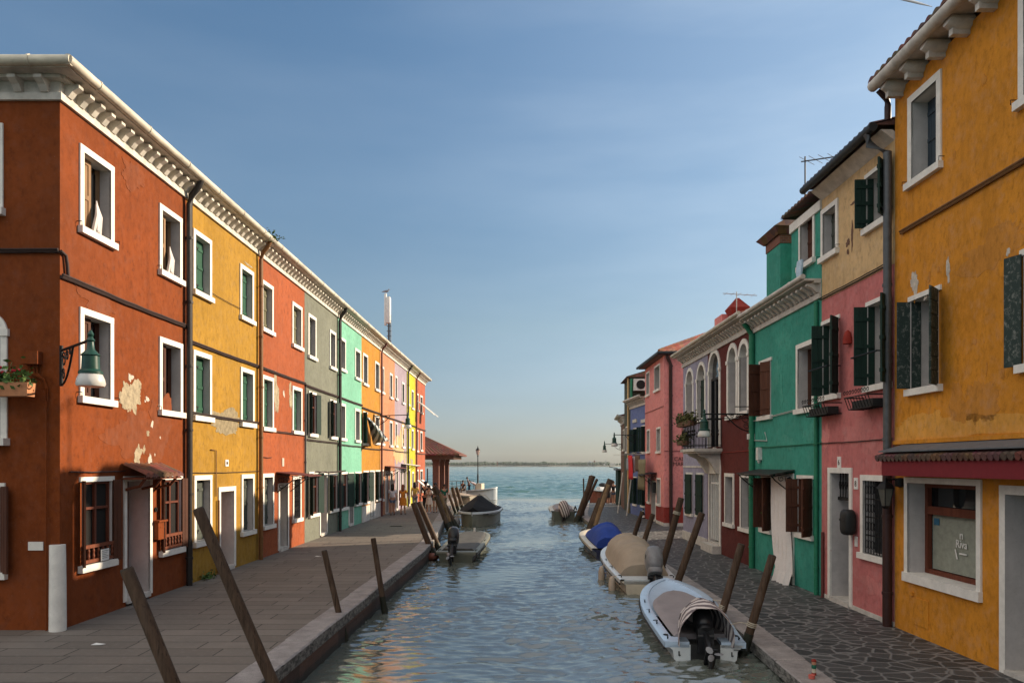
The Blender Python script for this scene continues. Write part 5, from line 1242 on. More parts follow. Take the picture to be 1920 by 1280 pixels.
def tower(px, top, w, lab, mat, cap=True, name='bell_tower', Y=1150):
    p = at(px, 871, Y); zt = EYE+(HY-top)/F*Y; mb = MB(); mb.box(p.x-w/2,p.x+w/2,Y-w/2,Y+w/2,0,zt)
    if cap: mb.add([(p.x-w*.6,Y-w*.6,zt),(p.x+w*.6,Y-w*.6,zt),(p.x+w*.6,Y+w*.6,zt),(p.x-w*.6,Y+w*.6,zt),(p.x,Y,zt+w*.9)], [(0,1,4),(1,2,4),(2,3,4),(3,0,4),(3,2,1,0)])
    tag(mb.build(name, M[mat], None, loc=(p.x,Y,0)), lab, 'tower')
tower(932.5, 865, 2.0, 'dark square tower above the trees of the far shore, right of the street lamp', 'brick', False)
tower(1114.5, 864.5, 2.4, 'pale bell tower of the far town at the right end of the shore', 'brick')
tower(1136, 862.5, 1.2, 'thin white mast standing on the far shore near the right houses', 'farwall', False, 'far_mast')
p = at(1108, 868, 1150); mb = MB(); mb.box(p.x-5,p.x+5,1144,1156,0,5.2); mb.lathe((p.x-1,1150,5.2),[(2.2,0),(2.1,1.2),(1.2,2.2),(.2,2.8)],10); tag(mb.build('domed_church', M['cgrey'], None, loc=(p.x,1150,0)), 'grey domed church in the far town left of the bell tower', 'church')
p = at(1143, 869, 1150); mb = MB(); mb.box(p.x-9,p.x+9,1146,1154,0,3.6); mb.box(p.x-5,p.x+6,1147,1153,3.6,4.6); tag(mb.build('white_shed', M['farwall'], None, loc=(p.x,1150,0)), 'long white shed on the far shore beside the right houses', 'building')

hz = MB(); hz.box(-1500, 1500, -80, 1480, -3.2, 24); m, nt, b = newmat('haze_air'); nt.nodes.remove(b)
pv = nt.nodes.new('ShaderNodeVolumePrincipled'); pv.inputs['Color'].default_value = (.86,.92,.95,1); pv.inputs['Density'].default_value = .00012; pv.inputs['Anisotropy'].default_value = .2
nt.links.new(pv.outputs[0], nt.nodes['Material Output'].inputs['Volume']); tag(hz.build('haze', m), kind='stuff')
# condensation trail high in the sky
a, b = at(1676, -6, 5200), at(1748, 13, 5200); mb = MB(); mb.tube([a, a.lerp(b,.3), a.lerp(b,.7), b], [11, 10, 7, 2], 8)
tag(mb.build('contrail', M['contrail'], None, smooth=True, loc=a), 'short white condensation trail in the blue sky at upper right', 'contrail', kind='structure')

# pavilion with tiled roof on brick pillars at the end of the left quay
PV = thing('pavilion', (-9.5, 68, 0), 'open brick pillared pavilion with a hipped tile roof at the end of the left quay', 'pavilion')
e = 3.55; x0, x1, y0, y1 = -14.5, -4.45, 63, 73.5; zr = 5.2; ry = 68.3; rxa, rxb = -11.5, -7.9
for q in (((x0,y0,e),(x1,y0,e),(rxb,ry,zr),(rxa,ry,zr),30), ((x1,y0,e),(x1,y1,e),(rxb,ry,zr),(rxb-.01,ry,zr),42), ((x1,y1,e),(x0,y1,e),(rxa,ry,zr),(rxb,ry,zr),40), ((x0,y1,e),(x0,y0,e),(rxa,ry,zr),(rxa+.01,ry,zr),42)): hipplane(*q, 6, M['tile'], 'roof', .09).build('roof', M['tilemid'], PV)
mb = MB(); mb.box(x0+.3,x1-.5,y0+.3,y1-.3,e-.35,e-.06); mb.build('beam', M['brown'], PV)
for (px, Y) in ((817.5,64.2),(828,68.3),(836.5,72.4)):
    x = (px-CX)/F*Y; mb = MB(); mb.box(x-.27,x+.27,Y-.27,Y+.27,0,e-.36); mb.box(x-.34,x+.34,Y-.34,Y+.34,e-.55,e-.355); mb.build('pillar', M['brick'], PV)
for Y in (64.2,72.4): mb = MB(); mb.box(-13.3,-12.7,Y-.27,Y+.27,0,e-.355); mb.build('pillar', M['brick'], PV)
mb = MB(); p0, p1 = V((-6.6,76.5,0)), V((-4.1,79.5,0))
for i in range(7): q = p0.lerp(p1,i/6); mb.tube([q, q+V((0,0,1.0))], .03, 6)
for z in (.5,1.0): mb.tube([p0+V((0,0,z)), p1+V((0,0,z))], .028, 6)
tag(mb.build('railing', M['iron'], None, loc=p0), 'dark iron railing at the end of the left quay behind the pavilion', 'railing')
mb = MB(); p = at(801.5, 917, 82); mb.tube([V((p.x,82,0)), V((p.x,82,2.2))], .07, 8); mb.lathe((p.x,82,2.2),[(.08,0),(.05,.1)],8); tag(mb.build('pole', M['iron'], None, loc=(p.x,82,0)), 'dark slim pole standing between the last red house and the pavilion', 'pole')
# street lamp on the quay end
sl = thing('street_lamp', (-3.52, 77, 0), 'black post street lamp with a pink glass lantern at the quay end by the water', 'street lamp'); p = V(sl.location)
mb = MB(); mb.lathe(p, [(.16,0),(.16,.5),(.09,.6),(.085,1.6),(.055,1.8),(.045,3.55),(.09,3.6),(.04,3.7)], 12); mb.build('post', M['iron'], sl, smooth=True, angle=40)
mb = MB(); mb.lathe(p+V((0,0,3.7)), [(.10,0),(.21,.5)], 6); mb.build('lantern_glass', plain('lantern_glass', (.60,.40,.34), .3), sl)
mb = MB(); mb.lathe(p+V((0,0,4.2)), [(.24,0),(.17,.12),(.06,.24),(.05,.34),(.015,.46)], 6); 
for i in range(6): q = 2*pi*i/6; mb.tube([p+V((.10*cos(q),.10*sin(q),3.7)), p+V((.215*cos(q),.215*sin(q),4.2))], .012, 4)
mb.build('lantern_cap', M['iron'], sl)

# ------------------------------------------------------------------ mooring posts
def post(base, top, r, lab, wet=None, mat='post', rope=None, white=False):
    """slightly crooked timber driven into the canal bed; base and top are points on its axis"""
    b, t = V(base), V(top); d = (t-b).normalized(); foot = b-d*(max(.0, (b.z-(WZ-.7))/d.z))
    rr = random.Random(int(abs(base[0]*100+base[1]*31))); mb = MB(); n = 7
    bend = V((rr.uniform(-1,1), rr.uniform(-1,1), 0))*.03
    pts = [foot.lerp(t,i/n)+bend*sin(pi*i/n) for i in range(n+1)]
    mb.tube(pts, [r*(1.07-.14*i/n) for i in range(n+1)], 12)
    mb.tube([t-d*.002, t+d*.02], [r*.93, r*.80], 12, 1)
    o = mb.build('mooring_post', [M[mat], M['posttop']], None, smooth=True, angle=40, loc=foot)
    tag(o, lab, 'mooring post', 'mooring posts along the canal edges')
    zc = WZ+(.38 if wet is None else wet); k = (zc-foot.z)/(t.z-foot.z); mb = MB()
    mb.tube([foot.lerp(t,k*i/4)+bend*sin(pi*k*i/4) for i in range(5)], [r*1.10*(1+.04*sin(i*2.3)) for i in range(5)], 12)
    mb.build('weed_band', M['postwet'], o, smooth=True)
    if rope:
        mb = MB(); q = foot.lerp(t, rope)
        for j in range(3): mb.tube([q+d*.03*j+(V((cos(s),sin(s),0))-d*(V((cos(s),sin(s),0)).dot(d)))*r*1.08 for s in [2*pi*i/12 for i in range(13)]], .012, 5, cap=False)
        mb.build('rope_loop', M['rope'], o)
    return o
def pp(px, py, Y): return at(px, py, Y)
post(pp(325,1280,7.05), pp(238,1068,7.0), .066, 'leaning brown mooring post at the lower left edge of the photo, nearest of all')
post(pp(515,1280,9.4), pp(372,955,9.35), .075, 'long leaning brown mooring post crossing in front of the mustard yellow house')
post(pp(648,1200,13.8), pp(608,1033,13.7), .058, 'thin dark mooring post at the left curb, nearer of the two slim ones')
post(pp(722,1150,16.25), pp(700,1010,16.2), .062, 'thin dark mooring post at the left curb, farther of the two slim ones')
post(pp(812,1036,25.6), pp(775,943,25.5), .10, 'leaning mooring post left of the small grey boat, the left of a close pair')
post(pp(821,1025,27.2), pp(785.5,941,27.1), .10, 'leaning mooring post left of the small grey boat, the right of a close pair')
post(pp(845,1001,36.6), pp(818,930,36.5), .125, 'thick leaning mooring post by the covered white boat, in front of its cluster')
post(pp(848,990,37.6), pp(826,925,37.5), .09, 'slimmer leaning mooring post in the middle of the cluster by the covered white boat', mat='postpale')
post(pp(856,991,38.4), pp(814.5,912,38.2), .14, 'tallest thick leaning mooring post of the cluster by the covered white boat')
post(pp(849,945,50), pp(842,927,50), .10, 'short dark mooring post behind the cluster on the left quay')
post(pp(856,942,51), pp(848,913.5,51), .13, 'dark leaning mooring post before the pavilion railing, left of two alike')
post(pp(864,940,52), pp(855.5,913.5,52), .13, 'dark leaning mooring post before the pavilion railing, right of two alike')
post(pp(1400,1202,12.7), pp(1448,1042,12.6), .072, 'leaning brown mooring post roped to the nearest white boat, first post on the right', rope=.50)
post(pp(1356,1137,14.5), pp(1390,1021,14.4), .078, 'leaning brown mooring post beside the bow of the nearest right boat', rope=.48)
post(pp(1274,1080,18.4), pp(1316,962,18.3), .088, 'leaning brown mooring post in front of the lilac house, right of the beige covered boat')
post(pp(1243,1050,20.4), pp(1277,934,20.3), .092, 'leaning brown mooring post with a rope near its top, before the rose pink house', rope=.86)
post(pp(1205,1023,24.2), pp(1224,964,24.1), .085, 'short leaning mooring post beside the blue covered boat, right of two')
post(pp(1187,1014,26.2), pp(1204,959,26.1), .085, 'short leaning mooring post beside the blue covered boat, left of two')
post(pp(1115,991,35), pp(1141,908,35), .10, 'pale timber mooring post beyond the blue covered boat', mat='postpale')
post(pp(1136,921,36), pp(1145,899,36), .17, 'thick dark stub of a mooring post behind the pale timber post', wet=-5)
post(pp(1105,988,37.3), pp(1125,934,37.2), .11, 'dark leaning mooring post left of the pale timber one')
post(pp(1087,962,42.2), pp(1112,892,42), .16, 'thick dark mooring post in the fan of posts by the far flat boat')
post(pp(1088,962,42.6), pp(1107,892,42.6), .09, 'second dark mooring post crossing in the fan by the far flat boat')
post(pp(1094,957,43.2), pp(1119.5,898,43.2), .085, 'rightmost thin mooring post of the fan by the far flat boat')
post(pp(1094,945,44), pp(1094,897,44), .045, 'upright thin stake in the fan of posts by the far flat boat')
# ------------------------------------------------------------------ boats
def boat(stern, bow, hb, zs, zb, name, label, hull, rim, group='boats moored along the canal', sw=.86, round_=.62, rimw=.13, keel=.35, trans=True, hull2=None, flare=.8):
    """Open launch: hull lofted from stern to bow with a broad gunwale. Returns root and a mapper (s along 0..1, t across -1..1, z)."""
    S, B = V((stern[0], stern[1], 0)), V((bow[0], bow[1], 0)); ax = (B-S); L = ax.length; ax.normalize(); bx = V((ax.y, -ax.x, 0))
    root = thing(name, (S.x+(B.x-S.x)/2, S.y+(B.y-S.y)/2, WZ), label, 'boat', group)
    def hw(s):
        w = sw+(1-sw)*min(1, s/.45) if s < .45 else 1.0
        if s > round_: t = (s-round_)/(1-round_); w = max(0.0, 1-t**2.4)**.62
        return hb*w
    def zg(s): return zs+(zb-zs)*s**1.8
    def P(s, x, z): p = S+ax*(L*s)+bx*x; return V((p.x, p.y, z))
    n = 26; ss = [i/n for i in range(n)] + [.975, .99, 1.0]; ss = sorted(set(ss))
    mb = MB(); ring = []
    for s in ss:
        w = hw(s); z = zg(s); k = max(0, (s-.7)/.3)
        ring.append([P(s, q*w*a, zz) for q, a, zz in ((-1,1,z),(-1,.97*flare+.03+.1*(1-flare),z-.10),(-1,flare,WZ+.02),(-1,.55*flare,WZ-keel*.6*(1-k)),(1,0,WZ-keel*(1-k*.8)),(1,.55*flare,WZ-keel*.6*(1-k)),(1,flare,WZ+.02),(1,.97*flare+.03+.1*(1-flare),z-.10),(1,1,z))])
    m = 9; vs = [p for r in ring for p in r]
    fs = [(i*m+j, i*m+j+1, (i+1)*m+j+1, (i+1)*m+j) for i in range(len(ss)-1) for j in range(m-1)]
    mb.add(vs, fs); mb.poly(ring[0])
    mb.build('hull', M[hull], root, smooth=True, angle=35)
    # gunwale: a raised flat rim with a lip
    mb = MB(); prof = lambda s: (hw(s)+.025, max(0, hw(s)-rimw))
    rows = []
    for s in ss:
        o, i_ = prof(s); z = zg(s)
        rows.append([(o, z-.06), (o, z+.035), (o-.03 if o > .05 else o*.5, z+.05), (i_, z+.042), (i_, z-.14)])
    for q in (-1, 1):
        vs = [P(s+(.012 if s == 1 else 0), q*x, z) for s, r in zip(ss, rows) for x, z in r]
        mb.add(vs, [(i*5+j, i*5+j+1, (i+1)*5+j+1, (i+1)*5+j) for i in range(len(ss)-1) for j in range(4)])
    o = mb.build('gunwale', M[rim], root, smooth=True, angle=40)
    mb = MB(); 
    for q in (-1, 1): mb.tube([P(s, q*(hw(s)+.03), zg(s)-.07) for s in ss if s < .93], .022, 6)
    mb.build('rubbing_strake', M['rubber'], root, smooth=True)
    return root, P, hw, zg, ss
def cover(root, P, hw, zg, s0, s1, arch, mat, inset=.12, name='cover', ribs=0, flat=False, n=64, shape=None, drop=.0, rnd=0):
    mb = MB(); m = 14; rows = []
    for i in range(n+1):
        s = s0+(s1-s0)*i/n; t = i/n; w = max(.02, hw(s)-inset)*(1 if not rnd else max(0, 1-max(0, (t-rnd)/(1-rnd))**2)**.5)
        h = arch*(shape(t) if shape else 1)
        rib = (.055*max(0, cos(2*pi*ribs*t))**14 if ribs else 0)
        row = []
        for j in range(m+1):
            a = -1+2*j/m; wr = 0 if abs(a) > .97 else (.30*min(h,.12)*(noise.noise(V((s*8, a*2.0, hw(.5)*17)))+.5*noise.noise(V((s*22, a*6, 3+hw(.5))))))
            row.append(P(s, w*a, wr+zg(s)+.055-drop+(h+rib)*((1-abs(a))**.85 if flat == 'tent' else (1-a*a)**.55 if not flat else min(1, (1-abs(a))*8)**.5)))
        rows.append(row)
    mb.add([p for r in rows for p in r], [(i*(m+1)+j, i*(m+1)+j+1, (i+1)*(m+1)+j+1, (i+1)*(m+1)+j) for i in range(n) for j in range(m)])
    for r, s in ((rows[0], s0), (rows[-1], s1)): mb.add(r+[V((r[0].x,r[0].y,zg(s)-.02)), V((r[-1].x,r[-1].y,zg(s)-.02))], [tuple(range(m+1))+(m+2, m+1)])
    return mb.build(name, M[mat], root, smooth=True, angle=38)
def outboard(root, P, z, s=-.05, x=0, up=.55, mat='motor', size=1.0, cap=None, L=5, tilt=40):
    """outboard engine tilted up on the transom: cowling, leg, propeller"""
    f = (P(1,0,0)-P(0,0,0)).normalized(); r = V((f.y,-f.x,0)); a = radians(tilt); k = size
    u = (V((0,0,1))*cos(a)+f*sin(a)); b = (f*cos(a)-V((0,0,1))*sin(a)); o = P(s, x, z)
    mb = MB(); mb.blob(o+u*.42*k, r*.19*k, b*.27*k, u*.30*k, 16, 10, p=.7); mb.blob(o+u*.14*k, r*.165*k, b*.22*k, u*.09*k, 14, 6, p=.6)
    m = mb.build('outboard_motor', M[mat], root, smooth=True)
    mb = MB(); mb.blob(o-u*.28*k-b*.02, r*.065*k, b*.12*k, u*.42*k, 10, 8, p=.7); mb.blob(o-u*.70*k-b*.03, r*.06*k, b*.26*k, u*.06*k, 10, 6); mb.obox(o-u*.56*k-r*.09-b*.22, r*.18, b*.36, u*.02)
    mb.obox(o-f*.02-r*.13+V((0,0,-.25)), r*.26, f*.16, V((0,0,.40)))
    mb.tube([o+b*.22*k+u*.05, o+b*.5*k+u*.12], .025, 6); mb.tube([o-r*.16*k+u*.02, o+r*.16*k+u*.02], .05, 8); mb.build('motor_leg', M['motor'], m, smooth=True, angle=50)
    mb = MB()
    for i in range(3):
        q = 2*pi*i/3; e = r*cos(q)+u*sin(q); mb.blob(o-u*.70*k-b*.31*k+e*.09, e*.075, (e.cross(b))*.045+b*.02, b*.008, 8, 4)
    mb.build('propeller', M['motorgrey'], m, smooth=True)
    return m, o, u, b, r
def cleats(root, P, hw, zg, ss, mat='iron'):
    mb = MB()
    for s in ss:
        for q in (-1,1):
            x = q*(hw(s)-.06); z = zg(s)+.05; mb.tube([P(s-.01,x,z+.035), P(s+.012,x,z+.035)], .012, 5); mb.tube([P(s,x,z-.01), P(s,x,z+.035)], .012, 5)
            mb.tube([P(s+.05+.008*cos(t), x+q*.0+.04*sin(t), z+.006) for t in [2*pi*i/8 for i in range(9)]], .008, 4, cap=False)
    mb.build('cleats', M[mat], root)
# nearest boat on the right: white launch, mauve cover, striped cloth over the engine
b1, P1, hw1, zg1, ss1 = boat((3.20,12.36), (3.58,17.4), .76, -.235, .05, 'motor_boat', 'white launch with a striped cloth over its engine, nearest boat on the right', 'hullwhite', 'hullbluewhite', sw=.84, round_=.50, rimw=.15)
cover(b1, P1, hw1, zg1, .07, .74, .05, 'covergrey', inset=.19, flat=True, name='tarpaulin', shape=lambda t: 1, rnd=.62)
mb = MB(); rows = []
for i in range(13):     # inner foredeck sloping down from the rim
    s = .40+.60*i/12; w = max(.0, hw1(s)-.10); rows.append([P1(s, w*a, zg1(s)+.03-.11*(1-i/12)**.7*(1-abs(a)**2)) for a in (-1,-.6,0,.6,1)])
mb.add([p for r in rows for p in r], [(i*5+j, i*5+j+1, i*5+6+j, i*5+5+j) for i in range(12) for j in range(4)]); mb.build('foredeck', M['hullbluewhite'], b1, smooth=True)
for q in (-1,1): mb = MB(); mb.obox(P1(0,q*.66 if q < 0 else .26,zg1(0)-.05), (P1(0,1,0)-P1(0,0,0))*.40, (P1(.075,0,0)-P1(0,0,0)), V((0,0,.095))); mb.build('stern_deck', M['hullbluewhite'], b1)
mb = MB(); mb.obox(P1(-.004,-.24,WZ-.2), (P1(0,1,0)-P1(0,0,0))*.48, (P1(.08,0,0)-P1(0,0,0)), V((0,0,.475))); mb.build('engine_well', M['rubber'], b1)
mb = MB()
for q in (-.44,.42): mb.obox(P1(-.003,q,WZ+.08), (P1(0,1,0)-P1(0,0,0))*.018, (P1(.002,0,0)-P1(0,0,0)), V((0,0,.075))); mb.obox(P1(-.003,q,WZ+.08), (P1(0,1,0)-P1(0,0,0))*.035, (P1(.002,0,0)-P1(0,0,0)), V((0,0,.018)))
mb.obox(P1(-.003,.46,WZ+.185), (P1(0,1,0)-P1(0,0,0))*.16, (P1(.002,0,0)-P1(0,0,0)), V((0,0,.012)))
mb.build('hull_marks', M['rubber'], b1)
m1, o, u, b, r = outboard(b1, P1, -.10, s=-.01, size=.82, tilt=55)
mb = MB(); f = (P1(1,0,0)-P1(0,0,0)).normalized(); rows = []; n, m = 12, 16     # striped cloth draped like a hood over the tilted engine
for i in range(n+1):
    t = i/n; cen = P1(-.01,0,zg1(0)+.02)+f*(-.10+1.25*t); w = .44-.20*t**1.6; h = .56*sin(pi*(.34+.60*t))+.13
    row = []
    for j in range(m+1):
        a = pi*j/m; row.append(cen+r*(-w*cos(a)*(1+.04*sin(5*a+i)))+V((0,0,h*sin(a)**.8-.03*(1 if j in (0,m) else 0)+.015*sin(7*a+i*.9))))
    rows.append(row)
mb.add([p for q in rows for p in q], [(i*(m+1)+j, i*(m+1)+j+1, (i+1)*(m+1)+j+1, (i+1)*(m+1)+j) for i in range(n) for j in range(m)]); mb.poly(rows[-1])
mb.tube([rows[5][j]+V((0,0,.012)) for j in range(m+1)], .012, 5)
mb.build('engine_cloth', M['strmotor'], m1, smooth=True)
cleats(b1, P1, hw1, zg1, (.04,.25,.42,.58))
mb = MB(); mb.tube([P1(.22,hw1(.22)-.05,zg1(.2)+.09), V((3.98,13.0,.0)), V((4.04,12.72,.03))], .011, 5); mb.tube([P1(.60,hw1(.6)-.05,zg1(.6)+.09), V((4.08,14.5,.1))], .011, 5); mb.build('mooring_rope', M['rope'], b1)
# beige covered boat
b2, P2, hw2, zg2, ss2 = boat((3.42,18.6), (3.55,24.6), .82, -.16, .12, 'motor_boat', 'boat under a ribbed beige canvas cover with a grey outboard engine', 'hullcream', 'hullwhite', sw=.86, round_=.55, rimw=.13)
cover(b2, P2, hw2, zg2, .13, .97, .62, 'coverbeige', inset=.12, name='canvas_cover', ribs=4, shape=lambda t: (min(1, t*5.5+.10)**.5)*(1-.55*max(0,(t-.55)/.45)**1.3))
m2, o, u, b, r = outboard(b2, P2, -.06, s=-.03, x=.12, mat='motorgrey', size=1.15, tilt=30)
mb = MB(); mb.blob(o+u*.46*1.15-b*.03, r*.222, b*.225, u*.20, 14, 8, p=.7); mb.build('cowling_band', M['motor'], m2, smooth=True)
mb = MB(); mb.obox(P2(.0,-.62,zg2(0)-.08), (P2(0,1,0)-P2(0,0,0))*1.24, (P2(.10,0,0)-P2(0,0,0)), V((0,0,.12))); mb.build('stern_deck', M['hullwhite'], b2)
cleats(b2, P2, hw2, zg2, (.05,.3,.5))
for s in (.10,.42):
    mb = MB(); c = P2(s, -hw2(s)-.13, WZ+.08); mb.blob(c, (.09,0,0), (0,.09,0), (0,0,.30), 10, 8, p=.85); mb.tube([c+V((0,0,.28)), P2(s,-hw2(s)+.02,zg2(s)+.05)], .01, 5)
    mb.build('fender', M['fender'], b2, smooth=True)
# blue covered boat
b3, P3, hw3, zg3, ss3 = boat((3.48,25.4), (3.50,31.4), .80, -.15, .0, 'motor_boat', 'small boat under a bright blue canvas cover behind the beige one', 'hullnavy', 'hullcream', sw=.92, round_=.66, rimw=.17)
cover(b3, P3, hw3, zg3, .10, .66, .62, 'coverblue', inset=.19, name='canvas_cover', ribs=2, shape=lambda t: (min(1, t*4+.15)**.5)*(1-.6*max(0,(t-.6)/.4)**1.5))
mb = MB(); c = P3(.03,.42,-.02); mb.blob(c, (.30,0,0), (0,.34,0), (0,0,.42), 12, 8, p=.75); mb.build('engine_cover', M['coverblue'], b3, smooth=True)
rows = []; mb = MB()
for i in range(11): s = .62+.36*i/10; w = max(0, hw3(s)-.08); rows.append([P3(s, w*a, zg3(s)+.02) for a in (-1,0,1)])
mb.add([p for r_ in rows for p in r_], [(i*3+j, i*3+j+1, i*3+4+j, i*3+3+j) for i in range(10) for j in range(2)]); mb.build('foredeck', M['hullcream'], b3)
mb = MB(); mb.blob(P3(1.05,.1,WZ+.12), (.2,0,0), (0,.16,0), (0,0,.16), 12, 8); mb.build('buoy', M['hullcream'], b3, smooth=True)
# far flat boat with striped engine cloth on the right
b4, P4, hw4, zg4, ss4 = boat((3.0,42.9), (3.15,48.4), .79, .03, .10, 'motor_boat', 'flat grey boat with a black and white striped engine cloth by the fan of posts', 'hullgrey', 'hullcream', sw=.95, round_=.6, rimw=.2)
cover(b4, P4, hw4, zg4, .06, .95, .08, 'covergrey', inset=.2, flat=True, name='tarpaulin')
mb = MB(); c = P4(-.01,-.05,.05); mb.blob(c+V((.05,0,.12)), (.30,0,.10), (0,.34,0), (-.12,0,.50), 14, 10, p=.8); m4 = mb.build('engine_cloth', M['strmotor2'], b4, smooth=True)
mb = MB(); mb.blob(c+V((-.02,-.1,-.42)), (.08,0,0), (0,.12,0), (0,0,.3), 8, 6); mb.tube([P4(.0,.55,.1), P4(-.04,.62,.35), P4(-.05,.7,.15)], .04, 6); mb.build('motor_leg', M['motor'], m4, smooth=True)
# rust and white boat beyond the right quay
b5, P5, hw5, zg5, ss5 = boat((9.6,64.2), (6.6,63.4), .9, .35, .62, 'motor_boat', 'rust red boat with a white top moored beyond the end of the right quay', 'hullrust', 'hullwhite', sw=.9, round_=.6, rimw=.25)
cover(b5, P5, hw5, zg5, .05, .75, .30, 'white', inset=.25, name='cabin_top')
mb = MB(); mb.blob(P5(.62,0,1.0), (.35,0,0), (0,.3,0), (0,0,.18), 10, 6); mb.build('gear_bundle', M['rubber'], b5, smooth=True)
# left side: small grey green flat boat
l1, Q1, hv1, zv1, st1 = boat((-1.86,24.7), (-1.52,31.2), .72, -.20, -.06, 'motor_boat', 'small low grey green boat with a tilted black engine at the left quay', 'hullgrey', 'hullolive', sw=.94, round_=.70, rimw=.13)
cover(l1, Q1, hv1, zv1, .10, .90, .05, 'deckgrey', inset=.14, flat=True, name='deck_cover', drop=.02)
m, o, u, b, r = outboard(l1, Q1, .06, s=-.02, x=-.10, size=1.0, tilt=48)
mb = MB(); mb.blob(o+u*.50-b*.10, r*.19, b*.12, u*.26, 12, 8, p=.8); mb.build('cowling_band', M['motorgrey'], m, smooth=True)
mb = MB(); mb.obox(Q1(0,-.66,zv1(0)-.05), (Q1(0,1,0)-Q1(0,0,0))*1.32, (Q1(.06,0,0)-Q1(0,0,0)), V((0,0,.10))); mb.build('stern_deck', M['hullolive'], l1)
cleats(l1, Q1, hv1, zv1, (.05,.5)); mb = MB(); mb.lathe(Q1(.93,0,zv1(.93)+.04), [(.05,0),(.04,.12),(.05,.18)], 8); mb.build('bow_post', M['white'], l1)
# large covered white boat
l2, Q2, hv2, zv2, st2 = boat((-1.52,43.9), (-2.05,38.3), 1.08, .20, .24, 'motor_boat', 'large white boat under a black peaked tarpaulin beside the left posts', 'hullolive', 'hullwhite', sw=.9, round_=.42, rimw=.10, keel=.5, flare=.86)
cover(l2, Q2, hv2, zv2, .0, .96, .86, 'coverblack', inset=.03, flat='tent', name='tarpaulin', shape=lambda t: .24+.76*max(0, 1-abs(t-.52)/.5))
mb = MB(); mb.tube([Q2(.62,-hv2(.62)*1.0,zv2(.6)+.25), Q2(.62,-.4,zv2(.6)+.86), Q2(.62,.4,zv2(.6)+.86), Q2(.62,hv2(.62),zv2(.6)+.25)], .014, 5); mb.build('rope_tie', M['rope'], l2)
mb = MB(); c = Q2(.85,hv2(.85)+.2,WZ+.2); mb.blob(c, (.16,0,0), (0,.16,0), (0,0,.28), 10, 8); mb.build('fender', M['motorgrey'], l2, smooth=True)
# sunlit white boat with three people, brown boat beside it
l3, Q3, hv3, zv3, st3 = boat((-4.0,68.9), (-1.35,68.2), .95, .35, .62, 'motor_boat', 'sunlit white launch with passengers below the street lamp', 'hullwhite', 'hullwhite', sw=.9, round_=.45, rimw=.2, keel=.5)
mb = MB(); mb.obox(Q3(.30,-.45,.45), (Q3(.5,0,0)-Q3(.3,0,0)), V((0,0,.55)), (Q3(0,1,0)-Q3(0,0,0))*.9); mb.build('console', M['hullcream'], l3)
cover(l3, Q3, hv3, zv3, .05, .95, .02, 'hullcream', inset=.2, flat=True, name='deck', drop=.12)
l4, Q4, hv4, zv4, st4 = boat((-3.1,62.6), (-5.0,64.6), .75, .05, .25, 'motor_boat', 'low pale brown boat moored left of the sunlit white launch', 'hullcream', 'hullolive', sw=.9, round_=.5)
cover(l4, Q4, hv4, zv4, .05, .95, .03, 'fender', inset=.14, flat=True, name='deck')

# ------------------------------------------------------------------ wall lamps
def wall_lamp(base, tip, label, zdrop=.85, scale=1.0, glass='lampglass', double=False):
    """Scrolled iron arm on the wall with a bell-shaped lamp hanging at its end."""
    b, t = V(base), V(tip); d = t-b; Lh = d.length; e = d.normalized(); root = thing('wall_lamp', b, label, 'lamp', 'bell shaped lamps on scrolled wall arms'); Z = V((0,0,1)); k = scale
    mb = MB(); mb.tube([b, t], .022*k, 8); mb.tube([b+Z*.08*k, b-Z*zdrop*.62*k], .030*k, 8)
    w = min(Lh*.55, .85*k); n = 12
    mb.tube([b-Z*zdrop*.6*k+e*w*(i/n)**.8*1+Z*(zdrop*.6*k*(i/n)**1.7) for i in range(n+1)], .018*k, 6)
    for cx, cz, rr in ((.22,.17,.13), (.18,.42,.10), (.50,.12,.09), (.74,.07,.055)):
        c = b+e*w*cx-Z*zdrop*cz*k
        mb.tube([c+(e*cos(q)+Z*sin(q))*rr*k*(.35+.65*q/9) for q in [9*i/18 for i in range(19)]], .011*k, 5)
    if double: mb.tube([b+Z*.22*k, b+Z*.22*k+e*Lh*.35], .016*k, 6); mb.tube([b-Z*.13*k, t-Z*.13*k-e*.1], .014*k, 6)
    mb.build('bracket', M['iron'], root)
    mb = MB(); mb.lathe(t-Z*.50*k, [(.165,0),(.165,.035),(.125,.07),(.115,.26),(.135,.275),(.10,.31),(.055,.36),(.045,.47),(.06,.49),(.03,.54),(.045,.58),(.015,.64)], 16, sx=k, sy=k)
    mb.build('lamp_head', M['irongreen'], root, smooth=True, angle=40)
    mb = MB(); mb.lathe(t-Z*.69*k, [(.10,0),(.185,.012),(.20,.05),(.185,.12),(.155,.19)], 16, sx=k, sy=k); mb.build('glass_shade', M[glass], root, smooth=True)
    return root
wall_lamp((-7.46,12.36,4.63), tuple(at(170,637,10.9)), 'green bell lamp on a scrolled arm at the corner of the red house', zdrop=.95, scale=1.0)
u = LF.u(700); wall_lamp(tuple(LF.P(u,.02,5.2)), tuple(LF.P(u,1.75,5.25)), 'bell lamp on a long arm in front of the salmon and lavender houses', scale=1.0)
u = RF.u(1410); zz = RF.z(1410,776); wall_lamp(tuple(RF.P(u,.02,zz)), tuple(RF.P(u,1.42,zz)), 'bell lamp on a long arm between the dark red and emerald green houses', scale=1.0, double=True)
u = F3.u(1196); zz = F3.z(1196,815); wall_lamp(tuple(F3.P(u,.02,zz)), tuple(F3.P(u,1.42,zz)), 'bell lamp on an arm from the slate blue house', scale=1.0)
u = F5.u(1167); zz = F5.z(1167,832); wall_lamp(tuple(F5.P(u,.02,zz)), tuple(F5.P(u,1.25,zz)), 'small far bell lamp on an arm from the low brown house', scale=.85)
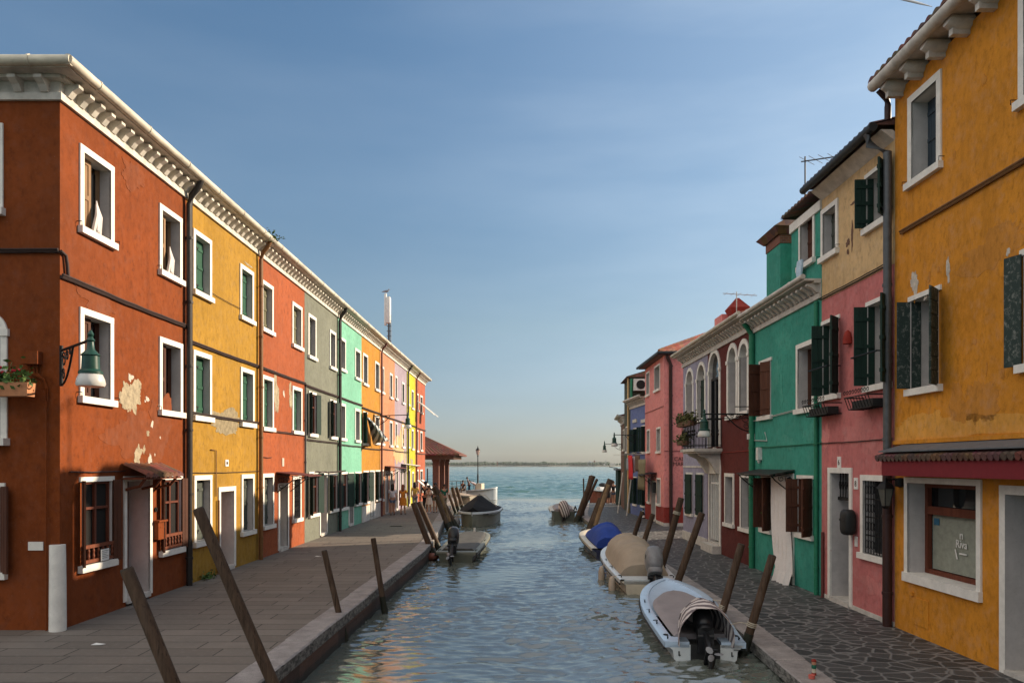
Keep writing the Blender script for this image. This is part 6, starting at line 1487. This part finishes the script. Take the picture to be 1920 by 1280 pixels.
# black lantern at the corner of the shop
ln = thing('wall_lantern', RF.P(RF.u(1690),.02,RF.z(1690,905)), 'black glazed lantern on the wall left of the shop window', 'lantern'); p = V(ln.location); n = RF.n
mb = MB(); mb.lathe(p+V((0,0,-.08)), [(.02,0),(.09,.02),(.09,.16),(.02,.18)], 10); mb.tube([p, p+n*.1+V((0,0,.07)), p+n*.26+V((0,0,.06))], .02, 6); mb.build('bracket', M['iron'], ln)
c = p+n*.27+V((0,0,-.42)); mb = MB(); mb.lathe(c, [(.08,0),(.15,.32)], 6); mb.build('lantern_glass', plain('smoky_glass', (.10,.095,.08), .15, spec=.5), ln)
mb = MB(); mb.lathe(c+V((0,0,.32)), [(.17,0),(.12,.08),(.04,.14),(.02,.2)], 6); mb.lathe(c+V((0,0,-.06)), [(.03,0),(.09,.06)], 6)
for i in range(6): q = 2*pi*i/6; mb.tube([c+V((.082*cos(q),.082*sin(q),0)), c+V((.152*cos(q),.152*sin(q),.32))], .01, 4)
mb.build('lantern_frame', M['iron'], ln)

# ------------------------------------------------------------------ flower boxes, pots, laundry, small things
def planter(c, ex, ey, h, n, label, cat='flower box', leafm='leaf', flower=None, fn=10, pot='terracotta', ext=None, size=.055, seed=1, name='flower_box'):
    rr = random.Random(seed); c = V(c); ex, ey = V(ex), V(ey); root = thing(name, c, label, cat)
    mb = MB(); mb.add([c-ex-ey*.8, c+ex-ey*.8, c+ex+ey*.8, c-ex+ey*.8]+[q+V((0,0,h)) for q in (c-ex*1.05-ey, c+ex*1.05-ey, c+ex*1.05+ey, c-ex*1.05+ey)], [(3,2,1,0),(0,1,5,4),(1,2,6,5),(2,3,7,6),(3,0,4,7),(4,5,6,7)]); mb.build('box' if cat == 'flower box' else 'pot', M[pot], root)
    mb = MB()
    for _ in range(n):
        q = c+ex*rr.uniform(-1.15,1.15)+ey*rr.gauss(0,.8)+V((0,0,h+rr.gauss(.08,.10)))
        a = V((rr.uniform(-1,1), rr.uniform(-1,1), rr.uniform(-.4,1))).normalized(); b = a.cross(V((rr.uniform(-1,1),rr.uniform(-1,1),rr.uniform(-1,1)))).normalized(); s = size*rr.uniform(.6,1.3)
        mb.add([q-a*s, q+b*s*.55, q+a*s, q-b*s*.55], [(0,1,2,3)])
    mb.build('foliage', M[leafm], root)
    if flower:
        mb = MB()
        for _ in range(fn): q = c+ex*rr.uniform(-1.0,1.0)+ey*rr.gauss(0,.8)+V((0,0,h+rr.uniform(.12,.28))); mb.blob(q, (size*.7,0,0), (0,size*.7,0), (0,0,size*.5), 6, 4)
        mb.build('blossom', M[flower], root)
    return root
c = at(20,742,12.0); planter((c.x-.1,12.1,c.z), (.36,0,0), (0,.12,0), .22, 220, 'flower box with red geraniums on the side wall of the red corner house', flower='flowerred', fn=6, size=.06, seed=3)
c = RF.P((ba+bb_)/2+.15, bp-.02, bz+.80); planter(c, RF.d*.95, RF.n*.13, .16, 380, 'upper flower box hanging on the rail of the iron balcony', leafm='leaf2', pot='brown', size=.075, seed=4)
c = RF.P(bb_-.40, bp-.0, bz+.14); planter(c, RF.d*.42, RF.n*.14, .16, 200, 'lower flower box at the foot of the iron balcony rail', leafm='leaf2', pot='brown', size=.07, seed=5)
for (px, py, s, lab) in ((1440,984,6,'white flowers in a pot on the sill left of the white curtain'), (1513,1000,7,'white flowers in a pot on the sill right of the white curtain')):
    planter(RF.P(RF.u(px),.03,RF.z(px,py)), RF.d*.09, RF.n*.08, .16, 40, lab, 'flower pot', leafm='leaf', flower='flowerwhite', fn=14, size=.045, seed=s, name='flower_pot')
# laundry on lines before the blue house
def sheet(px, py, w, h, v, mat, label, seed, name='laundry'):
    u = F3.u(px, v); z = F3.z(px, py, v); rr = random.Random(seed); n, m = 8, 6
    g = [[F3.P(u-w/2+w*i/n+.03*sin(j+seed), v+.05*sin(i*1.5+seed+j*.3), z-h*j/m-.03*abs(sin(i*.8))) for i in range(n+1)] for j in range(m+1)]
    mb = MB(); mb.add([p for r_ in g for p in r_], [(j*(n+1)+i, j*(n+1)+i+1, (j+1)*(n+1)+i+1, (j+1)*(n+1)+i) for j in range(m) for i in range(n)])
    o = mb.build(name, M[mat], None, smooth=True, loc=g[0][0]); o.modifiers.new('s','SOLIDIFY').thickness = .012; tag(o, label, 'laundry', 'washing hung before the slate blue house')
sheet(1178,858,.7,.7,.75,'cgrey','pale grey cloth on the washing line at the far end',1); sheet(1182.5,853,.9,1.35,.85,'cred','red cloth on the washing line before the slate blue house',2)
sheet(1188,855,.5,.9,.7,'cwhite','white cloth on the washing line beside the red one',3); sheet(1194,852,.9,.9,.8,'cbrown','dark brown cloth on the washing line near the pink house',4)
sheet(1202,860,1.7,1.65,.75,'ckhaki','large khaki brown sheet hanging before the slate blue house',5); sheet(1198,853,.6,.6,.6,'cnavy','small dark blue cloth on the washing line above the khaki sheet',6)
mb = MB(); mb.tube([F3.P(-.2,.8,F3.z(1200,852)), F3.P(5.4,.8,F3.z(1180,852))], .012, 5); mb.tube([F3.P(0,0,F3.z(1200,852)+.02), F3.P(0,.8,F3.z(1200,852))], .016, 5); tag(mb.build('washing_line', M['cablewhite'], None, loc=F3.P(-.2,.8,F3.z(1200,852))), 'washing line stretched before the slate blue house', 'washing line')
for px, lab in ((1197,'slim pale prop leaning below the khaki sheet'), (1179,'white prop leaning by the far end of the washing line')):
    mb = MB(); u = F3.u(px); mb.tube([F3.P(u,.7,RZ), F3.P(u+.15,.35,F3.z(px,885))], .04, 6); tag(mb.build('clothes_prop', M['stonegrey'], None, loc=F3.P(u,.7,RZ)), lab, 'prop')
# dark green kiosk at the end
kx = at(1164.5,943,56).x; kb = thing('kiosk', (kx,56,RZ), 'narrow dark green wooden cabin at the far end of the right row', 'kiosk')
mb = MB(); mb.box(kx-.27,kx+.6,55.8,57,RZ,RZ+2.6); mb.build('cabin', M['shdark'], kb); mb = MB(); mb.box(kx-.4,kx+.7,55.6,57.2,RZ+2.6,RZ+2.72); mb.build('roof', M['lead'], kb)
mb = MB(); mb.tube([(kx-.3,55.7,RZ+2.75), (kx-.9,55.7,RZ+2.85), (kx-1.0,55.7,RZ+3.1)], .03, 6); mb.build('hook', M['iron'], kb)
p = at(1206,972,F1.P(UR1,.4,0).y); cn = thing('traffic_cone', (p.x,p.y,RZ), 'black and white striped cone standing at the corner of the pink house', 'cone')
mb = MB(); mb.box(p.x-.17,p.x+.17,p.y-.17,p.y+.17,RZ,RZ+.04); mb.build('base', M['rubber'], cn)
for i in range(4): r0, r1 = .13-.028*i, .13-.028*(i+1); mb = MB(); mb.lathe((p.x,p.y,RZ+.04+.13*i), [(r0,0),(r1,.13)], 12); mb.build('band', M['white' if i % 2 == 0 else 'rubber'], cn, smooth=True, angle=40)
# bottle and small red cup on the right curb
def rground(px, py): Y = (EYE-RZ-.03)*F/(py-HY); return at(px, py, Y)
p = rground(1526,1264); bo = thing('bottle', p, 'small bottle with a red cap and green band standing on the right curb', 'bottle')
mb = MB(); mb.lathe(p+V((0,0,.02)), [(.025,0),(.028,.03),(.022,.07),(.026,.10)], 12); mb.build('body', M['hullcream'], bo, smooth=True)
mb = MB(); mb.lathe(p+V((0,0,.09)), [(.030,0),(.034,.025),(.028,.055)], 12); mb.build('green_band', M['cgreen'], bo, smooth=True)
mb = MB(); mb.lathe(p+V((0,0,.145)), [(.028,0),(.033,.03),(.026,.05)], 12); mb.build('neck', M['skin'], bo, smooth=True)
mb = MB(); mb.lathe(p+V((0,0,.19)), [(.036,0),(.033,.025),(.012,.035)], 12); mb.lathe(p, [(.036,0),(.032,.03)], 12); mb.build('red_cap', M['plinthred'], bo, smooth=True)
p = rground(1522,1271); mb = MB(); mb.lathe(p, [(.042,0),(.046,.05),(.040,.05),(.036,.03)], 16); tag(mb.build('cup', plain('salmon_cup', (.55,.13,.10), .5), None, smooth=True, angle=40, loc=p), 'small salmon red cup beside the bottle on the right curb', 'cup')
p = at(818,1040,25.4); mb = MB(); mb.blob((p.x-.15,25.3,WZ+.12), (.25,0,0), (0,.14,0), (0,0,.13), 12, 8); tag(mb.build('buoy', M['hullrust'], None, smooth=True, loc=(p.x-.15,25.3,WZ)), 'rusty orange buoy floating behind the small grey green boat', 'buoy')

# ------------------------------------------------------------------ people
def skin(verts, edges, radii, name, mat, parent, sub=1):
    me = bpy.data.meshes.new('tmp'); me.from_pydata([tuple(v) for v in verts], edges, []); o = bpy.data.objects.new('tmp', me); COL.objects.link(o)
    sm = o.modifiers.new('s', 'SKIN'); sm.use_smooth_shade = True
    for i, d in enumerate(me.skin_vertices[0].data):
        r = radii[i]; d.radius = r if isinstance(r, tuple) else (r, r); d.use_root = (i == 0)
    o.modifiers.new('d', 'SUBSURF').levels = sub
    dg = bpy.context.evaluated_depsgraph_get(); m2 = bpy.data.meshes.new_from_object(o.evaluated_get(dg)); bpy.data.objects.remove(o); bpy.data.meshes.remove(me)
    m2.materials.clear(); m2.materials.append(mat); m2.name = name
    for v in m2.vertices: v.co = v.co-ROOT[parent]
    p = bpy.data.objects.new(name, m2); COL.objects.link(p); p.parent = parent; ROOT[p] = ROOT[parent]; return p
def person(loc, face, height, label, top='cwhite', bottom='cdenim', legs='shorts', hair='hairdark', long_hair=True, arms=((.12,-.05),(.12,.05)), stride=.12, sit=False, cap=None, sleeves='short', bag=None, bend=0, crossed=False, female=True):
    """One body grown over a jointed skeleton, clothes and hair as children. face = heading in degrees (0 = away from the viewer, +y)."""
    root = thing('person', loc, label, 'person'); s = height/1.70; a = radians(face); fw = V((-sin(a), cos(a), 0)); rt = V((cos(a), sin(a), 0)); Z = V((0,0,1)); o = V(loc)
    def q(x, y, z): return o+(rt*x+fw*y+Z*z)*s
    zp = .90 if not sit else .46
    bk = radians(bend); tz = lambda d: zp+d*cos(bk); ty = lambda d: d*sin(bk)
    hip = .085; sh = .17 if female else .195
    V_ = [q(0,0,zp), q(0,ty(.22),tz(.22)), q(0,ty(.43),tz(.43)), q(0,ty(.53),tz(.53)), q(0,ty(.60)+.01,tz(.60)), q(0,ty(.70)+.015,tz(.70)), q(0,ty(.785)+.01,tz(.785))]
    Rr = [.125*s,.105*s,.115*s,.05*s,.058*s,.088*s,.055*s]; E = [(0,1),(1,2),(2,3),(3,4),(4,5),(5,6)]
    legp = []
    for sg in (-1,1):
        st = stride*sg
        if sit: pts = [q(sg*hip,.04,zp-.02), q(sg*hip*1.2,.42,zp), q(sg*hip*1.2,.45,zp-.40), q(sg*hip*1.2,.60,zp-.43)]
        else:
            pts = [q(sg*hip,0,zp-.07), q(sg*hip*.95,st*.55+.03,.47), q(sg*hip*.9,st-.02*(st < 0),.085+.03*(st < 0)), q(sg*hip,st+.15,.035)]
        i0 = len(V_); V_ += pts; Rr += [.088*s,.058*s,.038*s,.030*s]; E += [(0,i0),(i0,i0+1),(i0+1,i0+2),(i0+2,i0+3)]; legp.append(pts)
    armp = []
    for sg, (out, fwd) in zip((-1,1), arms):
        S = q(sg*sh,ty(.46),tz(.46)); 
        if crossed: pts = [S, q(sg*(sh+.05),ty(.25)+.05,tz(.22)), q(-sg*.05,ty(.2)+.22,tz(.28)), q(-sg*.11,ty(.2)+.22,tz(.29))]
        else: pts = [S, q(sg*(sh+out*.6),ty(.2)+fwd*.4-.03,tz(.18)), q(sg*(sh+out),ty(0)+fwd*1.2+.06,tz(-.04)), q(sg*(sh+out),ty(0)+fwd*1.4+.08,tz(-.12))]
        i0 = len(V_); V_ += pts; Rr += [.050*s,.038*s,.027*s,.030*s]; E += [(2,i0),(i0,i0+1),(i0+1,i0+2),(i0+2,i0+3)]; armp.append(pts)
    skin(V_, E, Rr, 'body', M['skin'], root)
    # nose and ears keep the head readable from the front
    # shirt or dress
    v = [V_[0], V_[1], V_[2]]; r_ = [.140*s,.128*s,.135*s]; e = [(0,1),(1,2)]
    for pts in armp:
        i0 = len(v); k = pts[1] if sleeves == 'long' else pts[0].lerp(pts[1],.6); v += [pts[0], k]; r_ += [.068*s,.056*s]; e += [(2,i0),(i0,i0+1)]
        if sleeves == 'long': v.append(pts[1].lerp(pts[2],.85)); r_.append(.042*s); e.append((i0+1,i0+2))
    skin(v, e, r_, 'shirt' if legs != 'dress' else 'dress_top', M[top], root)
    if sit or legs in ('trousers','shorts'):
        v = [V_[0]+Z*.03*s]; r_ = [.142*s]; e = []
        for pts in legp:
            i0 = len(v); v += [pts[0], pts[0].lerp(pts[1], 1 if legs == 'trousers' else .55)]; r_ += [.108*s,.078*s]; e += [(0,i0),(i0,i0+1)]
            if legs == 'trousers': v.append(pts[1].lerp(pts[2],.92)); r_.append(.055*s); e.append((i0+1,i0+2))
        skin(v, e, r_, legs, M[bottom], root)
    else:
        mb = MB(); zt, zb = .98, (.52 if legs == 'dress' else .55); n = 20; prof = [(.145,zt),(.175,.88),(.19,.74),(.215,zb)]
        vs = [q(rx*cos(t)*1.08+.012*sin(6*t), rx*.80*sin(t)+stride*.3*sin(t)*(.98-z), z) for rx, z in prof for t in [2*pi*i/n for i in range(n)]]
        mb.add(vs, [(i*n+j, i*n+(j+1)%n, (i+1)*n+(j+1)%n, (i+1)*n+j) for i in range(3) for j in range(n)]+[tuple(range(n))]); mb.build('skirt', M[bottom], root, smooth=True)
    hd = V_[5]; mb = MB()
    mb.blob(hd-fw*.020*s+Z*.030*s, rt*.098*s, fw*.105*s, Z*.112*s, 14, 10)
    if long_hair: mb.blob(hd-fw*.075*s-Z*.11*s, rt*.095*s, fw*.055*s, Z*.17*s, 12, 8)
    mb.build('hair', M[hair], root, smooth=True)
    mb = MB(); mb.blob(hd+fw*.085*s-Z*.01*s, rt*.018*s, fw*.03*s, Z*.028*s, 6, 4); 
    for sg in (-1,1): mb.blob(hd+rt*sg*.093*s-Z*.012*s, rt*.015*s, fw*.025*s, Z*.035*s, 6, 4)
    mb.build('nose_and_ears', M['skin'], root, smooth=True)
    if cap:
        mb = MB(); mb.blob(hd+Z*.075*s, rt*.105*s, fw*.11*s, Z*.075*s, 12, 8); mb.obox(hd+fw*.07*s-rt*.08*s+Z*.06*s, rt*.16*s, fw*.13*s, Z*.015*s); mb.build('cap', M[cap], root, smooth=True, angle=40)
    mb = MB()
    for pts in legp: mb.blob(pts[3]-fw*.05*s-Z*.004, rt*.045*s, fw*.125*s, Z*.038*s, 10, 6)
    mb.build('shoes', M['cwhite' if bottom == 'cpale' else 'cbrown'], root, smooth=True)
    if bag:
        mb = MB(); c = q(.20,-.12,.86); mb.blob(c, rt*.10*s, fw*.14*s, Z*.16*s, 10, 8, p=.6); mb.tube([c+Z*.14*s, q(.1,-.1,1.25), q(-.12,-.08,1.38), q(-.15,.05,1.38)], .015, 5)
        tag(mb.build('shoulder_bag', M[bag[0]], None, smooth=True, loc=c), bag[1], 'bag')
    return root
def gl(px, py, z0=0): Y = (EYE-z0)*F/(py-HY); p = at(px, py, Y); return (p.x, p.y, z0)
person(gl(736,965), 4, 1.66, 'woman in a loose white shirt and denim shorts walking away on the left quay', 'cwhite','cdenim','shorts', arms=((.05,.02),(.05,-.02)), stride=.10)
person(gl(755.5,964), -6, 1.62, 'red haired woman in an orange dress walking away beside the white shirted one', 'corange','corange','dress','hairred', arms=((.07,.04),(.20,-.10)), stride=.14)
person(gl(778,956), 0, 1.66, 'woman in a yellow patterned top walking away past the lime yellow house', 'cyellow','cgrey','trousers', arms=((.08,.03),(.16,-.02)), stride=.10)
person(gl(798,959.5), 160, 1.74, 'man in black clothes and a dark cap talking on the left quay', 'cblack','cblack','trousers', long_hair=False, cap='cnavy', stride=.03, female=False)
person(gl(804.5,961.5), 150, 1.55, 'woman in a short pale skirt standing with folded arms', 'cpale','cpale','skirt','hairdark', crossed=True, stride=.06)
person(gl(816,960), 190, 1.68, 'person in brown shorts with a dark bag standing by the thick posts', 'cbrown','ckhaki','shorts', stride=.05, long_hair=False, bag=('cblack','dark bag hanging from the shoulder of the person in brown shorts'))
person(gl(833,957), 200, 1.55, 'person in a green top standing behind the leaning posts on the left quay', 'cgreen','ckhaki','trousers', stride=.05)
person(gl(790,938), 30, 1.55, 'small figure in a pink top near the doors of the last red house', 'cpink','cpink','shorts', stride=.08)
person((at(868,922,67.9).x, 67.9, .02), 150, 1.70, 'person in a dark top sitting in the white launch, left of three passengers', 'cblack','cbrown','trousers', sit=True, long_hair=False, female=False)
person((at(880,922,68.6).x, 68.6, .10), 100, 1.50, 'passenger with a black and white top standing in the launch, middle of three', 'cgrey','cnavy','trousers', stride=.05, long_hair=False, bend=20, female=False)
person((at(892,922,68.6).x, 68.6, .05), 80, 1.60, 'passenger in white bending over in the launch, right of three', 'cwhite','cwhite','trousers', bend=65, stride=.05, long_hair=False, female=False)
person(gl(1140.5,944.5,RZ), 10, 1.63, 'woman in a dark dress standing at the far end of the right quay', 'cblack','cblack','dress', arms=((.06,0),(.06,0)), stride=.03)
person(gl(1150,944,RZ), 190, 1.76, 'man in a dark jacket and shorts beside the woman in the dark dress', 'cblack','cdenim','shorts', long_hair=False, sleeves='long', arms=((.10,.02),(.14,.06)), stride=.04, female=False)

# ------------------------------------------------------------------ light, air, camera
SKY_FILL = .63  # strength of the bright fill added to the sky out of view
az = math.atan2(1, .43); el = radians(22.3)          # sun low on the right, a little ahead
sd = V((sin(az)*cos(el), cos(az)*cos(el), sin(el)))
L = bpy.data.lights.new('sun', 'SUN'); L.energy = 5.0; L.angle = radians(.5); L.color = (1, .83, .62)
so = bpy.data.objects.new('sun', L); COL.objects.link(so); so.rotation_euler = (-sd).to_track_quat('-Z', 'Y').to_euler()
w = bpy.data.worlds.new('World'); sc.world = w; w.use_nodes = True; nt = w.node_tree; bg = nt.nodes['Background']
sky = nt.nodes.new('ShaderNodeTexSky'); sky.sky_type = 'NISHITA'; sky.sun_disc = False; sky.sun_elevation = el; sky.sun_rotation = az
sky.air_density = 1.0; sky.dust_density = .8; sky.ozone_density = 1.0; sky.altitude = 0
tc = nt.nodes.new('ShaderNodeTexCoord'); mp = nt.nodes.new('ShaderNodeMapping'); mp.inputs['Scale'].default_value = (1.1,1.1,5.5); mp.inputs['Rotation'].default_value = (.1,.22,.3); nt.links.new(tc.outputs['Generated'], mp.inputs[0])
n1 = nt.nodes.new('ShaderNodeTexNoise'); n1.inputs['Scale'].default_value = 2.1; n1.inputs['Detail'].default_value = 6; n1.inputs['Roughness'].default_value = .5; nt.links.new(mp.outputs[0], n1.inputs['Vector'])
sx = nt.nodes.new('ShaderNodeSeparateXYZ'); nt.links.new(tc.outputs['Generated'], sx.inputs[0])
def mrange(sock, a, b, c=0, d=1):
    m = nt.nodes.new('ShaderNodeMapRange'); m.interpolation_type = 'SMOOTHSTEP'; nt.links.new(sock, m.inputs['Value'])
    for k, v in zip(('From Min','From Max','To Min','To Max'), (a, b, c, d)): m.inputs[k].default_value = v
    return m.outputs[0]
def mth(op, a, b):
    m = nt.nodes.new('ShaderNodeMath'); m.operation = op
    for k, v in enumerate((a, b)):
        if hasattr(v, 'is_output'): nt.links.new(v, m.inputs[k])
        else: m.inputs[k].default_value = v
    return m.outputs[0]
tint = ramp(nt, sx.outputs['Z'], [(0, (.50,.56,.74)), (.05, (.56,.60,.76)), (.18, (.72,.76,.76)), (.33, (.74,.86,.90)), (.5, (.74,.92,1))])
skyc = mix(nt, 1.0, sky.outputs[0], tint, 'MULTIPLY')
side = mrange(sx.outputs['X'], -.25, .55)
# thin high cloud: faint on the left, denser towards the sun
cl = mth('MULTIPLY', ramp(nt, n1.outputs['Fac'], [(.40, 0), (.80, .30)]), mth('ADD', mth('MULTIPLY', side, .8), .2))
cl = mth('ADD', cl, mth('MULTIPLY', mth('MULTIPLY', side, mrange(sx.outputs['Z'], .05, .45)), .16))
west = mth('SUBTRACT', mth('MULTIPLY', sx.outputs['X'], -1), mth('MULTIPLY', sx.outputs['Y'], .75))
bank = mth('MULTIPLY', mrange(west, .05, .30), mrange(sx.outputs['Z'], .26, .48))  # added brightness in the unseen left sky, lifts the shaded right fronts
fill_mask = mth('MAXIMUM', bank, mth('MAXIMUM', mrange(sx.outputs['Z'], .62, .85, 0, .22), mrange(sx.outputs['Y'], .05, -.35, 0, .15)))  # invented bright sky at left, overhead and behind, added to fill the shade
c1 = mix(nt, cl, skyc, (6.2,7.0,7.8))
c2 = mix(nt, mth('MULTIPLY', fill_mask, SKY_FILL), c1, (15.0,13.9,12.2))
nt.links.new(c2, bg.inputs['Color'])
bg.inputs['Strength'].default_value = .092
cam = bpy.data.cameras.new('camera'); co = bpy.data.objects.new('camera', cam); COL.objects.link(co); sc.camera = co
co.location = (0,0,EYE); co.rotation_euler = (pi/2,0,0); cam.sensor_width = 36; cam.lens = F/1920*36; cam.shift_y = (HY-640)/1920; cam.clip_start = .1; cam.clip_end = 20000
vs = sc.view_settings; vs.view_transform = 'Standard'; vs.look = 'None'; vs.exposure = .65; vs.gamma = 1; vs.use_curve_mapping = False
c = sc.cycles; c.max_bounces = 6; c.diffuse_bounces = 4; c.glossy_bounces = 4; c.transmission_bounces = 4; c.use_denoising = True; c.caustics_reflective = False; c.caustics_refractive = False
try: c.denoiser = 'OPENIMAGEDENOISE'
except Exception: pass
